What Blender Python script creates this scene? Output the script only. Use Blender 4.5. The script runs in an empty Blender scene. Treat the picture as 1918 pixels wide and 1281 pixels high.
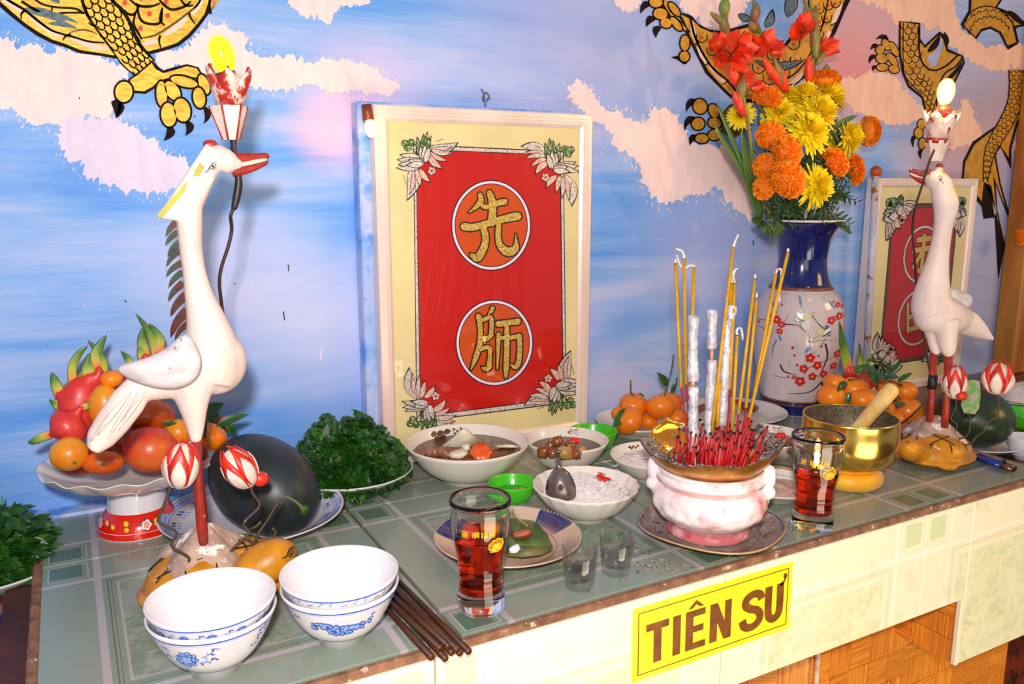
import bpy, bmesh, math, random
import numpy as np
from mathutils import Vector, Matrix, noise as mnoise
from mathutils.geometry import tessellate_polygon
random.seed(7)
S = bpy.context.scene
COL = S.collection
# ------------------------------------------------------------------ camera
FPX = 1540.0
PITCH = math.atan(290/1540.0); YAW = math.atan(849/math.hypot(1540, 290))
CF = np.array([math.sin(YAW)*math.cos(PITCH), math.cos(YAW)*math.cos(PITCH), -math.sin(PITCH)])
CR = np.array([math.cos(YAW), -math.sin(YAW), 0.0]); CU = np.cross(CR, CF)
CP = np.array([0.0, -1.2751, 0.45])
cam = bpy.data.cameras.new('camera'); camo = bpy.data.objects.new('camera', cam); COL.objects.link(camo)
cam.sensor_width = 36; cam.lens = 36*FPX/1918; cam.clip_start = 0.02
M = Matrix((CR, CU, -CF)).transposed().to_4x4(); M.translation = Vector(CP); camo.matrix_world = M
S.camera = camo
# ------------------------------------------------------------------ light
S.view_settings.view_transform = 'Standard'; S.view_settings.look = 'None'
S.view_settings.gamma = 1; S.view_settings.exposure = 0.0
try: S.view_settings.use_curve_mapping = False
except Exception: pass
w = bpy.data.worlds.new('world'); S.world = w; w.use_nodes = True
w.node_tree.nodes['Background'].inputs[0].default_value = (0.80, 0.86, 1.0, 1)
w.node_tree.nodes['Background'].inputs[1].default_value = 0.30
def light(name, kind, loc, energy, col, size=0.1, target=None, size_y=None):
    d = bpy.data.lights.new(name, kind); d.energy = energy; d.color = col
    o = bpy.data.objects.new(name, d); COL.objects.link(o); o.location = loc
    if kind == 'AREA':
        d.size = size
        if size_y: d.shape = 'RECTANGLE'; d.size_y = size_y
    elif kind in ('POINT', 'SPOT'): d.shadow_soft_size = size
    if target is not None:
        o.rotation_euler = (Vector(target)-Vector(loc)).to_track_quat('-Z', 'Y').to_euler()
    return o
light('camera_flash', 'AREA', (-0.045, -1.33, 0.575), 15, (1.0, 0.94, 0.90), 0.05, (0.62, -0.2, 0.10))
light('doorway_daylight', 'AREA', (-0.3, -2.9, 0.45), 6.5, (1.0, 0.97, 0.88), 1.1, (0.7, -0.4, 0.0), 1.0)
light('low_front_fill', 'AREA', (0.75, -2.0, -0.62), 17, (1.0, 0.90, 0.68), 1.3, (0.8, -0.5, -0.05), 0.7)  # added low warm fill that brightens the altar front and bowls
light('warm_right_area', 'AREA', (2.6, -1.9, 1.1), 13, (1.0, 0.60, 0.22), 0.7, (1.5, -0.1, 0.1))  # unseen warm area light coming from the right

# ------------------------------------------------------------------ pixel helpers (photo frame 1918x1281)
def ray(px, py): return CF + CR*(px-959)/FPX - CU*(py-640.5)/FPX
def T(px, py, z=0.0): r = ray(px, py); return CP + r*((z-CP[2])/r[2])       # on a horizontal plane
def W(px, py, y=0.0): r = ray(px, py); return CP + r*((y-CP[1])/r[1])       # on a plane parallel to the back wall
def DP(px, py, d): return CP + ray(px, py)*d                               # at a given depth
def depth(p): return float((np.array(p)-CP) @ CF)
def PL(px, py, p0, n):
    r = ray(px, py); n = np.array(n, float); return CP + r*(((np.array(p0)-CP) @ n)/(r @ n))
def mpp(p): return depth(p)/FPX

# ------------------------------------------------------------------ materials
def lin(c):
    if isinstance(c, str):
        c = [int(c[i:i+2], 16)/255 for i in (0, 2, 4)]
    return tuple(((x/12.92) if x <= 0.04045 else ((x+0.055)/1.055)**2.4) for x in c[:3])+(1.0,)
class NT:
    def __init__(s, name):
        s.m = bpy.data.materials.new(name); s.m.use_nodes = True; s.t = s.m.node_tree; s.n = s.t.nodes
        s.b = s.n['Principled BSDF']; s.out = s.n['Material Output']
    def new(s, typ, **kw):
        n = s.n.new(typ)
        for k, v in kw.items(): setattr(n, k, v)
        return n
    def link(s, a, b): s.t.links.new(a, b)
    def put(s, sock, v):
        if isinstance(v, (int, float)): sock.default_value = v
        elif isinstance(v, (tuple, list)): sock.default_value = v
        else: s.link(v, sock)
    def math(s, op, a, b=0.0, c=None, clamp=False):
        n = s.new('ShaderNodeMath', operation=op); n.use_clamp = clamp
        s.put(n.inputs[0], a); s.put(n.inputs[1], b)
        if c is not None: s.put(n.inputs[2], c)
        return n.outputs[0]
    def mix(s, f, a, b, mode='MIX'):
        n = s.new('ShaderNodeMix', data_type='RGBA', blend_type=mode)
        s.put(n.inputs[0], f); s.put(n.inputs[6], a); s.put(n.inputs[7], b); return n.outputs[2]
    def coord(s, kind='Object', scale=(1, 1, 1), loc=(0, 0, 0), rot=(0, 0, 0)):
        c = s.new('ShaderNodeTexCoord'); m = s.new('ShaderNodeMapping')
        m.inputs['Scale'].default_value = scale; m.inputs['Location'].default_value = loc; m.inputs['Rotation'].default_value = rot
        s.link(c.outputs[kind], m.inputs[0]); return m.outputs[0]
    def noise(s, vec, scale, detail=4, rough=0.55, dist=0.0):
        n = s.new('ShaderNodeTexNoise'); n.inputs['Scale'].default_value = scale; n.inputs['Detail'].default_value = detail
        n.inputs['Roughness'].default_value = rough; n.inputs['Distortion'].default_value = dist
        s.link(vec, n.inputs['Vector']); return n.outputs[0]
    def voro(s, vec, scale, feature='F1', out=0):
        n = s.new('ShaderNodeTexVoronoi', feature=feature); n.inputs['Scale'].default_value = scale
        s.link(vec, n.inputs['Vector']); return n.outputs[out]
    def ramp(s, f, stops, interp='LINEAR'):
        n = s.new('ShaderNodeValToRGB'); n.color_ramp.interpolation = interp
        e = n.color_ramp.elements
        while len(e) < len(stops): e.new(0.5)
        for k, (p, c) in enumerate(stops): e[k].position = p; e[k].color = c if isinstance(c, tuple) and len(c) == 4 else lin(c)
        s.put(n.inputs[0], f); return n.outputs[0]
    def step(s, f, lo, hi):
        n = s.new('ShaderNodeMapRange'); n.interpolation_type = 'LINEAR'
        s.put(n.inputs[0], f); n.inputs[1].default_value = lo; n.inputs[2].default_value = hi; return n.outputs[0]
    def between(s, f, a, b):
        return s.math('MULTIPLY', s.math('GREATER_THAN', f, a), s.math('LESS_THAN', f, b))
    def bump(s, h, strength=0.3, dist=0.001):
        n = s.new('ShaderNodeBump'); n.inputs['Strength'].default_value = strength; n.inputs['Distance'].default_value = dist
        s.link(h, n.inputs['Height']); s.link(n.outputs[0], s.b.inputs['Normal'])
    def set(s, **kw):
        names = dict(col='Base Color', rough='Roughness', metal='Metallic', coat='Coat Weight', trans='Transmission Weight', ior='IOR',
                     sss='Subsurface Weight', emit='Emission Color', es='Emission Strength', alpha='Alpha', spec='Specular IOR Level', sheen='Sheen Weight', crough='Coat Roughness')
        for k, v in kw.items(): s.put(s.b.inputs[names[k]], v)
        return s
def mat(name, c, rough=0.5, metal=0.0, c2=None, scale=30, lo=0.35, hi=0.65, stretch=(1, 1, 1), detail=4, bump=0.0, bscale=None, bdist=0.001,
        c3=None, scale3=None, lo3=0.55, hi3=0.6, **kw):
    t = NT(name); c = lin(c); col = c
    v = t.coord('Object', stretch)
    if c2 is not None:
        col = t.mix(t.step(t.noise(v, scale, detail), lo, hi), c, lin(c2))
    if c3 is not None:
        v3 = t.coord('Object', (1, 1, 1), (3.1, 1.7, 0.3))
        col = t.mix(t.step(t.noise(v3, scale3 or scale*3, 5, 0.65), lo3, hi3), col, lin(c3))
    if bump: t.bump(t.noise(v, bscale or scale*4, 4), bump, bdist)
    t.set(col=col, rough=rough, metal=metal, **kw)
    return t.m

# ------------------------------------------------------------------ geometry
class MB:
    def __init__(s): s.v = []; s.f = []; s.mi = []; s.n = 0; s.uv = None
    def add(s, vf, mi=0, fn=None):
        v, f = vf
        v = np.asarray(v, float).reshape(-1, 3)
        if fn is not None: v = np.array([fn(p) for p in v])
        s.v.append(v); s.f += [tuple(i+s.n for i in q) for q in f]; s.mi += [mi]*len(f); s.n += len(v); return s
    def mesh(s, name, mats, smooth=True, off=None):
        v = np.concatenate(s.v) if s.v else np.zeros((0, 3))
        if off is not None: v = v-np.array(off)
        me = bpy.data.meshes.new(name); me.from_pydata(v.tolist(), [], s.f)
        if not isinstance(mats, (list, tuple)): mats = [mats]
        for m in mats: me.materials.append(m)
        if len(mats) > 1: me.polygons.foreach_set('material_index', s.mi)
        me.polygons.foreach_set('use_smooth', [smooth]*len(me.polygons))
        me.update(); return me
    def build(s, name, mats, parent=None, smooth=True, off=None, flat_angle=None):
        if isinstance(off, str): off = tuple(root_of(parent).location)
        me = s.mesh(name, mats, smooth, off)
        if flat_angle is not None: me.set_sharp_from_angle(angle=math.radians(flat_angle))
        o = bpy.data.objects.new(name, me); COL.objects.link(o)
        if parent is not None: o.parent = parent
        return o
def root_of(o):
    while o.parent is not None: o = o.parent
    return o
def tag(o, label=None, cat=None, group=None, kind=None):
    if label: o['label'] = label
    if cat: o['category'] = cat
    if group: o['group'] = group
    if kind: o['kind'] = kind
    return o
ORIG = {}
def thing(name, label, cat, loc=(0, 0, 0), group=None, rz=0.0):
    o = bpy.data.objects.new(name, None); COL.objects.link(o); o.empty_display_size = 0.02
    o.location = tuple(float(x) for x in loc); o.rotation_euler = (0, 0, rz)
    return tag(o, label, cat, group)
def single(mb, name, mats, loc, label, cat, group=None, smooth=True, world=False, flat_angle=None, rot=None):
    o = mb.build(name, mats, None, smooth, off=loc if world else None, flat_angle=flat_angle)
    o.location = tuple(float(x) for x in loc)
    if rot is not None: o.rotation_euler = rot
    return tag(o, label, cat, group)
def copy_tree(o, parent=None):
    c = o.copy(); COL.objects.link(c); c.parent = parent
    for ch in list(o.children):
        copy_tree(ch, c)
    return c
def lathe(prof, n=48, rmod=None, zmod=None, cap=False, arc=None):
    V = []; F = []; k = len(prof)
    for i in range(n):
        a = 2*math.pi*i/n
        for (r, z) in prof:
            rr = r*(rmod(a, r, z) if rmod else 1); zz = z+(zmod(a, r, z) if zmod else 0)
            V.append((rr*math.cos(a), rr*math.sin(a), zz))
    for i in range(n):
        j = (i+1) % n
        for q in range(k-1):
            a, b, c, d = i*k+q, j*k+q, j*k+q+1, i*k+q+1
            if prof[q][0] < 1e-7: F.append((a, c, d)) if prof[q+1][0] > 1e-7 else None
            elif prof[q+1][0] < 1e-7: F.append((a, b, d))
            else: F.append((a, b, c, d))
    return V, F
def smooth_prof(pts, n=5):
    return [tuple(p) for p in catmull([np.array(p, float) for p in pts], n)]
def catmull(P, n=6):
    P = [np.asarray(p, float) for p in P]
    if len(P) < 3: return P
    Q = [2*P[0]-P[1]]+P+[2*P[-1]-P[-2]]; out = []
    for i in range(1, len(Q)-2):
        for k in range(n):
            t = k/n; a, b, c, d = Q[i-1], Q[i], Q[i+1], Q[i+2]
            out.append(0.5*((2*b)+(-a+c)*t+(2*a-5*b+4*c-d)*t*t+(-a+3*b-3*c+d)*t**3))
    out.append(P[-1]); return out
def tube(pts, rad, n=8, flat=1.0, up=None, caps=True):
    P = [np.asarray(p, float) for p in pts]; m = len(P)
    if isinstance(rad, (int, float)): rad = [rad]*m
    V = []; F = []; prev = None
    for i in range(m):
        t = P[min(i+1, m-1)]-P[max(i-1, 0)]; t = t/(np.linalg.norm(t)+1e-12)
        if prev is None:
            u = np.array(up if up is not None else ((0, 0, 1) if abs(t[2]) < 0.9 else (0, 1, 0)), float)
        else: u = prev
        if up is not None: u = np.array(up, float)
        u = u-t*(u@t); u /= np.linalg.norm(u)+1e-12; s = np.cross(t, u); prev = u
        ra = rad[i]; 
        if isinstance(ra, (tuple, list)): ru, rs = ra
        else: ru, rs = ra*flat, ra
        for k in range(n):
            a = 2*math.pi*k/n; V.append(P[i]+u*ru*math.cos(a)+s*rs*math.sin(a))
    for i in range(m-1):
        for k in range(n):
            k2 = (k+1) % n; F.append((i*n+k, i*n+k2, (i+1)*n+k2, (i+1)*n+k))
    if caps:
        F.append(tuple(range(n-1, -1, -1))); F.append(tuple((m-1)*n+k for k in range(n)))
    return V, F
def stube(pts, rad, n=8, k=5, **kw):
    """tube along a smoothed path; radii interpolated"""
    if isinstance(rad, (int, float)): rad = [rad]*len(pts)
    Q = catmull([np.array(list(p)+[r], float) for p, r in zip(pts, rad)], k)
    return tube([q[:3] for q in Q], [max(float(q[3]), 1e-4) for q in Q], n, **kw)
def ellipsoid(c, r, nu=20, nv=12, rot=None, fn=None):
    V = []; F = []
    if isinstance(r, (int, float)): r = (r, r, r)
    R = np.array(rot) if rot is not None else np.eye(3)
    for j in range(nv+1):
        ph = math.pi*j/nv
        for i in range(nu):
            a = 2*math.pi*i/nu
            d = np.array([math.sin(ph)*math.cos(a), math.sin(ph)*math.sin(a), math.cos(ph)])
            k = fn(d) if fn else 1.0
            V.append(np.array(c)+R@(d*np.array(r)*k))
    for j in range(nv):
        for i in range(nu):
            i2 = (i+1) % nu
            if j == 0: F.append((i, nu+i, nu+i2))
            elif j == nv-1: F.append((j*nu+i, (j+1)*nu+i, j*nu+i2))
            else: F.append((j*nu+i, (j+1)*nu+i, (j+1)*nu+i2, j*nu+i2))
    return V, F
def frame_z(d, roll=0.0):
    """rotation matrix whose z column is d"""
    d = np.array(d, float); d /= np.linalg.norm(d)
    u = np.array((0, 0, 1.0)) if abs(d[2]) < 0.95 else np.array((0, 1.0, 0))
    x = np.cross(u, d); x /= np.linalg.norm(x); y = np.cross(d, x)
    c, s = math.cos(roll), math.sin(roll)
    return np.stack([x*c+y*s, -x*s+y*c, d], axis=1)
def xf(vf, R=None, t=(0, 0, 0), s=1.0):
    v, f = vf; v = np.asarray(v, float)*s
    if R is not None: v = v@np.asarray(R).T
    return v+np.array(t), f
def box(a, b, bev=0.0):
    (x0, y0, z0), (x1, y1, z1) = a, b
    if bev <= 0:
        V = [(x0, y0, z0), (x1, y0, z0), (x1, y1, z0), (x0, y1, z0), (x0, y0, z1), (x1, y0, z1), (x1, y1, z1), (x0, y1, z1)]
        return V, [(3, 2, 1, 0), (4, 5, 6, 7), (0, 1, 5, 4), (1, 2, 6, 5), (2, 3, 7, 6), (3, 0, 4, 7)]
    V = []; idx = {}
    for i, (x, sx) in enumerate(((x0, 1), (x1, -1))):
        for j, (y, sy) in enumerate(((y0, 1), (y1, -1))):
            for k, (z, sz) in enumerate(((z0, 1), (z1, -1))):
                idx[i, j, k, 'x'] = len(V); V.append((x, y+sy*bev, z+sz*bev))
                idx[i, j, k, 'y'] = len(V); V.append((x+sx*bev, y, z+sz*bev))
                idx[i, j, k, 'z'] = len(V); V.append((x+sx*bev, y+sy*bev, z))
    bm = bmesh.new(); vs = [bm.verts.new(v) for v in V]
    r = bmesh.ops.convex_hull(bm, input=vs); bm.verts.index_update()
    bmesh.ops.dissolve_limit(bm, angle_limit=0.01, verts=bm.verts, edges=bm.edges)
    bm.verts.index_update()
    out = ([tuple(v.co) for v in bm.verts], [tuple(v.index for v in f.verts) for f in bm.faces]); bm.free(); return out
def prism(poly2, fn, thick):
    """polygon in 2D -> fn(x,y,h) 3D solid of given thickness"""
    n = len(poly2); tris = tessellate_polygon([[Vector((p[0], p[1], 0)) for p in poly2]])
    V = [fn(p[0], p[1], 0.0) for p in poly2]+[fn(p[0], p[1], thick) for p in poly2]
    F = [tuple(t) for t in tris]+[tuple(i+n for i in reversed(t)) for t in tris]
    F += [(i, i+n, (i+1) % n+n, (i+1) % n) for i in range(n)]
    return V, F
def remesh(o, vox, it=4):
    m = o.modifiers.new('r', 'REMESH'); m.mode = 'VOXEL'; m.voxel_size = vox; m.use_smooth_shade = True
    s = o.modifiers.new('s', 'SMOOTH'); s.iterations = it; s.factor = 0.6
    return o

# ------------------------------------------------------------------ flat painted shapes (thin paint films on a surface)
class Paint:
    """mp(x, y, h) maps 2-D drawing coordinates and a film height to 3-D"""
    def __init__(s, mp, dh=0.00012): s.mp = mp; s.mb = MB(); s.mats = []; s.dh = dh; s.L = 1
    def _mi(s, m):
        if m not in s.mats: s.mats.append(m)
        return s.mats.index(m)
    def up(s, k=1): s.L += k; return s
    def poly(s, pts, m, L=None):
        pts = [tuple(p) for p in pts]
        h = (L or s.L)*s.dh
        tr = tessellate_polygon([[Vector((p[0], p[1], 0)) for p in pts]])
        s.mb.add(([s.mp(p[0], p[1], h) for p in pts], [tuple(t) for t in tr]), s._mi(m)); return s
    def stroke(s, pts, w, m, k=5, L=None, smooth=True):
        if not isinstance(w, (list, tuple)): w = [w]*len(pts)
        P = [np.array([p[0], p[1], ww], float) for p, ww in zip(pts, w)]
        if smooth and len(P) > 2: P = catmull(P, k)
        n = len(P); h = (L or s.L)*s.dh; V = []
        for i in range(n):
            t = (P[min(i+1, n-1)]-P[max(i-1, 0)])[:2]; t = t/(np.hypot(*t)+1e-9); nn = np.array([-t[1], t[0]])
            for sg in (1, -1):
                q = P[i][:2]+nn*sg*max(P[i][2], 0.02)/2; V.append(s.mp(q[0], q[1], h))
        s.mb.add((V, [(2*i, 2*i+1, 2*i+3, 2*i+2) for i in range(n-1)]), s._mi(m)); return s
    def ell(s, cx, cy, rx, ry, m, rot=0.0, n=20, L=None, fn=None):
        c, sn = math.cos(rot), math.sin(rot); P = []
        for i in range(n):
            a = 2*math.pi*i/n; k = fn(a) if fn else 1; x = rx*k*math.cos(a); y = ry*k*math.sin(a)
            P.append((cx+x*c-y*sn, cy+x*sn+y*c))
        return s.poly(P, m, L)
    def leaf(s, a, b, w, m, edge=None, ew=1.5, bend=0.0, vein=None, L=None, p=0.8):
        def shape(w, ext):
            A = np.array(a, float); B = np.array(b, float); d = B-A; l = np.hypot(*d)+1e-9; t = d/l; nn = np.array([-t[1], t[0]])
            A = A-t*ext*0.5; d = (B+t*ext*1.6)-A; up_, dn = [], []
            for i in range(9):
                u = i/8; c = A+d*u+nn*bend*l*math.sin(math.pi*u*0.9)
                ww = w*math.sin(math.pi*u**p)**0.85/2 if 0 < u < 1 else 0
                up_.append(c+nn*ww); dn.append(c-nn*ww)
            return up_+dn[-2:0:-1]
        L = L or s.L
        if edge is not None: s.poly(shape(w+2*ew, 2*ew), edge, L); L = L+0.5
        s.poly(shape(w, 0), m, L)
        if vein is not None:
            A = np.array(a, float); B = np.array(b, float); s.stroke([A, A+(B-A)*0.75], [ew, ew*0.3], vein, L=L+0.4, smooth=False)
        return s
    def build(s, name, parent=None, **kw): return s.mb.build(name, s.mats, parent, smooth=False, **kw)
def inpoly(x, y, P):
    c = False; j = len(P)-1
    for i in range(len(P)):
        if (P[i][1] > y) != (P[j][1] > y) and x < (P[j][0]-P[i][0])*(y-P[i][1])/(P[j][1]-P[i][1]+1e-12)+P[i][0]: c = not c
        j = i
    return c
# ================================================================== STRUCTURE: wall and its painting
def wall_material():
    t = NT('painted_sky_wall')
    v = t.coord('Object', (1.1, 1, 7), rot=(0, 0.06, 0)); v2 = t.coord('Object', (4, 1, 60), rot=(0, 0.08, 0)); v3 = t.coord('Object', (1, 1, 1.8))
    big = t.noise(v, 1.5, 4, 0.5, 0.9); fine = t.noise(v2, 2.2, 5, 0.6, 0.5); low = t.noise(v3, 2.3, 2)
    f = t.math('ADD', t.math('MULTIPLY', big, 0.70), t.math('ADD', t.math('MULTIPLY', fine, 0.20), t.math('MULTIPLY', low, 0.45)))
    c = t.ramp(f, [(0.50, '4a90ea'), (0.60, '6fa6ee'), (0.69, '93b6f0'), (0.78, 'b4c2f0'), (0.90, 'cbcaf0')])
    # pink haze patches painted on the wall
    for (px, py, r, colr, k) in ((640, 240, 0.10, 'ffc4dc', 0.85), (690, 160, 0.12, 'e8c4ea', 0.5), (1610, 110, 0.20, 'e87c84', 1.0), (1650, 20, 0.30, 'dcaab4', 0.8), (1100, 40, 0.34, 'c2bce8', .6), (1350, 480, 0.3, 'c6c2ee', .6), (1860, 500, 0.4, 'b4b0d8', .7), (1050, 620, 0.16, 'c4c4f0', 0.5), (1780, 280, 0.26, 'd0a4b0', 0.8),
                                 (430, 500, 0.16, 'c9c9f2', 0.5), (640, 620, 0.2, 'cdd0f6', 0.7), (1180, 120, 0.25, 'a6b2e6', 0.6), (1880, 230, 0.3, 'c4a0a8', 0.75)):
        p = W(px, py)
        g = t.new('ShaderNodeVectorMath', operation='DISTANCE'); t.link(t.coord('Object', (1, 1, 1.25)), g.inputs[0]); g.inputs[1].default_value = (p[0], 0, p[2]*1.25)
        d = t.math('ADD', g.outputs['Value'], t.math('MULTIPLY', t.math('SUBTRACT', fine, 0.5), 0.10))
        c = t.mix(t.math('MULTIPLY', t.step(d, r, r*0.25), k), c, lin(colr))
    sp = t.noise(t.coord('Object'), 260, 2)
    t.bump(t.math('ADD', t.math('MULTIPLY', fine, 0.7), t.math('MULTIPLY', sp, 0.35)), 0.25, 0.002)
    t.set(col=c, rough=0.55); return t.m
M_wall = wall_material()
wall = MB().add(box((-1.3, 0, -0.95), (4.2, 0.12, 1.9))).build('wall_back', M_wall, smooth=False); tag(wall, kind='structure')
M_floor = mat('dark_floor', '6a4a38', 0.6, c2='4a3226', scale=8)
tag(MB().add(box((-1.3, -4.6, -1.0), (4.2, 0.12, -0.95))).build('floor', M_floor, smooth=False), kind='structure')
M_cloud = mat('cloud_paint', 'ffe0de', 0.6, c2='f6cfd4', scale=60, lo=0.4, hi=0.8, stretch=(1, 1, 0.35), bump=0.3, bscale=300)
M_cloud2 = mat('cloud_paint_thin', 'ecd8ec', 0.6, c2='d9cdec', scale=40, stretch=(1, 1, 0.3), bump=0.2, bscale=300)
M_peach = mat('cloud_paint_peach', 'ffd0b8', 0.6, c2='f5bfa8', scale=50, stretch=(1, 1, 0.3), bump=0.2, bscale=300)
M_gold = mat('gold_paint', 'cf9a1c', 0.45, 0.2, c2='ecc63a', scale=150, stretch=(.5, 1, 1.6), bump=0.4, bscale=400, c3='a8780e', scale3=70, lo3=0.55, hi3=0.75)
M_ink = mat('black_paint', '120909', 0.8, c2='24130e', scale=80, spec=0.2)
M_inkb = mat('brown_brush_paint', '5a3c12', 0.6)
M_red = mat('red_dot_paint', 'd8321c', 0.5)
M_gold2 = mat('ochre_gold_paint', 'c98a1e', 0.45, 0.2, c2='dca63a', scale=120, bump=0.3, bscale=400, c3='a5660e', scale3=50, lo3=0.5, hi3=0.7)
M_slate = mat('slate_blue_paint', '40566e', 0.6, c2='6b7f82', scale=200)
M_rosep = mat('pale_rose_paint', 'f2cfc4', 0.6)
wm = lambda x, y, h: W(x, y, -0.0004-h)
def bristle(P, amp=7, step=3.2, seed=1, hang=1.0):
    """brush-worn outline: jagged displacement along the polygon normal, in drawing units"""
    rnd = random.Random(seed); out = []
    n = len(P); off = rnd.random()*50; s = 0
    for i in range(n):
        a = np.array(P[i], float); b = np.array(P[(i+1) % n], float); d = b-a; l = np.hypot(*d); k = max(1, int(l/step)); t = d/(l+1e-9); nn = np.array([t[1], -t[0]])
        for q in range(k):
            u = q/k; s += step
            e = (mnoise.noise(Vector((s*0.035, off, 0)))*1.5+mnoise.noise(Vector((s*0.12, off, 5)))*0.9)*amp + rnd.uniform(-0.55, 0.75)*amp*0.6
            if rnd.random() < 0.10: e += amp*rnd.uniform(0.4, 1.1)
            out.append(tuple(a+d*u+nn*e+np.array([rnd.uniform(-.3, .3), 0.35*hang*e*np.sign(nn[1])])))
    return out
def clean(P):
    return P
def cloud(P, m, seed, amp=7, holes=0, name='painted_cloud'):
    p = Paint(wm, 0.0001); p.L = 1+seed % 4
    p.poly(bristle(P, amp, 3.0, seed), m)
    rnd = random.Random(seed+50)
    for _ in range(int(len(P)*5)):                     # loose brush flecks beyond the edge
        i = rnd.randrange(len(P)); a = np.array(P[i], float); b = np.array(P[(i+1) % len(P)], float)
        c = a+(b-a)*rnd.random(); d = (b-a)/(np.hypot(*(b-a))+1e-9); nn = np.array([d[1], -d[0]])
        c = c+nn*rnd.uniform(2, 2.2*amp); L = rnd.uniform(2, 8)
        an = rnd.uniform(0.9, 2.1)
        p.stroke([c, c+np.array([math.cos(an), math.sin(an)])*L], [rnd.uniform(1, 3), 0.4], m, smooth=False, L=p.L+.3+.2*(_ % 9))
    return p.build(name, wall)
cloud([(-60, 62), (17, 70), (31, 86), (51, 82), (69, 84), (80, 98), (117, 98), (165, 95), (205, 112), (240, 137), (228, 150), (212, 190), (215, 205), (207, 218), (170, 222), (103, 235), (70, 232), (52, 232), (21, 204), (-60, 198)], M_cloud, 1, 6)
cloud([(120, 225), (207, 215), (247, 236), (275, 256), (309, 287), (343, 297), (357, 319), (346, 350), (330, 352), (292, 361), (251, 358), (206, 345), (165, 328), (144, 307), (120, 290), (112, 261)], M_cloud2, 2, 7)
cloud([(292, 106), (357, 84), (375, 62), (391, 44), (422, 48), (457, 68), (462, 92), (495, 106), (550, 108), (584, 119), (640, 112), (690, 118), (718, 142), (747, 166), (732, 180), (690, 176), (665, 168), (640, 176), (629, 176), (600, 160), (567, 158), (536, 172), (498, 166), (465, 160), (430, 165), (378, 132), (340, 128), (300, 128)], M_cloud, 3, 6)
cloud([(530, -40), (536, 4), (556, 25), (587, 36), (618, 39), (632, 25), (645, 12), (690, 4), (700, -40)], M_cloud, 5, 6)
cloud([(1058, 163), (1085, 158), (1108, 174), (1122, 190), (1145, 208), (1165, 204), (1175, 222), (1191, 228), (1206, 232), (1218, 208), (1239, 202), (1258, 210), (1273, 234), (1288, 259), (1325, 271), (1352, 271), (1373, 295), (1407, 343), (1416, 378), (1404, 412), (1387, 405), (1370, 385), (1354, 361), (1332, 354), (1311, 364), (1284, 361), (1273, 374), (1242, 388), (1225, 371), (1205, 343), (1198, 309), (1187, 292), (1160, 282), (1140, 252), (1112, 225), (1080, 200)], M_cloud, 6, 6)
cloud([(1140, -40), (1152, 10), (1170, 25), (1196, 18), (1206, -5), (1220, -40)], M_cloud, 7, 5)
cloud([(1262, -50), (1272, 4), (1284, 22), (1300, 38), (1325, 50), (1345, 55), (1362, 62), (1392, 30), (1404, 6), (1420, -50)], M_cloud, 8, 5)
cloud([(1590, -50), (1603, 0), (1630, 6), (1655, 18), (1671, 25), (1675, 43), (1691, 53), (1704, 40), (1724, 50), (1744, 56), (1763, 51), (1770, 79), (1786, 95), (1809, 111), (1832, 121), (1855, 125), (1885, 142), (1894, 131), (1960, 131), (1960, 84), (1891, 82), (1855, 88), (1829, 79), (1822, 62), (1802, 56), (1793, 43), (1790, 20), (1780, -50)], M_peach, 9, 5)
cloud([(1560, 165), (1575, 152), (1603, 142), (1642, 136), (1671, 140), (1691, 164), (1717, 184), (1734, 203), (1732, 224), (1701, 228), (1660, 232), (1625, 215), (1596, 198), (1566, 190)], M_peach, 10, 5)
cloud([(1792, 206), (1806, 192), (1822, 206), (1838, 250), (1816, 260), (1796, 273), (1774, 284), (1776, 240)], M_peach, 11, 5)
cloud([(1896, 270), (1915, 262), (1935, 300), (1915, 320), (1902, 300)], M_peach, 12, 4)

def u_scales(p, O, ax, ln, width, rows, per, m, w, k=1.0, taper=1.0, dots=None, fill=None):
    """rows of overlapping painted U scales along a limb; O origin, ax unit direction, width at start"""
    ax = np.array(ax, float)/np.hypot(*ax); nx = np.array([-ax[1], ax[0]])
    for r in range(rows):
        u = (r+0.5)/rows*ln; wd = width*(1-(1-taper)*(r/rows)); s = wd/per; o = (r % 2)*0.5
        for q in range(per+1):
            c = -wd/2+(q+o)*s
            if c-s*0.5 < -wd/2-s*0.2 or c+s*0.5 > wd/2+s*0.6: continue
            ctr = np.array(O)+ax*u+nx*c; rr = s*0.52; h = ln/rows*0.85*k
            p.stroke([ctr+nx*(-rr), ctr+nx*(-rr*0.85)+ax*h*0.6, ctr+ax*h, ctr+nx*(rr*0.85)+ax*h*0.6, ctr+nx*rr], w, m, 3)
            if dots: p.ell(*(ctr+ax*h*0.15), s*0.09, s*0.09, dots, n=8)
def toe(p, cx, cy, rx, ry, rot, fillm=M_gold, e=4):
    p.ell(cx, cy, rx+e, ry+e, M_ink, rot, L=p.L); p.ell(cx, cy, rx, ry, fillm, rot, L=p.L+1)
def claw(p, a, b, w, bend=0.15, L=None):
    p.leaf(a, b, w, M_ink, bend=bend, p=0.45, L=L)

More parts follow.
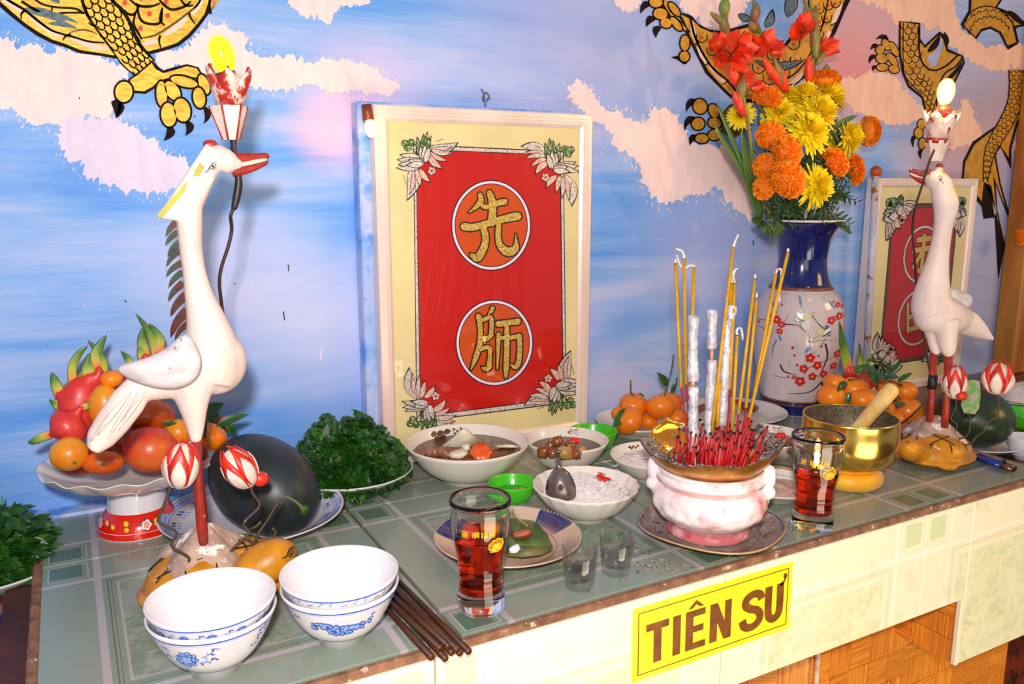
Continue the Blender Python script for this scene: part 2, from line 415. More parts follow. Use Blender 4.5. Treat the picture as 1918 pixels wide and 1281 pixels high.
# --- left dragon, belly and foot
p = Paint(wm, 0.00012); p.L = 5
p.poly([(-60, -60), (-60, -40), (-12, 2), (17, 28), (45, 50), (69, 67), (95, 80), (120, 88), (150, 100), (190, 105), (216, 110), (245, 108), (275, 103), (309, 95), (335, 86), (356, 70), (375, 48), (388, 30), (402, 12), (430, -60)], M_ink)
p.up().poly([(-60, -60), (-50, -44), (-5, -2), (20, 20), (48, 44), (72, 60), (98, 74), (122, 82), (152, 94), (192, 100), (216, 104), (245, 101), (275, 97), (309, 88), (332, 80), (352, 64), (370, 44), (383, 26), (390, 5), (416, -60)], M_gold)
p.up()
p.poly([(392, 22), (402, 10), (418, -10), (425, -60), (400, -60), (392, 0)], M_gold2)
p.stroke([(395, 26), (392, 8), (398, -20)], 5, M_ink)
# belly band: inner line and pale segments
p.stroke([(-40, -40), (12, -2), (45, 18), (70, 38), (95, 56), (118, 64), (140, 70), (168, 78), (196, 80)], [5, 5, 5, 5, 4, 4, 4, 4, 3], M_ink)
p.stroke([(262, 72), (290, 66), (320, 48), (350, 26), (372, 6), (380, -20)], [2, 4, 4, 4, 4, 4], M_inkb)
for seg in ([(-20, -20), (17, 6), (30, 14), (42, 24)], [(52, 27), (75, 46), (97, 60), (114, 69)], [(132, 70), (155, 81), (180, 88), (203, 91)], [(268, 83), (282, 79), (293, 76)], [(307, 66), (322, 57), (337, 46), (350, 33)], [(360, 27), (372, 10), (380, -8)]):
    p.stroke(seg, [5, 9, 10, 7] if len(seg) == 4 else [6, 10, 8], M_rosep)
for a, b in (((46, 20), (40, 36)), ((133, 64), (118, 76)), ((300, 66), (302, 92)), ((354, 24), (366, 46)), ((8, -6), (-2, 8))): p.stroke([a, ((a[0]+b[0])/2-3, (a[1]+b[1])/2-2), b], [5, 4, 2], M_ink)
p.stroke([(60, -6), (80, 8), (110, 14), (140, 16), (158, 24)], [5, 4, 4, 4, 2], M_ink); p.stroke([(40, 2), (62, 16), (90, 28), (120, 24), (158, 24)], [5, 5, 4, 4, 3], M_ink)
p.stroke([(98, 12), (96, 26)], 3, M_ink, smooth=False)
p.stroke([(128, 62), (150, 56), (168, 58), (182, 64)], [1, 3, 3, 1], M_inkb)
for a, b, ww in (((42, 16), (130, 50), 16), ((60, 26), (148, 46), 12), ((90, 44), (146, 56), 10), ((88, -10), (112, 8), 14)): p.leaf(a, b, ww, M_slate, bend=-0.08); p.L += 0.2
# large back scales to the right of the leg
for pts in ([(232, 18), (240, 26), (252, 26), (262, 8)], [(256, 6), (262, 34), (276, 44), (300, 42), (304, 14)], [(304, 14), (300, 36), (308, 48)], [(240, -4), (258, 10), (282, 12), (300, 6)], [(296, -4), (306, 8), (322, 18), (346, 12), (358, 2)], [(254, 24), (250, 44), (258, 60), (266, 74)], [(336, -4), (348, 10), (362, 10)]):
    p.stroke(pts, [3]+[5]*(len(pts)-2)+[3], M_ink)
for x, y in ((234, 5), (264, -3), (280, 26), (311, 3), (314, 29), (263, 53), (235, 30)): p.ell(x, y, 4.6, 5.2, M_red, n=10)
# leg
p.up(); p.poly([(150, -60), (154, -4), (166, 30), (182, 54), (200, 78), (214, 100), (230, 122), (258, 142), (296, 126), (286, 110), (272, 92), (256, 74), (246, 56), (236, 32), (220, 8), (204, -8), (190, -60)], M_gold)
p.up(); p.stroke([(146, -60), (153, -4), (164, 28), (182, 56), (200, 80), (214, 100), (228, 120), (252, 142)], [5, 6, 6, 4, 4, 3, 3, 2], M_ink)
p.stroke([(192, -60), (208, -4), (228, 18), (242, 40), (252, 64), (262, 84), (276, 100), (290, 114)], [6, 7, 7, 7, 7, 7, 5, 3], M_ink)
u_scales(p, (170, -10), (0.60, 0.80), 170, 58, 11, 4, M_ink, 3.0, taper=0.62)
# foot and toes
p.up(); p.poly([(252, 140), (240, 148), (240, 162), (250, 174), (272, 176), (290, 165), (300, 158), (312, 150), (345, 148), (372, 148), (380, 140), (372, 126), (350, 120), (325, 126), (305, 132), (296, 124), (285, 112), (268, 128)], M_ink)
p.up(); p.poly([(256, 142), (244, 149), (243, 161), (252, 169), (270, 171), (286, 162), (297, 152), (310, 147), (340, 143), (368, 145), (375, 138), (368, 128), (350, 124), (328, 131), (306, 137), (292, 130), (284, 118), (270, 130)], M_gold)
p.L += 1
toe(p, 232, 172, 16, 19, 0.1); claw(p, (216, 186), (216, 221), 19, -0.1); claw(p, (228, 192), (216, 222), 13, -0.1)
toe(p, 303, 176, 10, 24, -0.05); toe(p, 323, 170, 12, 20, -0.6); toe(p, 345, 153, 26, 9, 0.25); toe(p, 382, 158, 9, 19, -0.35)
p.L += 2
toe(p, 316, 215, 14, 22, -0.1); toe(p, 341, 206, 15, 22, -0.25); toe(p, 373, 183, 11, 19, -0.15)
claw(p, (322, 236), (305, 263), 18, -0.15); claw(p, (354, 226), (345, 254), 17, -0.2); claw(p, (386, 200), (379, 232), 14, -0.2)
p.stroke([(300, 150), (288, 163)], [2, 4], M_ink, smooth=False)
p.build('painted_dragon', wall)

# --- right-centre dragon behind the flowers (coordinates from the photo)
p = Paint(wm, 0.00012); p.L = 5
q = lambda x, y: (1160+x/2.911, y/2.911)
p.poly([q(*a) for a in ((310, 60), (395, 85), (430, 130), (490, 160), (560, 170), (700, 130), (900, 240), (1010, 120), (1040, -60), (1290, -60), (1230, 60), (1180, 180), (1120, 280), (1040, 400), (930, 490), (820, 560), (640, 560), (590, 520), (530, 460), (470, 400), (420, 300), (370, 200), (340, 120))], M_ink)
p.up().poly([q(*a) for a in ((330, 75), (400, 110), (440, 150), (500, 175), (560, 185), (700, 150), (900, 262), (1022, 130), (1060, -60), (1260, -60), (1205, 50), (1160, 165), (1100, 270), (1020, 385), (930, 470), (820, 540), (650, 540), (600, 508), (545, 452), (488, 390), (436, 296), (386, 196), (355, 115))], M_gold2)
p.up()
p.stroke([q(*a) for a in ((385, 95), (420, 220), (500, 360), (590, 440), (640, 500))], 4, M_ink)
p.stroke([q(*a) for a in ((1150, -60), (1110, 130), (1060, 260), (980, 380), (900, 440))], 3, M_ink)
for s in (((395, 120), (405, 180), (425, 232)), ((430, 250), (450, 300), (480, 345)), ((495, 360), (530, 405), (575, 450)), ((1150, 170), (1120, 220), (1090, 260)), ((1000, 400), (970, 430), (930, 462)), ((1210, 20), (1190, 70), (1165, 130))):
    p.stroke([q(*a) for a in s], [6, 9, 7], M_rosep)
    e = q(*s[-1]); p.stroke([(e[0]-5, e[1]+4), (e[0]+5, e[1]-2)], 2.4, M_ink, smooth=False)
for cx, cy, s_ in ((450, 205, 60), (505, 275, 60), (560, 330, 60), (760, 370, 70), (840, 300, 70), (900, 330, 70), (950, 240, 70), (960, 330, 60), (1090, 50, 55), (1140, 30, 55), (1090, 120, 55), (1130, 100, 55), (1090, 190, 50), (1180, 20, 50), (700, 420, 70), (820, 430, 70), (900, 400, 60)):
    p.stroke([q(cx-s_/2, cy-s_*.3), q(cx-s_*.42, cy+s_*.2), q(cx, cy+s_*.45), q(cx+s_*.42, cy+s_*.2), q(cx+s_/2, cy-s_*.3)], 2, M_ink); p.ell(*q(cx, cy), 3.2, 3.4, M_red, n=9)
for a, b, wd in (((780, 360), (1000, 320), 15), ((740, 330), (900, 360), 9), ((920, 90), (930, -60), 22), ((800, 150), (830, 60), 14), ((650, 80), (720, 100), 12)): p.leaf(q(*a), q(*b), wd, M_slate, edge=M_ink, ew=1.6, bend=0.1)
# upper claws at left of this dragon
p.L += 2
p.stroke([q(*a) for a in ((235, 0), (300, 100), (380, 180))], [16, 12, 8], M_ink); p.L += 1; p.stroke([q(*a) for a in ((235, -20), (300, 90), (365, 165))], [11, 8, 4], M_gold2)
for cx, cy, rx, ry, rt in ((200, 10, 36, 30, 0), (225, 75, 38, 30, 0.2), (255, 125, 30, 26, 0.3), (310, 130, 45, 18, 0.9), (300, 50, 45, 18, 0.9), (358, 235, 24, 42, 0), (355, 308, 26, 28, 0)):
    toe(p, *q(cx, cy), rx/2.911, ry/2.911, rt, M_gold2, 3)
for a, b, wd in (((165, 10), (118, 78), 14), ((190, 90), (150, 150), 15), ((215, 140), (203, 208), 15), ((370, 345), (278, 318), 12)): claw(p, q(*a), q(*b), wd, 0.15)
# lower claws
for cx, cy, rx, ry, rt in ((440, 580, 36, 40, -0.3), (515, 605, 25, 38, -0.4), (430, 675, 34, 32, -0.1), (520, 670, 36, 28, 0.2), (450, 755, 36, 24, 0), (520, 735, 36, 28, -0.2)): toe(p, *q(cx, cy), rx/2.911, ry/2.911, rt, M_gold2, 3)
p.poly([q(*a) for a in ((540, 640), (600, 570), (680, 560), (700, 700), (620, 760), (560, 720))], M_inkb)
for a, b in (((420, 540), (370, 615)), ((410, 635), (362, 715)), ((425, 735), (388, 797))): claw(p, q(*a), q(*b), 14, 0.2)
p.build('painted_dragon', wall)

# --- right dragon with the tail
p = Paint(wm, 0.00012); p.L = 5
q = lambda x, y: (1560+x/3.05, y/3.05)
p.poly([q(*a) for a in ((378, 120), (500, 130), (500, 220), (525, 258), (610, 180), (640, 200), (660, 280), (745, 320), (755, 360), (700, 470), (600, 560), (590, 660), (530, 660), (505, 560), (430, 500), (395, 420), (375, 300))], M_ink)
p.up().poly([q(*a) for a in ((388, 125), (490, 140), (490, 225), (525, 275), (600, 205), (628, 220), (650, 295), (735, 325), (742, 355), (690, 462), (590, 550), (585, 650), (540, 645), (515, 550), (440, 490), (407, 415), (388, 300))], M_gold2)
p.up().poly([q(*a) for a in ((540, 340), (560, 380), (590, 375), (605, 330), (630, 260), (615, 200), (600, 280), (545, 320))], M_wall)
p.stroke([q(*a) for a in ((402, 130), (405, 400), (450, 480), (510, 540))], 2, M_ink); p.stroke([q(*a) for a in ((488, 150), (500, 330), (560, 400), (640, 380), (720, 310))], 3.5, M_ink)
p.stroke([q(*a) for a in ((600, 500), (640, 420), (700, 380), (740, 330))], 3, M_ink)
for a, b, wd in (((540, 300), (610, 190), 12), ((650, 270), (632, 180), 9), ((620, 480), (740, 330), 8)): p.leaf(q(*a), q(*b), wd, M_ink, bend=0.1)
u_scales(p, q(445, 120), (0.12, 1), 118, 26, 11, 2, M_ink, 1.8, dots=M_red); u_scales(p, q(530, 430), (0.2, 1), 72, 22, 8, 2, M_ink, 1.8, taper=0.7)
for cx, cy, rx, ry, rt in ((305, 255, 20, 34, -0.5), (270, 285, 24, 26, 0), (280, 335, 34, 26, 0.2), (285, 385, 34, 20, 0), (350, 280, 18, 45, -0.5), (340, 340, 18, 45, -0.7), (350, 395, 30, 22, 0.2)): toe(p, *q(cx, cy), rx/3.05, ry/3.05, rt, M_gold2, 2)
for a, b, wd in (((320, 225), (245, 232), 11), ((262, 260), (218, 290), 10), ((250, 315), (212, 368), 10), ((250, 375), (232, 410), 8)): claw(p, q(*a), q(*b), wd, 0.25)
for cx, cy, rx, ry, rt in ((505, 710, 20, 28, 0), (490, 760, 24, 30, 0), (510, 820, 18, 32, 0.1)): toe(p, *q(cx, cy), rx/3.05, ry/3.05, rt, M_gold2, 2)
claw(p, q(468, 770), q(465, 845), 8); claw(p, q(505, 850), q(508, 910), 8)
p.build('painted_dragon', wall)
# coiled tail
p = Paint(wm, 0.00012); p.L = 5
p.poly([q(*a) for a in ((780, -60), (775, 60), (730, 140), (820, 225), (850, 180), (900, 165), (950, 190), (1000, 285), (1060, 250), (1040, 160), (1092, 150), (1092, 120), (990, 60), (940, 40), (1010, -60))], M_ink)
p.up().poly([q(*a) for a in ((795, -60), (790, 60), (748, 145), (815, 210), (845, 165), (900, 150), (960, 180), (1000, 260), (1048, 240), (1025, 150), (1080, 138), (985, 75), (925, 45), (990, -60))], M_gold2)
p.up(); p.stroke([q(*a) for a in ((740, 150), (790, 70), (870, 35), (960, 60), (1030, 140), (1060, 240))], 2.4, M_ink)
for k in range(10):
    for r in range(2):
        an = math.pi*(1.08+0.085*k+0.04*r); cx, cy = q(895+(105+38*r)*math.cos(an)*1.05, 210+(105+38*r)*math.sin(an)); dx, dy = math.cos(an), math.sin(an)
        p.stroke([(cx-dy*5, cy+dx*5), (cx+dx*5, cy+dy*5), (cx+dy*5, cy-dx*5)], 1.6, M_ink)
p.leaf(q(1000, 60), q(1100, 150), 12, M_ink)
p.L += 2
body = [(1050, 400), (1050, 500), (1035, 600), (990, 700), (930, 800), (890, 900), (870, 1040)]
wd = [26, 25, 24, 24, 22, 16, 6]
fl = [[(1000, 680), (860, 760), (760, 900), (735, 1030), (790, 1060), (850, 1000), (880, 900)], [(950, 800), (960, 900), (1020, 980), (1010, 900), (960, 830)], [(1080, 620), (1040, 760), (990, 830), (1000, 700)]]
p.poly([q(*a) for a in ((1020, 660), (900, 740), (800, 810), (745, 920), (735, 1040), (850, 1180), (862, 1250), (950, 1240), (870, 1050), (900, 1080), (925, 1240), (945, 1600), (985, 1400), (940, 1200), (930, 1050), (1000, 1240), (1020, 1260), (960, 1050), (930, 880), (960, 840), (1020, 970), (1020, 850), (1060, 700), (1090, 640))], M_ink)
p.up().poly([q(*a) for a in ((1020, 675), (900, 755), (810, 825), (758, 925), (748, 1010), (850, 1150), (862, 1040), (905, 1060), (935, 1220), (950, 1300), (925, 1120), (915, 1000), (985, 1180), (950, 1050), (920, 880), (950, 820), (1005, 900), (1005, 850), (1045, 700), (1080, 650))], M_gold2)
p.up(); p.stroke([q(*a) for a in body], [w_+4 for w_ in wd], M_ink); p.up(); p.stroke([q(*a) for a in body], wd, M_gold2); p.up()
for i in range(26):
    u = i/26*(len(body)-1); k = int(u); fr = u-k; a = np.array(q(*body[k])); b = np.array(q(*body[k+1])); c = a+(b-a)*fr; d = (b-a)/np.hypot(*(b-a)); nn = np.array([-d[1], d[0]]); ww = wd[k]*0.42*(1-0.3*fr*(k > 4))
    for o in ((-0.5, 0.5) if i % 2 else (-0.95, 0, 0.95)):
        cc = c+nn*ww*o; p.stroke([cc-nn*ww*.42, cc+d*5, cc+nn*ww*.42], 1.5, M_ink)
p.stroke([q(*a) for a in ((1092, 120), (1092, 150))], 2, M_ink)
p.build('painted_dragon', wall)

# --- nail scratches, stray paint flecks
p = Paint(wm, 0.0002); p.L = 2
for a, b in (((540, 495), (541, 508)), ((531, 583), (533, 600)), ((1411, 450), (1411, 459)), ((233, 562), (237, 566)), ((148, 182), (149, 186))): p.stroke([a, b], 1.8, M_ink, smooth=False)
rnd = random.Random(3)
for _ in range(26): x, y = rnd.uniform(40, 1180), rnd.uniform(180, 780); p.ell(x, y, rnd.uniform(.6, 1.8), rnd.uniform(.6, 2), rnd.choice([M_ink, M_cloud, M_inkb]), n=6)
for a in ((603, 650), (601, 662)): p.stroke([a, (a[0]-1, a[1]+12)], 2.4, M_cloud, smooth=False)
p.build('paint_fleck', wall)
# ================================================================== ALTAR TABLE with tiles
TX0, TX1, TY0 = -0.066, 1.362, -0.577
def tile_mat(name, base, marble, marble2, line, square, thin, rough, lat):
    t = NT(name); uv = t.new('ShaderNodeUVMap').outputs[0]; sep = t.new('ShaderNodeSeparateXYZ'); t.link(uv, sep.inputs[0])
    TS = 0.38
    a = t.math('MINIMUM', sep.outputs[0], t.math('SUBTRACT', TS, sep.outputs[0])); b = t.math('MINIMUM', sep.outputs[1], t.math('SUBTRACT', TS, sep.outputs[1]))
    mn = t.math('MINIMUM', a, b); mx = t.math('MAXIMUM', a, b)
    v = t.coord('Object')
    marb = t.mix(t.step(t.noise(t.coord('Object', (1, 1.6, 1.6)), 34, 6, 0.65, 1.5), 0.42, 0.62), marble, marble2)
    marb = t.mix(t.step(t.noise(v, 12, 4), 0.45, 0.75), marb, t.mix(0.5, marble, line))
    # lattice of fine diagonal lines in the band
    d1 = t.math('FRACT', t.math('MULTIPLY', t.math('ADD', sep.outputs[0], t.math('MULTIPLY', sep.outputs[1], 1.6)), 190))
    d2 = t.math('FRACT', t.math('MULTIPLY', t.math('SUBTRACT', sep.outputs[0], t.math('MULTIPLY', sep.outputs[1], 1.6)), 190))
    lt = t.math('MAXIMUM', t.math('LESS_THAN', d1, 0.22), t.math('LESS_THAN', d2, 0.22))
    col = t.mix(t.math('MULTIPLY', lt, lat), base, line)
    inner = t.math('GREATER_THAN', mn, 0.080)
    col = t.mix(inner, col, marb)
    plain = t.between(mn, 0.062, 0.080); col = t.mix(plain, col, base)
    # lines
    for lo, hi, c, k in ((0.056, 0.0635, line, 0.9), (0.0685, 0.070, thin, 0.8), (0.0725, 0.0735, thin, 0.7), (0.0785, 0.0812, line, 0.75)):
        col = t.mix(t.math('MULTIPLY', t.between(mn, lo, hi), k), col, c)
    corner = t.math('LESS_THAN', mx, 0.064)
    cc = t.mix(t.between(mn, 0.006, 0.050), line, base)     # white cross bands around the square
    inn = t.math('MULTIPLY', t.math('GREATER_THAN', mn, 0.010), t.math('LESS_THAN', mx, 0.049)); cc = t.mix(inn, line, square)
    inn2 = t.math('MULTIPLY', t.math('GREATER_THAN', mn, 0.008), t.math('LESS_THAN', mx, 0.051))
    frame = t.math('MULTIPLY', inn2, t.math('SUBTRACT', 1.0, t.math('MULTIPLY', t.math('GREATER_THAN', mn, 0.0095), t.math('LESS_THAN', mx, 0.0495))))
    cc = t.mix(inn, t.mix(t.math('GREATER_THAN', mx, 0.056), base, line), square)
    cc = t.mix(t.math('MULTIPLY', t.math('MULTIPLY', inn, t.math('GREATER_THAN', mx, 0.044)), 0.9), cc, base)
    cc = t.mix(frame, cc, line)
    col = t.mix(corner, col, cc)
    grime = t.noise(v, 22, 6, 0.7); col = t.mix(t.math('MULTIPLY', t.step(grime, 0.55, 0.8), 0.35), col, lin('7a6048'))
    t.bump(t.noise(v, 90, 3), 0.08, 0.001)
    t.set(col=col, rough=rough, coat=0.25, crough=0.15); return t.m
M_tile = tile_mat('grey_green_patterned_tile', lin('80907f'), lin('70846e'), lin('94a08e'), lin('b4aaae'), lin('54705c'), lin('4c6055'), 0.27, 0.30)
M_ftile = tile_mat('front_lit_patterned_tile', lin('fbeeca'), lin('f6ecbe'), lin('dcdcb2'), lin('fff6e2'), lin('dce2ae'), lin('dcd2a4'), 0.25, 0.45)  # same tile as the top; the front's brighter light is put into its colour
M_grout = mat('brown_grout', '8a5a40', 0.8, c2='5e3a28', scale=60, bump=0.4, bscale=200)
M_edge = mat('stained_cement_edge', '9a6c4e', 0.8, c2='6b4430', scale=50, bump=0.4, c3='c7b19c', scale3=90, lo3=0.62, hi3=0.66)
M_bluewash = mat('blue_limewash', '8db4ee', 0.7, c2='c8cdf0', scale=22, stretch=(1, 1, 0.3), bump=0.4, bscale=120, c3='5f9be8', scale3=20, lo3=0.5, hi3=0.65)
altar = thing('altar_table', 'tiled masonry altar table carrying the offerings, yellow sign on its brightly lit front', 'table', (0, 0, 0))
tb = MB().add(box((TX0, TY0, -0.040), (TX1, -0.002, -0.0055))); tb.build('slab', M_grout, altar, smooth=False)
def tile_obj(name, u0, u1, v0, v1, ou, ov, fn, m, parent, th=0.0055, bev=0.0008):
    """tile piece covering [u0,u1]x[v0,v1]; (ou,ov) is the lower corner of the full tile"""
    vs = []; uvs = []
    for (u, v, h) in ((u0, v0, 0), (u1, v0, 0), (u1, v1, 0), (u0, v1, 0), (u0, v0, th-bev), (u1, v0, th-bev), (u1, v1, th-bev), (u0, v1, th-bev), (u0+bev, v0+bev, th), (u1-bev, v0+bev, th), (u1-bev, v1-bev, th), (u0+bev, v1-bev, th)):
        vs.append(tuple(fn(u, v, h))); uvs.append((u-ou, v-ov))
    F = [(3, 2, 1, 0), (0, 1, 5, 4), (1, 2, 6, 5), (2, 3, 7, 6), (3, 0, 4, 7), (4, 5, 9, 8), (5, 6, 10, 9), (6, 7, 11, 10), (7, 4, 8, 11), (8, 9, 10, 11)]
    me = bpy.data.meshes.new(name); me.from_pydata(vs, [], F); me.materials.append(m); l = me.uv_layers.new(name='UVMap')
    for lp in me.loops: l.data[lp.index].uv = uvs[lp.vertex_index]
    o = bpy.data.objects.new(name, me); COL.objects.link(o); o.parent = parent; return o
top = lambda u, v, h: (u, v, -0.0055+h)
g = 0.0022; TS = 0.38
xs = [TX0, 0.32, 0.70, 1.08, TX1-0.004]
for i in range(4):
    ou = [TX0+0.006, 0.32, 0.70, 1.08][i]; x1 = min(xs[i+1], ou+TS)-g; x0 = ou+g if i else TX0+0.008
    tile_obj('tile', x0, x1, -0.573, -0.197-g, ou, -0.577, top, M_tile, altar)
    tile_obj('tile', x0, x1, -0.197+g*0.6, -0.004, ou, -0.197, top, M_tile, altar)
MB().add(box((TX0-0.002, TY0-0.004, -0.012), (TX0+0.009, -0.004, 0.0004), 0.002)).build('side_edge_strip', M_edge, altar, smooth=False)
MB().add(box((TX0-0.002, TY0-0.007, -0.0095), (TX1, TY0+0.0012, -0.0003), 0.0015)).build('front_edge_strip', M_edge, altar, smooth=False)
MB().add(box((TX1-0.006, TY0-0.004, -0.012), (TX1+0.002, -0.004, 0.0003), 0.0015)).build('side_edge_strip', M_edge, altar, smooth=False)
MB().add(box((TX0-0.03, -0.034, -0.06), (0.42, -0.0005, 0.0045), 0.0015)).build('wall_ledge', M_bluewash, altar, smooth=False)
MB().add(box((TX0-0.032, -0.18, -0.30), (TX0-0.003, -0.0005, -0.004), 0.002)).build('side_wall', M_bluewash, altar, smooth=False)
MB().add(box((TX0-0.031, TY0+0.004, -0.95), (TX0-0.001, -0.182, -0.013))).build('side_panel', mat('dark_red_brown_side', '5a2418', 0.6, c2='34140e', scale=12), altar, smooth=False)
# front fascia
fr = lambda u, v, h: (u, TY0-0.003-h, v)
MB().add(box((TX0, TY0-0.003, -0.165), (1.156, TY0+0.03, -0.008))).build('front_wall', M_grout, altar, smooth=False)
MB().add(box((1.158, TY0-0.003, -0.274), (TX1, TY0+0.03, -0.008))).build('front_wall', M_grout, altar, smooth=False)
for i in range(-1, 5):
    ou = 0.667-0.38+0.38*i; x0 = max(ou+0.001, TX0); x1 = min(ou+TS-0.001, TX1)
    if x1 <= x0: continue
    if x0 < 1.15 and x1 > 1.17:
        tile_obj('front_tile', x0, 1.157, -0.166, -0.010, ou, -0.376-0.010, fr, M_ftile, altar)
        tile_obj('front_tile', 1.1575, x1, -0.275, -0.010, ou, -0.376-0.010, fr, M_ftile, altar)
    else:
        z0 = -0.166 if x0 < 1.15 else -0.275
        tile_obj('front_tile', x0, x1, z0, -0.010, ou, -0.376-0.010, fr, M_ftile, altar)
MB().add(box((1.150, TY0-0.009, -0.276), (1.158, TY0-0.001, -0.166), 0.001)).build('tile_end_strip', mat('cream_glazed_edge', 'f4e6c4', 0.4, c2='c09a70', scale=70, lo=0.62, hi=0.68), altar, smooth=False)
# wood-grain tiles in the hollow under the front
def woodtile():
    t = NT('orange_woodgrain_tile'); uv = t.new('ShaderNodeUVMap').outputs[0]
    m = t.new('ShaderNodeMapping'); m.inputs['Scale'].default_value = (8, 420, 1); t.link(uv, m.inputs[0])
    n = t.noise(m.outputs[0], 1.0, 4, 0.7)
    oi = t.new('ShaderNodeObjectInfo')
    c = t.ramp(n, [(0.35, 'b45410'), (0.5, 'ec8c28'), (0.62, 'ffb048')])
    c = t.mix(t.math('MULTIPLY', oi.outputs['Random'], 0.45), c, lin('c06a28'))
    t.set(col=c, rough=0.35); return t.m
M_wt = woodtile()
def wt_panel(O, eu, ev, en, nu, nv, su, sv, seed, parent=altar, u0=0.0, clip=None):
    O, eu, ev, en = [np.array(a, float) for a in (O, eu, ev, en)]
    MB().add(([O, O+eu*nu*su, O+eu*nu*su+ev*nv*sv, O+ev*nv*sv]+[x-en*0.01 for x in (O, O+eu*nu*su, O+eu*nu*su+ev*nv*sv, O+ev*nv*sv)], [(0, 1, 2, 3), (7, 6, 5, 4), (0, 4, 5, 1), (1, 5, 6, 2), (2, 6, 7, 3), (3, 7, 4, 0)])).build('hollow_wall', M_pale, parent, smooth=False)
    rnd = random.Random(seed)
    for i in range(nu):
        for j in range(nv):
            rot = (i+j) % 2 ^ (rnd.random() < 0.25)
            g_ = 0.0006; a, b, c, d = i*su+g_, (i+1)*su-g_, j*sv+g_, (j+1)*sv-g_
            P = [O+eu*u+ev*v+en*h for h in (0.0002, 0.0022) for (u, v) in ((a, c), (b, c), (b, d), (a, d))]
            me = bpy.data.meshes.new('wood_tile'); me.from_pydata([tuple(x) for x in P], [], [(3, 2, 1, 0), (4, 5, 6, 7), (0, 1, 5, 4), (1, 2, 6, 5), (2, 3, 7, 6), (3, 0, 4, 7)])
            l = me.uv_layers.new(name='UVMap'); off = rnd.random()*3
            for lp in me.loops:
                u, v = ((a, c), (b, c), (b, d), (a, d))[lp.vertex_index % 4]; l.data[lp.index].uv = (v+off, u+off) if rot else (u+off, v+off)
            me.materials.append(M_wt); o = bpy.data.objects.new('wood_tile', me); COL.objects.link(o); o.parent = parent
M_pale = mat('pale_mortar', 'ecc8a8', 0.8, c2='c99a78', scale=60)
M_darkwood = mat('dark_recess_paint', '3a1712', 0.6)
# right-hand cheek of the hollow, back walls and pier, read from the photo
YB = TY0+0.10
wt_panel((1.1535, TY0+0.001, -0.275), (-1, 0, 0) if 0 else (0, 1, 0), (0, 0, 1), (-1, 0, 0), 3, 3, 0.034, 0.037, 1)
wt_panel((0.955, YB, -0.70), (1, 0, 0), (0, 0, 1), (0, -1, 0), 5, 11, 0.046, 0.0485, 2)
wt_panel((0.80, YB+0.10, -0.70), (0.84, -0.54, 0), (0, 0, 1), (-0.54, -0.84, 0), 4, 11, 0.046, 0.0485, 3)
MB().add(stube([(0.956, YB-0.004, -0.10), (0.955, YB-0.006, -0.22), (0.962, YB-0.006, -0.245), (0.966, YB-0.006, -0.30), (0.966, YB-0.006, -0.70)], 0.0045, 6)).build('broken_tile_edge', M_pale, altar)
MB().add(box((1.183, YB+0.02, -0.95), (1.195, YB+0.12, -0.276))).build('dark_gap_post', M_darkwood, altar, smooth=False)
MB().add(box((-0.06, YB+0.10, -0.95), (0.78, YB+0.13, -0.04))).build('back_panel', mat('mauve_plaster', 'b09a9c', 0.8, c2='9a8284', scale=20), altar, smooth=False)
for x0, x1 in ((0.80, 0.97), (1.0, 1.25)):
    MB().add(box((x0, YB+0.14, -0.95), (x1, YB+0.40, -0.041))).build('support_pier', M_pale, altar, smooth=False)
# neighbouring altars either side
M_rbrown = mat('red_brown_board', '7a2c18', 0.35, c2='4a1a10', scale=14, stretch=(0.3, 2, 1), coat=0.3, c3='24100c', scale3=18, lo3=0.5, hi3=0.6)
ra = thing('altar_table', 'red-brown neighbouring altar top to the right, under the second frame and watermelon', 'table', (1.37, 0, 0))
MB().add(box((1.368, -0.575, -0.06), (3.2, -0.002, -0.030), 0.003)).build('altar_top', M_rbrown, ra, smooth=False, off='w')
wt_panel((1.19-1.37, YB+0.02, -0.72), (1, 0, 0), (0, 0, 1), (0, -1, 0), 6, 9, 0.056, 0.052, 4, parent=ra)
MB().add(box((1.40, -0.42, -0.95), (3.1, -0.03, -0.060))).build('altar_base', M_rbrown, ra, smooth=False, off='w')
la = thing('altar_table', 'dark brown lower table at the left edge under the plate of herbs', 'table', (-0.5, -0.3, 0))
MB().add(box((-0.95, -1.05, -0.135), (-0.0995, -0.003, -0.10), 0.003)).build('altar_top', M_rbrown, la, smooth=False, off='w')
MB().add(box((-0.93, -0.70, -0.94), (-0.15, -0.05, -0.135))).build('altar_base', M_rbrown, la, smooth=False, off='w')

# ------------------------------------------------------------------ yellow sign
M_sy = mat('sign_yellow', 'ffee2c', 0.35, c2='fde61c', scale=20); M_sb = mat('sign_brown_print', '6e3a08', 0.4, c2='8a4c10', scale=60)
sign = thing('name_sign', 'yellow sign reading TIÊN SƯ stuck on the brightly lit tiled front of the altar', 'sign', (0.655, TY0-0.010, -0.07))
so = W(1180, 1140, TY0-0.0085); sx = W(1475, 1052, TY0-0.0085); sb = W(1181, 1274, TY0-0.0085)
A0 = np.array((0.529, TY0-0.0085, -0.0195)); EX = np.array((0.250, 0, 0.0010)); EY = np.array((0.0015, 0, -0.0915))
sm = lambda u, v, h: A0+EX*u+EY*v+np.array((0, -0.0016-h, 0))
MB().add(([A0, A0+EX, A0+EX+EY, A0+EY]+[x+np.array((0, -0.0016, 0)) for x in (A0, A0+EX, A0+EX+EY, A0+EY)], [(0, 1, 2, 3), (7, 6, 5, 4), (0, 4, 5, 1), (1, 5, 6, 2), (2, 6, 7, 3), (3, 7, 4, 0)])).build('sign_panel', M_sy, sign, smooth=False, off=sign.location)
p = Paint(lambda x, y, h: sm(x/300, y/130, h), 0.00012)   # drawing board 300 x 130
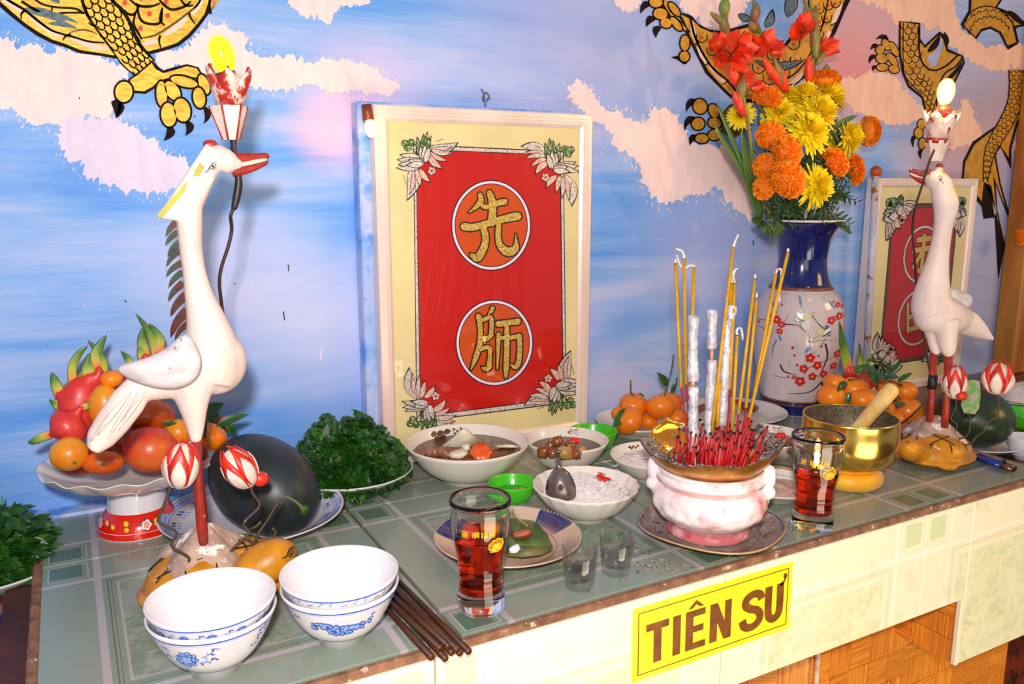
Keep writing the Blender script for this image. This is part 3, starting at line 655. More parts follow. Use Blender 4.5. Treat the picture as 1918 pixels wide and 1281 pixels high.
for a, b in (((9, 10), (292, 10)), ((292, 10), (292, 120)), ((292, 120), (9, 120)), ((9, 120), (9, 10))): p.stroke([a, b], 1.8, M_sb, smooth=False)
def bar(*pts): p.poly(pts, M_sb)
def R_(x0, y0, x1, y1): bar((x0, y0), (x1, y0), (x1, y1), (x0, y1))
y0, y1 = 34, 106
R_(22, y0, 62, y0+13); p.up(); R_(35, y0+11, 49, y1); R_(69, y0, 83, y1)                        # T I
R_(92, y0, 106, y1); p.up(); R_(104, y0, 128, y0+12); R_(104, y0+29, 125, y0+41); R_(104, y1-12, 129, y1)   # E
bar((96, y0-4), (109, y0-17), (112, y0-17), (125, y0-4), (117, y0-4), (110.5, y0-10), (104, y0-4))            # circumflex
R_(137, y0, 151, y1); R_(165, y0, 178, y1); p.up(); bar((137, y0), (151, y0), (178, y1), (164, y1))           # N
p.stroke([(238, y0+19), (234, y0+9), (221, y0+5), (208, y0+11), (206, y0+23), (216, y0+32), (230, y0+39), (236, y0+51), (231, y0+63), (218, y0+68), (205, y0+63), (200, y0+50)], [14.5]*12, M_sb, 6)   # S
p.up(); p.stroke([(252, y0), (252, y0+44), (255, y0+60), (264, y0+66), (273, y0+60), (276, y0+44), (276, y0)], [14.5]*7, M_sb, 6)     # U
p.stroke([(276, y0+4), (283, y0-2), (286, y0-10)], [6, 4, 3], M_sb); p.ell(285, y0-12, 3.8, 5, M_sb)           # horn
sp_ = p.build('lettering', sign, off=sign.location)
# ================================================================== FRAMED PANELS
M_alu = mat('satin_champagne_metal', 'fce8de', 0.32, 0.25, c2='f0d4c6', scale=12, stretch=(1, 1, 0.2))
M_cream = mat('cream_backing', 'ecd9a0', 0.5, c2='e0cc94', scale=8)
M_rpan = mat('red_lacquer', 'c60e05', 0.35)
M_rpan2 = mat('dark_red_lacquer', 'b81008', 0.35)
M_orange = mat('burnt_orange_enamel', 'cf4a04', 0.4)
M_blk = mat('black_outline', '120a0a', 0.4); M_wht = mat('pale_ring_enamel', 'e8dcf0', 0.4)
def glitter(name, a, b, c, sc=900, metal=0.5):
    t = NT(name); v = t.coord('Object'); n = t.voro(v, sc, out=1); s = t.new('ShaderNodeSeparateColor'); t.link(n, s.inputs[0])
    col = t.ramp(s.outputs[0], [(0.0, a), (0.45, b), (0.8, c), (0.93, 'fff6e0')])
    t.set(col=col, rough=0.4, metal=metal); return t.m
M_glit = glitter('gold_glitter', '9a6a08', 'e0b020', 'ffd94a')
M_silv = glitter('silver_glitter', '9a8c88', 'e0d4d0', 'f6e8e4', 700, 0.3)
M_pinkg = glitter('rose_glitter', 'c88878', 'ecb8a8', 'f8d8cc', 700, 0.3)
M_greeng = glitter('green_glitter', '1c4a10', '4c7a28', '88a858', 700, 0.3)
M_pane = None
def pane_mat():
    t = NT('picture_glass'); tr = t.new('ShaderNodeBsdfTransparent'); gl = t.new('ShaderNodeBsdfGlossy'); gl.inputs['Roughness'].default_value = 0.015
    lw = t.new('ShaderNodeFresnel'); lw.inputs[0].default_value = 1.5; mx = t.new('ShaderNodeMixShader')
    ge = t.new('ShaderNodeNewGeometry'); t.link(t.math('MULTIPLY', lw.outputs[0], t.math('SUBTRACT', 1.0, ge.outputs['Backfacing']), clamp=True), mx.inputs[0]); t.link(tr.outputs[0], mx.inputs[1]); t.link(gl.outputs[0], mx.inputs[2]); t.link(mx.outputs[0], t.out.inputs[0]); return t.m
M_pane = pane_mat()
# ornament drawn once in a 0..1 corner frame (taken from the top left corner, in crop pixels / 4.27)
def corner(p, mp2, dark=False):
    c = lambda x, y: mp2((x-330)/4.27, (y-210)/4.27)
    ew = 1.1
    def lf(a, b, w, m, bend=0.0): p.leaf(c(*a), c(*b), w/4.27, m, edge=M_blk, ew=ew, bend=bend)
    S1 = M_silv; P1 = M_pinkg; G1 = M_greeng
    for a, b, w, m, bn in (((455, 200), (665, 150), 74, S1, 0.16), ((300, 365), (258, 610), 84, S1, -0.14), ((460, 205), (625, 190), 32, P1, 0.08), ((460, 215), (625, 236), 36, S1, 0.1), ((450, 235), (582, 298), 34, P1, 0.1), ((440, 260), (545, 358), 50, P1, 0.1),
                           ((320, 375), (280, 565), 36, P1, -0.1), ((335, 375), (335, 545), 36, S1, -0.1), ((345, 370), (375, 503), 40, P1, 0), ((370, 370), (452, 468), 46, P1, 0.1),
                           ((385, 300), (350, 122), 48, G1, 0), ((395, 300), (400, 100), 46, G1, 0), ((400, 300), (430, 82), 46, G1, 0), ((405, 300), (462, 115), 44, G1, -.05),
                           ((395, 300), (218, 262), 50, S1, 0.05), ((395, 310), (198, 296), 50, S1, 0), ((395, 320), (205, 335), 48, S1, 0), ((395, 330), (190, 352), 44, S1, -0.1),
                           ((400, 320), (375, 190), 48, S1, 0), ((405, 320), (412, 180), 50, S1, 0), ((410, 320), (447, 200), 44, S1, 0), ((400, 325), (285, 300), 46, S1, 0), ((400, 330), (270, 340), 46, S1, 0)):
        lf(a, b, w, m, bn); p.L += 0.6
    for x, y, r in ((250, 165, 24), (300, 160, 26), (272, 200, 24)):
        q = c(x, y); p.ell(*q, (r+5)/4.27, (r+5)/4.27, M_blk, n=12, L=p.L); p.ell(*q, r/4.27, r/4.27, G1, n=12, L=p.L+1)
    p.stroke([c(295, 200), c(345, 250), c(395, 300)], 1.3, M_blk, L=p.L+1)
    for k, (sx, sy, d) in enumerate(() if 1 else ((520, 105, 16), (560, 100, 18), (600, 108, 16), (640, 130, 12), (215, 440, 16), (212, 480, 18), (215, 520, 16), (228, 560, 12))):
        q = c(sx, sy); p.ell(*q, d/4.27, d/4.27, M_blk, n=10, L=p.L-8); p.ell(*q, (d-5)/4.27, (d-5)/4.27, S1, n=10, L=p.L-7)
    for k in range(5):
        an = k*1.257+0.4; q = c(465+20*math.cos(an), 385+20*math.sin(an)); p.ell(*q, 17/4.27, 17/4.27, M_blk, n=10, L=p.L); p.ell(*q, 13/4.27, 13/4.27, P1, n=10, L=p.L+1)
    p.L += 2
    for a, b in (((500, 150), (560, 130)), ((240, 420), (262, 500)), ((400, 310), (455, 330))): p.stroke([c(*a), c(*b)], 0.9, M_blk, smooth=False)
    p.L += 1
def frame_panel(root, FX0, FX1, FZ0, FZ1, yf, art, bw=0.0235):
    """moulded metal frame with pane; yf is the front face"""
    off = 'w'
    # four mitred moulding pieces
    prof = [(0, 0.030), (0, 0.001), (0.0015, 0.0), (0.0085, 0.0), (0.0095, 0.0018), (0.0125, 0.0018), (0.0135, 0.0), (0.0185, 0.0005), (0.0235, 0.0045), (0.0235, 0.030)]
    prof = [(a*bw/0.0235, b) for a, b in prof]
    cor = [(FX0, FZ0, 1, 1), (FX1, FZ0, -1, 1), (FX1, FZ1, -1, -1), (FX0, FZ1, 1, -1)]
    for k in range(4):
        A, B = cor[k], cor[(k+1) % 4]; V = []
        for (x, z, sx, sz) in (A, B):
            for a, b in prof: V.append((x+sx*a, yf+b, z+sz*a))
        n = len(prof); F = [(i, i+1, n+i+1, n+i) for i in range(n-1)]+[(n-1, 0, n, 2*n-1), tuple(range(n)), tuple(range(2*n-1, n-1, -1))]
        MB().add((V, F)).build('frame_rail', M_alu, root, smooth=False, off=off)
    i = bw-0.001
    MB().add(box((FX0+i, yf+0.0075, FZ0+i), (FX1-i, yf+0.024, FZ1-i))).build('backing_board', M_cream, root, smooth=False, off=off)
    art()
    MB().add(box((FX0+i, yf+0.0038, FZ0+i), (FX1-i, yf+0.0050, FZ1-i))).build('glass_pane', M_pane, root, smooth=False, off=off)
YF = -0.058; ya = YF+0.0073
f1 = thing('framed_panel', 'large glazed red panel with two gold characters in a pale metal frame', 'picture', (0.62, YF, 0.004))
MB().add(box((0.407, -0.033, 0.001), (0.80, -0.002, 0.578), 0.002)).build('backing_box', M_bluewash, f1, smooth=False, off='w')
def art1():
    p = Paint(lambda x, y, h: W(x, y, ya-h), 0.00009); p.L = 2
    red = [(840, 277), (973, 284), (1000, 300), (1030, 330), (1052, 366), (1057, 560), (1059, 680), (1048, 712), (1020, 742), (993, 764), (858, 780), (832, 762), (805, 735), (780, 700), (775, 350), (800, 318), (822, 292)]
    full = [(775, 272), (1055, 285), (1060, 752), (781, 789)]
    p.poly([(774, 270), (1056, 283), (1061, 755), (780, 791)], M_blk); p.up().poly([(775.5, 272), (1054.5, 285), (1059.5, 753), (781.5, 789)], M_silv)
    p.up().poly([(778.5, 279), (1050, 290), (1056, 746), (787, 781)], M_blk); p.up().poly([(780, 280.5), (1048, 291.5), (1054, 744.5), (788.5, 779)], M_rpan); p.L += 3
    for cx, cy, rx, ry in ((920, 422, 75, 85), (926, 642, 73, 81)):
        p.ell(cx, cy, rx, ry, M_blk, n=48); p.ell(cx, cy, rx-2, ry-2, M_wht, n=48, L=p.L+1); p.ell(cx, cy, rx-6.5, ry-6.5, M_blk, n=48, L=p.L+2); p.ell(cx, cy, rx-8, ry-8, M_orange, n=48, L=p.L+3)
    p.L += 5
    c1 = lambda x, y: (700+x/4.27, 230+y/4.27)
    K = [([(850, 575), (858, 620), (820, 670), (760, 718)], [34, 44, 34, 5]), ([(860, 640), (880, 672), (930, 668), (1000, 640), (1045, 632)], [30, 34, 40, 46, 52]),
         ([(925, 560), (945, 620), (950, 720), (940, 800)], [44, 56, 60, 60]), ([(725, 830), (800, 835), (960, 790), (1100, 755), (1150, 748)], [60, 56, 52, 62, 62]),
         ([(880, 850), (895, 920), (880, 1000), (830, 1080), (785, 1060)], [50, 52, 56, 62, 34]), ([(800, 1078), (770, 1045)], [34, 3]),
         ([(1000, 800), (995, 900), (1010, 980), (1070, 1030), (1130, 1010), (1140, 950), (1134, 890)], [42, 44, 50, 70, 60, 26, 3])]
    c2 = lambda x, y: (820+x/4.575, 540+y/4.575)
    K2 = [([(470, 170), (458, 195), (430, 228)], [34, 30, 5]), ([(350, 240), (362, 320), (365, 430), (350, 520), (320, 610), (285, 695)], [46, 40, 42, 44, 40, 10]),
          ([(360, 275), (400, 265), (450, 250), (462, 300), (455, 400)], [36, 34, 40, 38, 34]), ([(370, 430), (420, 430), (462, 400)], [44, 44, 30]),
          ([(370, 520), (420, 505), (448, 520), (445, 600), (435, 680), (400, 690), (375, 670)], [34, 34, 36, 36, 46, 34, 5]),
          ([(520, 305), (600, 295), (685, 285)], [52, 46, 52]), ([(590, 300), (592, 400), (590, 560), (585, 700), (582, 765)], [40, 42, 46, 42, 16]),
          ([(520, 395), (518, 500), (510, 690)], [36, 32, 14]), ([(520, 420), (600, 425), (700, 410)], [30, 34, 40]), ([(700, 410), (702, 520), (690, 640), (660, 672), (615, 650)], [44, 40, 44, 40, 6])]
    for c, KK, sc in ((c1, K, 4.27), (c2, K2, 4.575)):
        for pts, ws in KK:
            p.stroke([c(*a) for a in pts], [w_/sc+5.2 for w_ in ws], M_blk); [p.ell(*c(*e), (w_/sc+5)/2, (w_/sc+5)/2, M_blk, n=12, L=p.L+0.3) for e, w_ in ((pts[0], ws[0]), (pts[-1], ws[-1]))]; p.L += 0.45
        p.L += 2
        for pts, ws in KK:
            p.stroke([c(*a) for a in pts], [w_/sc for w_ in ws], M_glit); [p.ell(*c(*e), w_/sc/2, w_/sc/2, M_glit, n=12, L=p.L+0.3) for e, w_ in ((pts[0], ws[0]), (pts[-1], ws[-1]))]; p.L += 0.45
    p.L = 10
    corner(p, lambda x, y: (777+x, 279+y)); p.L = 10
    corner(p, lambda x, y: (1052-x*0.95, 291+y)); p.L = 10
    corner(p, lambda x, y: (786+x*0.95, 783-y)); p.L = 10
    corner(p, lambda x, y: (1056-x*0.92, 748-y*0.95))
    p.build('red_character_panel', f1, off='w')
a = W(700, 197, YF); b = W(1111, 213, YF); frame_panel(f1, a[0], b[0], 0.004, (a[2]+b[2])/2, YF, art1)
hk = W(908, 196, -0.02)
MB().add(stube([hk+(0, 0, -0.01), hk+(0, -0.004, 0.006), hk+(0.006, -0.005, 0.012), hk+(0, -0.005, 0.019), hk+(-0.006, -0.004, 0.012), hk+(-0.002, 0.0, 0.006), hk+(0.002, 0.006, 0.016), hk+(0, 0.012, 0.026)], 0.0012, 6)).build('hanging_hook', mat('grey_wire', '7c7480', 0.4, 0.7), f1, off='w')
# ---- second frame
q8 = lambda px, py, y=-0.03: W(px, py, y)
f2 = thing('framed_panel', 'smaller red and gold framed panel behind the right-hand crane', 'picture', (1.77, -0.03, -0.03))
F2X0, F2X1, F2Z1 = W(1646, 335, -0.035)[0], W(1834, 335, -0.035)[0], W(1740, 334, -0.035)[2]
F2Z0 = -0.0295
def art2():
    def mp(x, y, h):
        h *= 0.7  # 0..200 wide, 0..290 high board on the second frame
        return np.array((F2X0+0.022+(F2X1-F2X0-0.044)*x/200, -0.035+0.0073-h, F2Z1-0.022-(F2Z1-F2Z0-0.044)*y/290))
    p = Paint(mp, 0.00012); p.L = 2
    p.poly([(25, 22), (178, 22), (178, 262), (25, 262)], M_blk); p.up().poly([(26.5, 23.5), (176.5, 23.5), (176.5, 260.5), (26.5, 260.5)], M_inkb); p.up().poly([(31, 29), (172, 29), (172, 255), (31, 255)], M_rpan2); p.L += 2
    for cy in (98, 194):
        p.ell(102, cy, 44, 44, M_blk, n=40); p.ell(102, cy, 43, 43, M_silv, n=40, L=p.L+1); p.ell(102, cy, 39.5, 39.5, M_blk, n=40, L=p.L+2); p.ell(102, cy, 38.7, 38.7, M_rpan2, n=40, L=p.L+3)
    p.L += 5
    for pts, ww in (([(86, 76), (118, 74)], 8), ([(102, 68), (102, 118), (94, 122)], 8), ([(78, 92), (126, 88)], 8), ([(100, 94), (82, 118)], 7), ([(86, 172), (118, 168)], 7), ([(84, 192), (120, 188)], 7), ([(82, 212), (122, 206)], 8), ([(101, 168), (101, 212)], 7), ([(112, 176), (126, 216)], 6), ([(78, 170), (84, 216)], 6)):
        p.stroke(pts, ww+3, M_blk, smooth=len(pts) > 2); p.stroke(pts, ww, M_glit, smooth=len(pts) > 2, L=p.L+4); p.L += .3
    s_ = 0.62
    for sx, sy, ox, oy in ((s_, s_*.8, 28, 26), (-s_, s_*.8, 175, 26), (s_, -s_*.8, 28, 258), (-s_, -s_*.8, 175, 258)):
        p.L = 10; corner(p, lambda x, y: (ox+x*sx, oy+y*sy))
    p.build('red_character_panel', f2, off='w')
frame_panel(f2, F2X0, F2X1, F2Z0, F2Z1, -0.035, art2, 0.020)
pl = thing('painted_pole', 'thin whitewashed pole with an orange ball finial leaning beside the smaller frame', 'pole', W(1620, 742, -0.050))
M_pole = mat('whitewashed_pole', 'd8d0dc', 0.6, c2='b8b4cc', scale=20, c3='a86a30', scale3=22, lo3=0.58, hi3=0.62)
a = W(1640, 330, -0.050); b = W(1620, 742, -0.050); b[2] = -0.0295
MB().add(tube([b, a], 0.0075, 12)).build('pole', M_pole, pl, off='w')
MB().add(ellipsoid(a+(0, 0, 0.010), 0.0125)).build('ball_finial', mat('orange_wood', 'c2541c', 0.35, c2='a83c14', scale=60), pl, off='w')
# ---- far right post and marigold garland end
post = MB().add(box((float(W(1889, 757, -0.06)[0]), -0.06, -0.030), (2.40, -0.002, 1.05), 0.004))
single(post, 'wooden_post', mat('amber_varnished_wood', 'a85c1e', 0.35, c2='c8842c', scale=14, stretch=(3, 1, 0.25)), (2.19, -0.03, -0.03), 'amber varnished wooden post at the far right edge', 'post', world=True, smooth=False)

# ================================================================== BULBS
def bulb_mat(name, col, e1, e2):
    t = NT(name); g = t.new('ShaderNodeLayerWeight'); g.inputs[0].default_value = 0.4
    col_ = t.mix(t.step(g.outputs[1], 0.25, 0.85), lin('fff6a0') if e1 > 2 else lin(col), lin(col)); t.set(col=lin(col), rough=0.12, emit=col_, es=e1, coat=0.6); return t.m
M_bulbY = bulb_mat('lit_yellow_bulb', 'fff01e', 0.9, 0); M_bulbH = bulb_mat('lit_bright_bulb', 'ffd818', 2.6, 0); M_bulbO = bulb_mat('lit_orange_bulb', 'ffb438', 3.0, 0)
def egg(c, r, h, d, flip=1):
    R = frame_z(d)
    return ellipsoid(c, (r, r, h), 24, 16, R, fn=lambda q: 1.0-0.16*max(q[2], 0)**2 if flip > 0 else 1.0-0.2*max(q[2], 0))
hb = thing('hanging_bulb', 'small glowing bulb in brown holder at the top left corner of the large frame', 'light bulb', W(690, 205, -0.075))
MB().add(tube([W(686, 196, -0.070), W(690, 225, -0.072)], [0.0075, 0.0085], 14)).build('bulb_holder', mat('brown_bakelite', '7c3818', 0.4), hb, off='w')
MB().add(egg(W(694, 241, -0.073), 0.0085, 0.0155, (0.1, 0, -1))).build('bulb_glass', M_bulbO, hb, off='w')
light('hanging_bulb_light', 'POINT', tuple(W(700, 268, -0.11)), 0.12, (1, 0.6, 0.25), 0.008)
# ================================================================== CRANE STATUES
M_crane = mat('chalky_white_paint', 'e2ccc4', 0.5, c2='d2bab2', scale=22, lo=0.45, hi=0.75, bump=0.25, bscale=70, bdist=0.0012, c3='8c7a74', scale3=95, lo3=0.70, hi3=0.74)
M_wing = mat('dusty_white_paint', 'd8ccce', 0.55, c2='a89c98', scale=30, lo=0.5, hi=0.8, stretch=(1, 1, 2.2), bump=0.4, bscale=60, bdist=0.0015, c3='7a7476', scale3=42, lo3=0.69, hi3=0.70)
M_cred = mat('worn_red_paint', 'b3281c', 0.42, c2='7c2c20', scale=60, bump=0.2, c3='ead0c4', scale3=70, lo3=0.66, hi3=0.68)
M_bred = mat('bright_red_paint', 'e02a14', 0.4, c2='b02014', scale=60, c3='f0d0c0', scale3=90, lo3=0.66, hi3=0.69)
M_yel = mat('yellow_ochre_paint', 'f0ac14', 0.5, c2='d89010', scale=60)
M_mane = mat('tarnished_green_metal', '22382c', 0.4, 0.5, c2='4c1c14', scale=26, lo=0.45, hi=0.55, c3='101c16', scale3=80, lo3=0.5, hi3=0.7)
M_wire = mat('brown_cable', '33180f', 0.5); M_wire2 = mat('rusty_iron_wire', '5a4030', 0.6, 0.2, c2='3c3c28', scale=60, c3='c8b8a0', scale3=90, lo3=0.65, hi3=0.68)
M_tapeb = mat('black_insulating_tape', '1c1618', 0.45)
M_lotus = mat('lotus_red_white_paint', 'f3d8ca', 0.45, c2='d8b4a6', scale=60, c3='b02a22', scale3=30, lo3=0.54, hi3=0.58)
M_turt = mat('mustard_yellow_paint', 'd88e06', 0.4, c2='b87408', scale=40, bump=0.3, bscale=90, c3='e0c8b0', scale3=50, lo3=0.67, hi3=0.69, coat=0.2)
M_mound = mat('pinkish_plaster', 'c8a48e', 0.7, c2='9a7c6c', scale=50, bump=0.6, bscale=70, bdist=0.002, c3='ece2dc', scale3=60, lo3=0.55, hi3=0.62)
M_dot = mat('paint_black', '15100e', 0.4)
M_bwht = mat('bud_white', 'ecd8cc', 0.4, c2='d6bbae', scale=50, c3='a08c84', scale3=60, lo3=0.66, hi3=0.7)

def petal3(base, tipd, L, w, r0, R, hh, n=8):
    """cupped petal: R frame (z = flower axis), tipd azimuth; starts at radius 0, bulges to r0"""
    V = []; F = []
    for i in range(n):
        u = i/(n-1)
        rr = r0*math.sqrt(max(.01, 1-(2*L*u/hh-1)**2))*(1-.22*max(0, 2*L*u/hh-1))
        ww = w*math.sin(math.pi*(0.08+0.92*u)**0.8)**0.8 if u < 1 else 0.0002
        for k in (-1, -0.5, 0, 0.5, 1):
            a = tipd+k*ww; V.append(np.array((rr*math.cos(a), rr*math.sin(a), L*u)))
    for i in range(n-1):
        for k in range(4): F.append((i*5+k, i*5+k+1, (i+1)*5+k+1, (i+1)*5+k))
    V = np.array(V); return xf((V, F), R, base)
def lotus_bud(root, name, c, r, h, d, label, seed, off='w'):
    """closed carved bud: core, outer petals with red edge stripes"""
    rnd = random.Random(seed); R = frame_z(d, rnd.random()*6)
    base = np.array(c)-np.array(R[:, 2])*h*0.5
    core = MB().add(ellipsoid(np.array(c), (r*0.90, r*0.90, h*0.50), 20, 14, R, fn=lambda q: 1-0.22*max(q[2], 0)))
    o = core.build(name, M_bwht, root, off=off); o['label'] = label
    red = MB(); wht = MB()
    for k in range(6):
        a = k*math.pi/3+rnd.uniform(-.1, .1); rr = r*(1.0 if k % 2 else 0.94); L = h*(0.98 if k % 2 else 1.04)
        red.add(petal3(base, a, L*.93, 0.62, rr*1.0, R, h)); wht.add(petal3(base, a, L*0.66, 0.44, rr*1.05, R, h))
    for m, mm, nm in ((red, M_bred, 'petal_edge'), (wht, M_bwht, 'petal')):
        ob = m.build(nm, mm, o, off=off); sd = ob.modifiers.new('s', 'SOLIDIFY'); sd.thickness = r*0.07; sd.offset = 0
        ob['kind'] = 'stuff'
    return o
def lotus_cup(root, c, r, h, d):
    """open lotus cup holding the bulb: pointed petals, disc, cone foot"""
    R = frame_z(d, 0.3); c = np.array(c)
    prof = [(0.0001, 0), (r*0.55, 0.0), (r*0.72, h*0.12), (r*0.62, h*0.2)]
    cup = MB().add(xf(lathe([(0.0001, h*0.05), (r*0.62, h*0.05), (r*0.86, h*0.35), (r*0.95, h*0.62), (r*0.86, h*0.62), (r*0.7, h*0.4), (0.0001, h*0.3)], 24), R, c)); o = cup.build('lotus_cup', M_lotus, root, off='w')
    MB().add(xf(lathe([(0.0001, -h*0.06), (r*0.66, -h*0.10), (r*0.72, 0.0), (r*0.62, h*0.06), (0.0001, h*0.06)], 24), R, c)).build('lotus_disc', M_cred, root, off='w')
    for k in range(6):
        a = k*math.pi/3
        P = []
        for u in np.linspace(0, 1, 6):
            ww = 0.66*(1-u**2.6)+0.01; rr = r*(0.66+0.42*math.sin(u*1.5)); 
            for s_ in (-1, 0, 1): P.append((rr*math.cos(a+s_*ww)*(1.08 if s_ == 0 else 1), rr*math.sin(a+s_*ww)*(1.08 if s_ == 0 else 1), h*(0.25+0.55*u)))
        F = [(i*3+q, i*3+q+1, i*3+q+4, i*3+q+3) for i in range(5) for q in (0, 1)]
        ob = MB().add(xf((P, F), R, c)).build('lotus_petal', M_lotus, root, off='w'); sd = ob.modifiers.new('s', 'SOLIDIFY'); sd.thickness = r*0.09; sd.offset = 0
        MB().add(tube([c+R@np.array((r*1.0*math.cos(a), r*1.0*math.sin(a), h*0.66)), c+R@np.array((r*1.04*math.cos(a), r*1.04*math.sin(a), h*0.84))], [r*0.16, r*0.04], 6)).build('petal_tip', M_cred, ob, off='w')
    return o
# ---------------- left crane: profile traced on the vertical plane it stands in
LP0 = T(378, 1018, 0.06)
def L(px, py, dy=0.0): return W(px, py, LP0[1]+dy)
ml = mpp(LP0)
crl = thing('crane_statue', 'white crane statue on a mustard turtle, left end of the altar, beak pointing right', 'statue', (LP0[0], LP0[1], 0))
b = MB()
neck = [(398, 300, 22), (384, 325, 25), (366, 352, 30), (355, 385, 28), (355, 420, 22.5), (357, 460, 20.5), (363, 505, 20.5), (373, 555, 26), (386, 600, 36), (394, 640, 47), (398, 680, 56), (388, 706, 52)]
b.add(stube([L(x, y) for x, y, r in neck], [r*ml*(0.80 if i < 4 else 0.97) for i, (x, y, r) in enumerate(neck)], 20, 4))
b.add(stube([L(x, y) for x, y in ((415, 688), (380, 688), (330, 700), (280, 718), (235, 735))], [k*ml for k in (44, 53, 46, 32, 18)], 18, 4))
b.add(ellipsoid(L(404, 678), (55*ml, 46*ml, 60*ml), 20, 14))
# hackle wedge behind the head
b.add(prism([(386, 268), (297, 402), (301, 410), (332, 414), (360, 410), (400, 340), (410, 285)], lambda x, y, h: L(x, y, h-0.011), 0.022))
b.add(ellipsoid(L(405, 296), (28*ml, 20*ml, 24*ml)))
b.add(stube([L(425, 303), L(440, 306), L(452, 308)], [24*ml, 16*ml, 11*ml], 12, 3))
b.add(stube([L(398, 290), L(394, 274)], [16*ml, 12*ml], 10, 2))
# thighs
for dy in (-0.014, 0.016):
    b.add(stube([L(358, 715, dy*0.5), L(362, 760, dy), L(366, 800, dy), L(367, 828, dy)], [44*ml, 26*ml, 16*ml, 9*ml], 14, 4))
# tail
tb_ = [(262, 722, 24), (240, 752, 30), (212, 790, 29), (188, 822, 24), (174, 842, 12)]
b.add(tube([L(x, y, -0.004) for x, y, r in tb_], [(r*ml, 0.012) for x, y, r in tb_], 14, up=None) if 0 else tube(catmull([L(x, y, -0.004) for x, y, r in tb_], 4), [(0.011, r*ml) for r in np.interp(np.linspace(0, 4, 17), range(5), [t_[2] for t_ in tb_])], 16, up=(0, 1, 0)))
body = remesh(b.build('body', M_crane, crl, off='w'), 0.0019, 5)
# wing lying over the back
wp = [(352, 618), (330, 640), (300, 664), (262, 678), (213, 686), (222, 697), (250, 712), (292, 725), (330, 726), (358, 716), (374, 698), (378, 672), (366, 644)]
V = [L(x, y, -0.030-0.022*math.sin(math.pi*(i/len(wp)))) for i, (x, y) in enumerate(wp)]
def wing_surf(side):
    # lenticular wing: rim on outline, belly pushed outwards
    P = []; n = len(wp); c = (318, 690); F = []; rings = 5
    for k in range(rings+1):
        f = 1-k/rings
        for i, (x, y) in enumerate(wp):
            xx = c[0]+(x-c[0])*f; yy = c[1]+(y-c[1])*f; prog = (xx-213)/165
            base = 0.012+0.034*min(1, max(0, prog))**0.8
            P.append(L(xx, yy, side*(-(base+0.010*math.sqrt(max(0, 1-f*f))*(0.5+prog)))))
    for k in range(rings):
        for i in range(n): j = (i+1) % n; F.append((k*n+i, k*n+j, (k+1)*n+j, (k+1)*n+i))
    return P, F
for s_ in (1, -1):
    ob = MB().add(wing_surf(s_)).build('wing', M_wing, crl, off='w'); sd = ob.modifiers.new('s', 'SOLIDIFY'); sd.thickness = 0.008; sd.offset = 0; sb_ = ob.modifiers.new('b', 'SUBSURF'); sb_.levels = 1; sb_.render_levels = 1
# tail feather ridges
fb = MB()
for k, (o0, o1) in enumerate((((258, 735), (200, 826)), ((274, 735), (222, 806)), ((246, 735), (182, 818)), ((236, 742), (170, 826)))):
    fb.add(stube([L(*o0, -0.0165), L((o0[0]+o1[0])/2-2, (o0[1]+o1[1])/2, -0.018), L(*o1, -0.013)], [0.0008, 0.0022, 0.0008], 6, 4))
fb.build('tail_feather', M_crane, crl, off='w')
# beak (upper, lower, white gap), crest, yellow nape stripe, eye
up_ = MB().add(stube([L(436, 299), L(455, 297), L(480, 294), L(498, 292), L(503, 296)], [12*ml, 10.5*ml, 7*ml, 5.5*ml, 3*ml], 12, 4)); bk = up_.build('upper_beak', M_cred, crl, off='w')
MB().add(stube([L(436, 319), L(455, 318), L(480, 311), L(497, 304), L(502, 302)], [12*ml, 9*ml, 7*ml, 5*ml, 2.5*ml], 12, 4)).build('lower_beak', M_cred, crl, off='w')
MB().add(stube([L(438, 309, -0.002), L(470, 304, -0.002), L(499, 298.5, -0.002)], [7*ml, 5*ml, 3*ml], 8, 4)).build('beak_lining', M_bwht, crl, off='w')
MB().add(ellipsoid(L(394, 271), (12.5*ml, 11*ml, 9*ml))).build('red_crown', M_cred, crl, off='w')
MB().add(prism([(374, 305), (366, 318), (362, 328), (372, 330), (382, 312)], lambda x, y, h: L(x, y, h-0.0155), 0.031)).build('nape_stripe', M_yel, crl, off='w', smooth=False)
MB().add(prism([(350, 340), (296, 400), (297, 407), (303, 408), (348, 356)], lambda x, y, h: L(x, y, h-0.0125), 0.025)).build('nape_stripe', M_yel, crl, off='w', smooth=False)
ey = Paint(lambda x, y, h: L(x, y, -0.0205-h), 0.0002)
ey.L = 2
ey.stroke([(383, 322), (388, 320), (392, 314), (397, 307), (406, 304)], [1, 1.6, 1.6, 1.8, 1], M_dot); ey.stroke([(392, 314), (398, 316), (403, 312), (404, 307)], [1, 1.4, 1.4, 1.2], M_dot); ey.ell(399, 311.5, 2.2, 2.4, M_dot)
ey.build('painted_eye', crl, off='w')
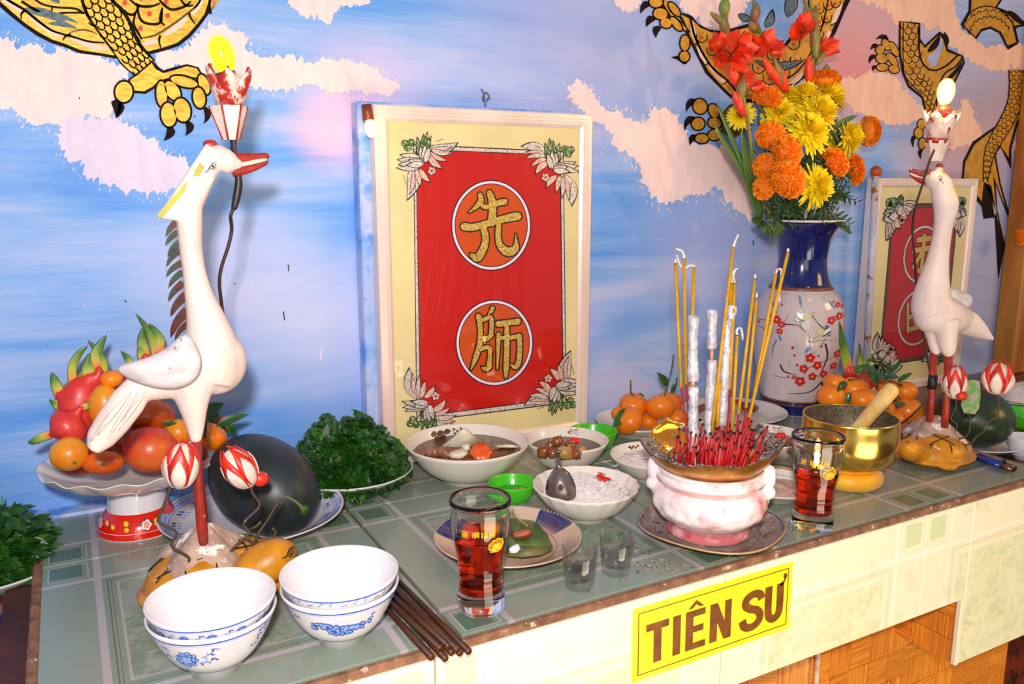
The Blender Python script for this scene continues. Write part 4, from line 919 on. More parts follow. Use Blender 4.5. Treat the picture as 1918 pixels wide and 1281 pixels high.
# mane blades
bl = [((334, 412), (313, 446), 20), ((334, 432), (312, 463), 18), ((337, 452), (316, 484), 16), ((338, 466), (314, 503), 18), ((341, 490), (313, 522), 18), ((342, 508), (318, 542), 18), ((343, 528), (318, 568), 20), ((349, 550), (323, 596), 24), ((351, 578), (324, 636), 26), ((352, 604), (330, 640), 16)]
for (a, b_, w_) in bl:
    a = np.array(a, float); b2 = np.array(b_, float); d = b2-a; l = np.hypot(*d); t_ = d/l; nn = np.array([-t_[1], t_[0]]); P = []
    for u in np.linspace(0, 1, 7): P.append(a+d*u+nn*(w_*0.30*(1-u)**0.6+0.16*l*math.sin(u*2.6)))
    for u in np.linspace(1, 0, 7)[1:]: P.append(a+d*u+nn*(-w_*0.5*(1-u)**0.8+0.10*l*math.sin(u*2.6)))
    MB().add(prism([tuple(x) for x in P], lambda x, y, h: L(x, y, h-0.001), 0.0018)).build('mane_blade', M_mane, crl, off='w', smooth=False)
# legs
for i, (dx, dy) in enumerate(((0, -0.014), (5, 0.020))):
    lg = MB().add(tube([L(367+dx*0, 822, dy), L(371+dx*0.4, 900, dy), L(378+dx*0.7, 985, dy), L(382+dx, 1019, dy)], [9*ml, 9*ml, 9.5*ml, 9*ml], 12)); lg.build('leg', M_cred, crl, off='w')
# lamp: lotus cup, bulb, cone foot and wiring
lc = L(430, 205); lotus_cup(crl, lc, 35*ml, 88*ml, (0.02, -0.16, 1))
MB().add(xf(lathe([(0.0001, 0), (0.008, 0), (0.0185, 0.030), (0.019, 0.034), (0.0001, 0.034)], 6), frame_z((-0.02, 0, 1)), L(433, 262))).build('holder_foot', M_bwht, crl, off='w', smooth=False)
for k in range(6):
    an = k*math.pi/3; 
    R_f = frame_z((-0.02, 0, 1)); c0 = np.array(L(433, 262))
    MB().add(tube([c0+R_f@np.array((0.0082*math.cos(an), 0.0082*math.sin(an), 0)), c0+R_f@np.array((0.0192*math.cos(an), 0.0192*math.sin(an), 0.034))], 0.0011, 6)).build('holder_rib', M_cred, crl, off='w')
bo = MB().add(egg(L(415, 100), 22*ml, 36*ml, (-0.25, 0, 1))).build('bulb', M_bulbY, crl, off='w'); bo['label'] = 'glowing yellow egg-shaped bulb'
MB().add(tube([L(421, 135), L(428, 160)], [0.010, 0.011], 12)).build('bulb_cap', M_cred, crl, off='w')
MB().add(stube([L(437, 258), L(440, 280), L(444, 302, -0.004), L(446, 318)], 0.0017, 6)).build('lamp_wire', M_wire2, crl, off='w')
MB().add(stube([L(437, 262, 0.003), L(438, 285, 0.003)], 0.0034, 8)).build('wire_sleeve', mat('navy_wire', '1a2450', 0.4), crl, off='w')
MB().add(stube([L(446, 325), L(447, 345), L(443, 370), L(438, 392)], [0.0034, 0.0042, 0.0042, 0.003], 8)).build('tape_wrap', M_tapeb, crl, off='w')
MB().add(stube([L(438, 390, 0), L(432, 405), L(434, 430, 0.01), L(428, 460, 0.012), L(415, 500, 0.016), L(411, 530, 0.02), L(415, 570, 0.03), L(420, 620, 0.045), L(405, 680, 0.065), L(388, 760, 0.05), L(384, 820, 0.03)], 0.0019, 8)).build('power_cable', M_wire, crl, off='w')
# mound + turtle
def turtle(root, Pc, fwd, ln, wd, hh, head_c, head_r, head_d, mats=(None,), seed=1, tail=True, flatfeet=True, eye=True, mouth=False, sh_off=(0, 0)):
    fwd = np.array((fwd[0], fwd[1], 0.0)); fwd /= np.linalg.norm(fwd); sd_ = np.array((-fwd[1], fwd[0], 0)); up = np.array((0, 0, 1.0)); R = np.stack([fwd, sd_, up], axis=1)
    Pc = np.array(Pc)+up*0.003; b = MB()
    b.add(ellipsoid(Pc+up*hh*0.32, (ln*0.5, wd*0.5, hh*0.62), 28, 16, R, fn=lambda d: 1.0 if d[2] > -0.55 else 0.55/abs(d[2])))
    b.add(ellipsoid(Pc+up*hh*0.18, (ln*0.56, wd*0.57, hh*0.20), 28, 10, R))
    for sx, sy in ((0.62, 0.72), (0.62, -0.72), (-0.62, 0.62), (-0.62, -0.62)):
        b.add(ellipsoid(Pc+R@np.array((ln*0.5*sx, wd*0.5*sy, hh*0.14)), (ln*0.15, wd*0.15, hh*0.15), 12, 8, R))
    hc = np.array(head_c)
    b.add(stube([Pc+fwd*ln*0.34+up*hh*0.36, (Pc+fwd*ln*0.42+up*hh*0.36)*0.45+hc*0.55, hc], [head_r*0.95, head_r*0.85, head_r*0.8], 14, 4))
    b.add(ellipsoid(hc, (head_r*1.45, head_r, head_r*0.95), 20, 14, np.stack([np.array(head_d)/np.linalg.norm(head_d), np.cross(up, np.array(head_d)/np.linalg.norm(head_d)), up], axis=1)))
    o = remesh(b.build('turtle_body', M_turt, root, off='w'), 0.0021, 4)
    # painted shell lines
    lb = MB()
    def on(u, v):  # shell surface
        k = max(0.0, 1-u*u-v*v); return Pc+R@np.array((ln*0.5*u, wd*0.5*v, hh*(0.32+0.62*math.sqrt(k))+0.0006))
    def ln_(P): lb.add(tube([on(*q_) for q_ in catmull([np.array(x, float) for x in P], 6)], 0.0009, 5))
    for u in (-0.55, -0.12, 0.34): ln_([(u, -0.72), (u+0.06, -0.3), (u, 0), (u+0.06, 0.3), (u, 0.72)])
    for v in (-0.38, 0.38): ln_([(-0.85, v*0.6), (-0.55, v), (-0.12, v*1.15), (0.34, v), (0.8, v*0.5)])
    for k in range(10):
        a = k*math.pi/5+0.3; ln_([(0.70*math.cos(a), 0.78*math.sin(a)), (0.86*math.cos(a), 0.92*math.sin(a)), (0.93*math.cos(a), 0.97*math.sin(a))][:2]+[(0.92*math.cos(a), 0.95*math.sin(a))])
    lb.build('shell_line', M_dot, root, off='w')
    return R
th = T(500, 1062, 0.045); tt = T(300, 1150, 0.02); tc = T(405, 1108, 0.0)
tR = turtle(crl, (tc[0], tc[1], 0.0), (T(540, 1085)-T(285, 1160))[:2], 0.150, 0.115, 0.060, T(494, 1056, 0.047), 0.0255, (0.98, -0.10, 0.25))
mb = MB(); mc = T(405, 1050, 0.05)
rnd = random.Random(5)
mb.add(lathe([(0.0001, 0.033), (0.010, 0.033), (0.016, 0.024), (0.030, 0.014), (0.047, 0.003), (0.056, -0.012), (0.0001, -0.016)], 26, rmod=lambda a, r, z: 1+0.16*math.sin(5*a+1)+0.08*math.sin(11*a)), fn=lambda q_: (q_[0]+LP0[0]+0.004, q_[1]+LP0[1]+0.004, q_[2]+0.048))
mo = mb.build('rock_mound', M_mound, crl, off='w'); sb_ = mo.modifiers.new('b', 'SUBSURF'); sb_.levels = 1; sb_.render_levels = 1
# turtle's painted eye and marks
hcx = T(498, 1062, 0.047)
ep = Paint(lambda x, y, h: PL(x, y, hcx, (0.15, -1, 0.45))+np.array((0, -1, 0.5))*(0.0245+h), 0.0003)
ep.L = 1
ep.stroke([(519, 1049), (527, 1045), (530, 1038), (533, 1032), (540, 1028), (543, 1030)], [1, 1.8, 2, 2.4, 2.2, 1], M_dot); ep.stroke([(530, 1044), (534, 1045), (538, 1040), (540, 1034), (534, 1036), (530, 1043)], [1, 1.5, 1.5, 1.5, 1.3, 1], M_dot); ep.ell(534.5, 1040, 1.6, 2.2, M_dot)
ep.build('painted_eye', crl, off='w')
lotus_bud(crl, 'lotus_bud', L(339, 868, -0.03), 32*ml*0.97, 94*ml, (0.10, 0, 1), 'upright red and white bud', 4)
lotus_bud(crl, 'lotus_bud', L(446, 874, -0.03), 30*ml, 92*ml, (-0.45, 0.1, 0.85), 'bud tilted left over the watermelon', 9)
ob = MB().add(ellipsoid(L(488, 897, -0.035), (15*ml, 12*ml, 14*ml))).build('small_petal', M_bred, crl, off='w')
def wirepath(P, r=0.0016, name='bent_wire_stem', dy=-0.03, m=None):
    MB().add(stube([L(x, y, dy) for x, y in P], r, 6, 3)).build(name, m or M_wire2, crl, off='w')
wirepath([(320, 908), (313, 930), (306, 949), (296, 975), (312, 986), (331, 998), (321, 1022), (338, 1034), (355, 1047), (347, 1069), (367, 1080)])
wirepath([(470, 912), (474, 925), (486, 942), (482, 954), (456, 980), (467, 996), (455, 1010), (442, 1022), (430, 1038), (434, 1050), (448, 1066)])
wirepath([(525, 933), (512, 955), (502, 973), (490, 990), (479, 1010), (486, 1024), (488, 1038), (466, 1038), (448, 1042), (442, 1050), (452, 1062), (465, 1072)])
wirepath([(509, 989), (516, 995), (514, 1004), (502, 1015), (484, 1019), (470, 1014), (460, 1006)])
# ---------------- right crane
RP0 = T(1752, 800, 0.055)
RP0 = T(1745, 872, 0.0)+np.array((0.02, 0.035, 0.05)); nR = np.array((ray(1760, 600)[0], ray(1760, 600)[1], 0.0)); nR /= np.linalg.norm(nR); mr = mpp(RP0)
def Rr(px, py, d=0.0): return PL(px, py, RP0+nR*d, nR)
crr = thing('crane_statue', 'white crane statue on a yellow turtle by the brass bowl, beak pointing left', 'statue', (RP0[0], RP0[1], 0))
b = MB()
neck = [(1762, 338, 17), (1766, 360, 20), (1772, 385, 21), (1768, 415, 16.5), (1762, 455, 16), (1755, 495, 20), (1748, 535, 28), (1745, 572, 35), (1752, 592, 32)]
b.add(stube([Rr(x, y) for x, y, r in neck], [r*mr for x, y, r in neck], 20, 4))
b.add(ellipsoid(Rr(1748, 578), (34*mr, 34*mr, 40*mr))); b.add(ellipsoid(Rr(1754, 596), (40*mr, 38*mr, 30*mr)))
b.add(stube([Rr(1752, 588), Rr(1775, 592, 0.02), Rr(1800, 596, 0.05)], [38*mr, 34*mr, 24*mr], 16, 4))
b.add(stube([Rr(1748, 600, -0.004), Rr(1750, 630, -0.006), Rr(1752, 650, -0.006), Rr(1753, 664, -0.006)], [24*mr, 14*mr, 11*mr, 6*mr], 14, 4))
b.add(stube([Rr(1770, 600, -0.012), Rr(1773, 632, -0.014), Rr(1776, 656, -0.014), Rr(1777, 668, -0.014)], [26*mr, 18*mr, 13*mr, 6*mr], 14, 4))
b.add(prism([(1762, 318), (1790, 362), (1796, 372), (1795, 384), (1782, 386), (1766, 380), (1752, 340)], lambda x, y, h: Rr(x, y, h-0.009), 0.018))
b.add(ellipsoid(Rr(1755, 338), (20*mr, 20*mr, 17*mr)))
b.add(stube([Rr(1749, 334), Rr(1740, 333), Rr(1732, 333)], [15*mr, 11*mr, 9*mr], 12, 3))
b.add(stube([Rr(1757, 325), Rr(1760, 312)], [9*mr, 6*mr], 8, 2))
tlp = [(1790, 596, 0.03), (1815, 608, 0.055), (1838, 622, 0.075), (1856, 632, 0.09)]
b.add(tube(catmull([Rr(x, y, d) for x, y, d in tlp], 4), [(0.010, r*mr) for r in np.interp(np.linspace(0, 3, 13), range(4), (26, 24, 15, 4))], 16, up=tuple(nR)))
remesh(b.build('body', M_crane, crr, off='w'), 0.0019, 5)
wp2 = [(1776, 538), (1790, 540), (1806, 545), (1820, 552), (1823, 562), (1818, 574), (1806, 586), (1794, 588), (1783, 576), (1777, 558)]
V = [Rr(x, y, 0.018+0.0009*(x-1776)) for x, y in wp2]+[Rr(1798, 566, 0.018)]; F = [(i, (i+1) % 10, 10) for i in range(10)]
ob = MB().add((V, F)).build('wing', M_wing, crr, off='w'); sd = ob.modifiers.new('s', 'SOLIDIFY'); sd.thickness = 0.008; sd.offset = 0; sb_ = ob.modifiers.new('b', 'SUBSURF'); sb_.levels = 2; sb_.render_levels = 2
MB().add(stube([Rr(1742, 328), Rr(1725, 327), Rr(1708, 321), Rr(1703, 322)], [10*mr, 7.5*mr, 5*mr, 3*mr], 10, 4)).build('upper_beak', M_cred, crr, off='w')
MB().add(stube([Rr(1742, 339), Rr(1727, 337), Rr(1711, 330), Rr(1704, 327)], [9*mr, 7*mr, 4*mr, 2*mr], 10, 4)).build('lower_beak', M_cred, crr, off='w')
MB().add(stube([Rr(1738, 333, -0.002), Rr(1720, 330, -0.002), Rr(1705, 324.5, -0.002)], [5*mr, 4*mr, 2.5*mr], 8, 4)).build('beak_lining', M_bwht, crr, off='w')
MB().add(prism([(1766, 318), (1789, 355), (1796, 372), (1790, 372), (1776, 345), (1763, 322)], lambda x, y, h: Rr(x, y, h-0.0098), 0.0196)).build('nape_stripe', M_yel, crr, off='w', smooth=False)
MB().add(ellipsoid(Rr(1760, 311), (6*mr, 6*mr, 5*mr))).build('red_crown', M_cred, crr, off='w')
ey = Paint(lambda x, y, h: Rr(x, y, -0.0185-h), 0.0002); ey.L = 1
ey.ell(1761, 336, 2.0, 3.2, M_dot, 0.2, n=12); ey.stroke([(1757, 333), (1760, 329), (1765, 332), (1764, 339), (1768, 344)], [1, 1.4, 1.4, 1.4, 1], M_dot); ey.build('painted_eye', crr, off='w')
MB().add(tube([Rr(1749, 660, -0.006), Rr(1745, 740, -0.006), Rr(1741, 790, -0.006)], 6.5*mr, 12)).build('leg', M_cred, crr, off='w')
MB().add(tube([Rr(1777, 662, -0.014), Rr(1772, 760, -0.014), Rr(1769, 800, -0.014)], 6.5*mr, 12)).build('leg', M_cred, crr, off='w')
MB().add(tube([Rr(1748, 702, -0.007), Rr(1745, 728, -0.007)], 8*mr, 12)).build('tape_wrap', M_tapeb, crr, off='w')
lotus_cup(crr, Rr(1754, 262), 26*mr, 60*mr, (0.03, -0.1, 1))
MB().add(xf(lathe([(0.0001, 0), (0.010, 0), (0.018, 0.032), (0.0001, 0.032)], 6), None, Rr(1751, 302))).build('holder_foot', M_bwht, crr, off='w', smooth=False)
MB().add(tube([Rr(1765, 212), Rr(1766, 200)], [13*mr, 12*mr], 14)).build('bulb_cap', M_cred, crr, off='w')
MB().add(tube([Rr(1766, 201), Rr(1767, 194)], [8.5*mr, 8.5*mr], 14)).build('bulb_screw', M_wire2, crr, off='w')
bo = MB().add(egg(Rr(1772, 170), 14.5*mr, 25*mr, (0.05, 0, 1))).build('bulb', M_bulbH, crr, off='w'); bo['label'] = 'brightly lit candle bulb'
light('crane_bulb_light', 'POINT', tuple(Rr(1772, 165, -0.035)), 1.6, (1, 0.58, 0.22), 0.01)
MB().add(stube([Rr(1750, 280, -0.018), Rr(1740, 305, -0.02), Rr(1728, 345, -0.018), Rr(1714, 390, -0.01), Rr(1709, 430, 0.01), Rr(1713, 480, 0.02), Rr(1716, 530, 0.03), Rr(1722, 590, 0.03), Rr(1735, 660, 0.02), Rr(1744, 712, 0.006), Rr(1743, 735, 0.005), Rr(1737, 748, -0.01), Rr(1700, 785, -0.01), Rr(1668, 803, 0.0)], 0.0018, 8)).build('power_cable', M_wire, crr, off='w')
hR = T(1703, 858, 0.03); cR2 = T(1768, 872, 0.0)+np.array((0.012, 0.025, 0))
turtle(crr, (cR2[0], cR2[1], 0), (-0.98, -0.20), 0.135, 0.105, 0.052, T(1706, 842, 0.036)+np.array((0, 0.0, 0)), 0.0205, (-0.95, -0.35, 0.25))
mo = MB().add(lathe([(0.0001, 0.031), (0.010, 0.033), (0.020, 0.022), (0.034, 0.010), (0.054, -0.010), (0.0001, -0.016)], 26, rmod=lambda a, r, z: 1+0.18*math.sin(4*a+1)+0.08*math.sin(9*a)), fn=lambda q_: (q_[0]*1.15+RP0[0]+0.016, q_[1]*1.1+RP0[1]-0.008, q_[2]*1.1+0.038)).build('rock_mound', M_mound, crr, off='w'); sb_ = mo.modifiers.new('b', 'SUBSURF'); sb_.levels = 1; sb_.render_levels = 1
hcx = T(1706, 842, 0.036)
ep = Paint(lambda x, y, h: PL(x, y, hcx+np.array((-.2, -1, 0.35))*(0.019+h), (-0.4, -1, 0.2)), 0.0002); ep.L = 1
ep.stroke([(1696, 829), (1701, 827), (1706, 831), (1709, 836), (1710, 840)], [1, 2, 1.8, 1.5, 1], M_dot); ep.stroke([(1699, 832), (1703, 831), (1706, 836), (1703, 838), (1699, 834)], 1.2, M_dot); ep.ell(1702.5, 834.5, 1.6, 2, M_dot); ep.stroke([(1675, 829), (1679, 833), (1684, 835)], 1.6, M_cred); ep.ell(1691, 828, 1.8, 1.4, M_cred)
ep.build('painted_face', crr, off='w')
lotus_bud(crr, 'lotus_bud', Rr(1789, 714, -0.02), 21*mr, 66*mr, (-0.08, 0, 1), 'red-striped bud beside the leg', 14)
lotus_bud(crr, 'lotus_bud', Rr(1870, 706, -0.01), 25*mr, 64*mr, (0, 0, 1), 'upright bud at the far right', 22)
MB().add(ellipsoid(Rr(1801, 741, -0.03), (11*mr, 9*mr, 9*mr))).build('small_petal', M_bred, crr, off='w')
lf_ = MB().add(prism([(1803, 738), (1800, 760), (1806, 774), (1826, 776), (1834, 764), (1837, 740), (1835, 714), (1822, 711), (1812, 714)], lambda x, y, h: Rr(x, y, h-0.012), 0.003)).build('lotus_leaf', mat('chipped_green_paint', '5f9440', 0.5, c2='a0927c', scale=60, lo=0.48, hi=0.54), crr, off='w', smooth=False)
for P in ([(1792, 744), (1790, 765), (1781, 784), (1792, 794), (1790, 806)], [(1817, 776), (1816, 805), (1808, 818), (1796, 822)], [(1870, 738), (1869, 778), (1850, 790), (1842, 808), (1828, 818), (1820, 830), (1806, 834)]):
    MB().add(stube([Rr(x, y, -0.015) for x, y in P], 0.0014, 6, 3)).build('bent_wire_stem', M_wire2, crr, off='w')
# ================================================================== TABLEWARE
M_porc = mat('white_porcelain', 'e6dfe2', 0.14, coat=0.5, c2='ddd5da', scale=8)
M_porcw = mat('cream_porcelain', 'eadfd2', 0.16, coat=0.5)
M_blue = mat('cobalt_underglaze', '1f46b4', 0.2, c2='3a68c8', scale=300, coat=0.5); M_blue2 = mat('pale_cobalt_wash', '7f9ce0', 0.2, c2='a8bcea', scale=200, coat=0.5); M_navy = mat('navy_glaze', '0c1450', 0.15, coat=0.6, c2='101e66', scale=60)
def lookang(c): return math.atan2(CP[1]-c[1], CP[0]-c[0])
def tableware(name, label, cat, c, prof, m=None, n=56, group=None, z=0.0, rmod=None, zmod=None, off=(0, 0)):
    o = thing(name, label, cat, (c[0]+off[0], c[1]+off[1], z), group)
    MB().add(lathe(prof, n, rmod, zmod)).build('body', m or M_porc, o); return o
def bowl_prof(R, h, rf, fh=0.006, t=0.0028, p=0.55, din=0.006):
    """outer wall up, over the rim, inner wall down"""
    out = [(0.0001, fh*0.55), (rf*0.82, fh*0.55), (rf*0.86, 0.0), (rf, 0.0), (rf*1.02, fh)]
    n = 10
    for i in range(1, n+1):
        u = i/n; out.append((rf*1.02+(R-rf*1.02)*u**p, fh+(h-fh)*u**1.12))
    out.append((R-t*0.5, h+t*0.35)); inn = []
    for i in range(n, 0, -1):
        u = i/n; inn.append((max(rf*1.02+(R-rf*1.02)*u**p-t, 0.001), max(fh+(h-fh)*u**1.12, din)))
    return out+inn+[(rf*0.7, din), (0.0001, din)]
def rim_r(prof, z, inner=False):
    k = max(range(len(prof)), key=lambda i: prof[i][1]); seg = prof[k:] if inner else prof[:k+1]
    best = None
    for a, b in zip(seg[:-1], seg[1:]):
        lo, hi = sorted((a[1], b[1]))
        if lo <= z <= hi and hi > lo: f = (z-a[1])/(b[1]-a[1]); best = a[0]+(b[0]-a[0])*f
    return best if best is not None else seg[0][0]
def in_z(prof, r):
    k = max(range(len(prof)), key=lambda i: prof[i][1]); seg = prof[k:]
    if r >= seg[0][0]: return seg[0][1]
    for a, b in zip(seg[:-1], seg[1:]):
        lo, hi = sorted((a[0], b[0]))
        if lo <= r <= hi and hi > lo: return a[1]+(b[1]-a[1])*(r-a[0])/(b[0]-a[0])
    return seg[-1][1]
def side_paint(prof, a0, inner=False, dh=0.0001):
    """x = millimetres round the wall from direction a0, y = height in mm"""
    def mp(x, y, h):
        z = min(y/1000, max(q_[1] for q_ in prof)-0.0012); r = rim_r(prof, z, inner); rr = r+(-h if inner else h)+(-0.00015 if inner else 0.00015); a = a0+x/1000/max(r, 0.01)
        return np.array((rr*math.cos(a), rr*math.sin(a), z))
    return Paint(mp, dh)
def plate_paint(prof, a0=0.0, dh=0.0001):
    """x,y in mm across the inside of the plate"""
    def mp(x, y, h):
        r = math.hypot(x, y)/1000; a = a0+math.atan2(y, x); return np.array((r*math.cos(a), r*math.sin(a), in_z(prof, r)+0.0002+h))
    return Paint(mp, dh)
def ring(p, r, w, m, n=72):
    p.stroke([(r*math.cos(2*math.pi*i/n), r*math.sin(2*math.pi*i/n)) for i in range(n+1)], w, m, smooth=False)
def blossom(p, x, y, r, m, mc, k=5, a=0.0):
    for i in range(k): an = a+i*2*math.pi/k; p.ell(x+r*0.55*math.cos(an), y+r*0.55*math.sin(an), r*0.42, r*0.42, m, n=9, L=p.L+0.3*(i % 2))
    p.ell(x, y, r*0.22, r*0.22, mc, n=8, L=p.L+1.2)
def peony(p, x, y, r, seed=1):
    rnd = random.Random(seed); L0 = p.L
    for q, (rr, k) in enumerate(((1.0, 9), (0.68, 7), (0.36, 5))):
        for i in range(k):
            an = i*2*math.pi/k+q; p.L = L0+q*0.9+0.2*(i % 2)
            p.ell(x+r*rr*0.62*math.cos(an), y+r*rr*0.62*math.sin(an), r*0.34, r*0.27, M_blue, an, n=9); p.ell(x+r*rr*0.66*math.cos(an), y+r*rr*0.66*math.sin(an), r*0.24, r*0.17, M_blue2, an, n=9, L=p.L+0.4)
    p.L = L0
def sprig(p, x, y, ln, an, seed=1, m=None, n=5):
    rnd = random.Random(seed); m = m or M_blue; P = [(x+ln*u*math.cos(an+0.5*u), y+ln*u*math.sin(an+0.5*u)) for u in (0, .33, .66, 1)]
    p.stroke(P, 0.5, m)
    for i in range(n):
        u = (i+0.6)/n; c = (x+ln*u*math.cos(an+0.5*u), y+ln*u*math.sin(an+0.5*u)); s_ = 1 if i % 2 else -1; a2 = an+0.5*u+s_*0.9
        p.leaf(c, (c[0]+ln*0.28*math.cos(a2), c[1]+ln*0.28*math.sin(a2)), ln*0.13, m if rnd.random() < .6 else M_blue2, bend=0.1*s_)
bp = bowl_prof(0.0590, 0.060, 0.0240, 0.010, 0.0024, 0.60)
GB = 'blue and white rice bowls stacked in two pairs'
def rbowl(c, z, label, deco):
    o = tableware('rice_bowl', label, 'bowl', c, bp, z=z, group=GB, n=64)
    p = side_paint(bp, lookang(c)); p.L = 1
    n = 72; Rr_ = 59
    p.stroke([(Rr_*2*math.pi*i/n, 55.3) for i in range(n+1)], 1.5, M_blue, smooth=False); p.stroke([(60*2*math.pi*i/n, 53.2) for i in range(n+1)], 0.5, M_blue2, smooth=False)
    p.stroke([(30*2*math.pi*i/n*0.9, 9.6) for i in range(n+1)], 0.3, M_blue2, smooth=False); p.up(); deco(p); p.build('blue_decoration', o); return o
def dec_peony(p):
    mp0 = p.mp; p.mp = lambda x, y, h: mp0(x*1.15, 36+(y-37)*1.15, h)
    peony(p, -22, 37, 10.5, 1); p.up(3)
    for k, (x, y, l, a) in enumerate(((-33, 38, 10, 2.8), (-12, 34, 13, -0.2), (-10, 40, 14, 0.2), (-24, 26, 9, -1.2), (34, 40, 12, 0.6), (38, 34, 10, 2.4), (-36, 44, 8, 2.2), (44, 44, 9, 1.0), (60, 40, 12, 2), (-60, 40, 12, 1), (90, 38, 14, 1.4))): sprig(p, x, y, l, a, k)
def dec_band(p):
    rnd = random.Random(4)
    for k in range(-12, 13): x = k*13+rnd.uniform(-3, 3); (peony(p, x, 46, 5.2, k) if k % 2 == 0 else sprig(p, x-4, 44, 11, 0.2, k)); p.L = 2
def dec_grape(p):
    mp0 = p.mp; p.mp = lambda x, y, h: mp0(x*1.35-2, 36+(y-36)*1.45, h)
    rnd = random.Random(8)
    for i in range(74):
        x = rnd.gauss(0, 11); x = max(-27, min(24, x)) ; y = 39-rnd.random()*9*(1-abs(x)/34)-1.5*math.sin(x/9); p.L = 2+0.25*(i % 9); p.ell(x-2, y, 2.0, 1.9, M_blue, n=9); p.ell(x-2.3, y+0.4, 1.0, .8, M_blue2, n=7, L=p.L+2.6)
    p.L = 6
    for k, (x, y, l, a) in enumerate(((20, 38, 8, 0.4), (44, 40, 11, 1.2), (50, 44, 10, .2), (-30, 42, 8, 2.6), (58, 38, 9, 2), (95, 40, 14, 1), (-70, 40, 14, 1))): sprig(p, x, y, l, a, k)
def dec_dash(p):
    for k in range(-14, 15): sprig(p, k*11, 50, 6, -0.3+0.5*(k % 3), k, n=3)
B1 = T(405, 1247); B2 = T(641, 1192)
rbowl(B1, 0.0, 'lower blue and white bowl with peony, left stack', dec_peony)
rbowl(B1+(0.0, 0, 0), 0.0125, 'upper bowl nested in the left stack, blue band under its rim', dec_band)
rbowl(B2, 0.0, 'lower blue and white bowl with grape cluster, right stack beside chopsticks', dec_grape)
rbowl(B2+(0.0, 0, 0), 0.0125, 'upper bowl nested in the right stack beside the chopsticks', dec_dash)
# ---- chopsticks
M_chop = mat('dark_brown_lacquered_wood', '30160c', 0.45, c2='4a2614', scale=20, stretch=(1, 1, 6)); M_tip = mat('worn_stick_tip', '5c2c10', 0.5)
for i, (tx, ty, ox, lay) in enumerate(((690, 1219, -28, 0), (737, 1224, -14, 0), (752, 1238, -5, 0), (800, 1219, 16, 0), (862, 1219, 34, 0.0), (838, 1202, 22, 0), (770, 1210, 2, 1), (722, 1205, -18, 1), (812, 1203, 10, 1))):
    pass
chops = [(808, 1230, 705, 1120, 0), (826, 1223, 715, 1108, 0), (834, 1233, 712, 1101, 0), (862, 1223, 722, 1080, 0), (878, 1220, 728, 1070, 0), (846, 1222, 716, 1092, 0), (840, 1210, 708, 1092, 1), (856, 1216, 722, 1086, 1), (824, 1214, 700, 1100, 1)]
for i, (tx, ty, bx, by, lay) in enumerate(chops):
    z0 = 0.0040+lay*0.0066; a = T(tx, ty, z0+0.0004); b_ = T(bx, by, z0); d = (b_-a)/np.linalg.norm(b_-a); b_ = a+d*0.235
    o = thing('chopstick', 'dark brown chopstick, '+('leftmost of the lower layer', 'second from left in the lower layer', 'third from left, tip lowest', 'right part of the lower layer', 'rightmost, against the tile joint', 'middle of the bundle', 'lying on top, centre', 'lying on top, right', 'lying on top, left')[i]+', in the bundle over the edge', 'chopstick', a, 'chopsticks in a bundle')
    MB().add(tube([a, b_], [0.0036, 0.0027], 8)).build('stick', M_chop, o, off='w')
    MB().add(tube([a-d*0.0003, a+d*0.0015], 0.0037, 8)).build('end_cap', M_tip, o, off='w')
# ---- plates, dishes
pp = bowl_prof(0.120, 0.026, 0.064, 0.005, 0.003, 0.75)
def blue_plate(label, c, z=0.0, prof=pp, R=120, cat='plate'):
    o = tableware('plate', label, cat, c, prof, z=z, n=72)
    p = plate_paint(prof, lookang(c)); p.L = 1; ring(p, R-5, 1.0, M_blue); ring(p, R-9.5, 5.0, M_blue2); ring(p, R-9.5, 1.0, M_blue, 72); ring(p, R-14, .9, M_blue); ring(p, R*0.62, 0.6, M_blue2)
    p.up()
    for k in range(16):
        an = k*math.pi/8; r = R-26
        for q in range(5): a2 = an+(q-2)*0.045; rr = r+(3 if q % 2 else -3); p.leaf((rr*math.cos(a2), rr*math.sin(a2)), ((rr+7)*math.cos(a2+0.06), (rr+7)*math.sin(a2+0.06)), 4, M_blue if q % 2 else M_blue2, bend=.15); p.L += 0.05
    p.build('blue_rim_pattern', o); return o
MP = T(476, 986); blue_plate('blue and white plate under the dark watermelon, behind the left crane', MP)
hp = bowl_prof(0.098, 0.030, 0.056, 0.005, 0.003, 0.7)
HP = T(655, 910); blue_plate('white plate with a blue rim under the herb heap, left of the large frame', HP, prof=hp, R=98)
# soup and food bowls
M_brownp = mat('brown_transfer_print', '5c3a30', 0.3)
sp_prof = bowl_prof(0.097, 0.060, 0.040, 0.007, 0.003, 0.62)
SP = T(876, 895); SP[2] = 0
soup = tableware('soup_bowl', 'white soup bowl with meat, carrot and broth in front of the large frame', 'bowl', SP, sp_prof, M_porcw, n=64)
p = side_paint(sp_prof, lookang(SP)+math.pi, True); p.L = 1
for k in range(9):
    x = 16+ (k % 4)*8.5; y = 48+(k//4)*4.2-(k % 2)*2
p.up(2)
for (x, y, r) in ((34, 51, 6), (44, 50, 6.5), (54, 51, 6), (40, 45, 5), (50, 44.5, 5)):
    for rr, m in ((1, M_brownp), (0.86, M_porcw), (0.36, M_brownp), (0.24, M_porcw)): p.L += 0.3; p.ell(x*1.25-8, y+.5, r*rr, r*rr*0.72, m, n=18, fn=lambda a: 1+0.12*math.cos(6*a))
for (x, y) in ((24, 53), (18, 50), (12, 53), (22, 47)): p.L += 0.3; p.leaf((x+5, y), (x-3, y+1), 4, M_porcw, edge=M_brownp, ew=0.5)
p.build('flower_transfer', soup)
M_broth = mat('greasy_broth', '8a4c28', 0.25, c2='6a3014', scale=40, coat=0.12, c3='c89868', scale3=120, lo3=0.62, hi3=0.68)
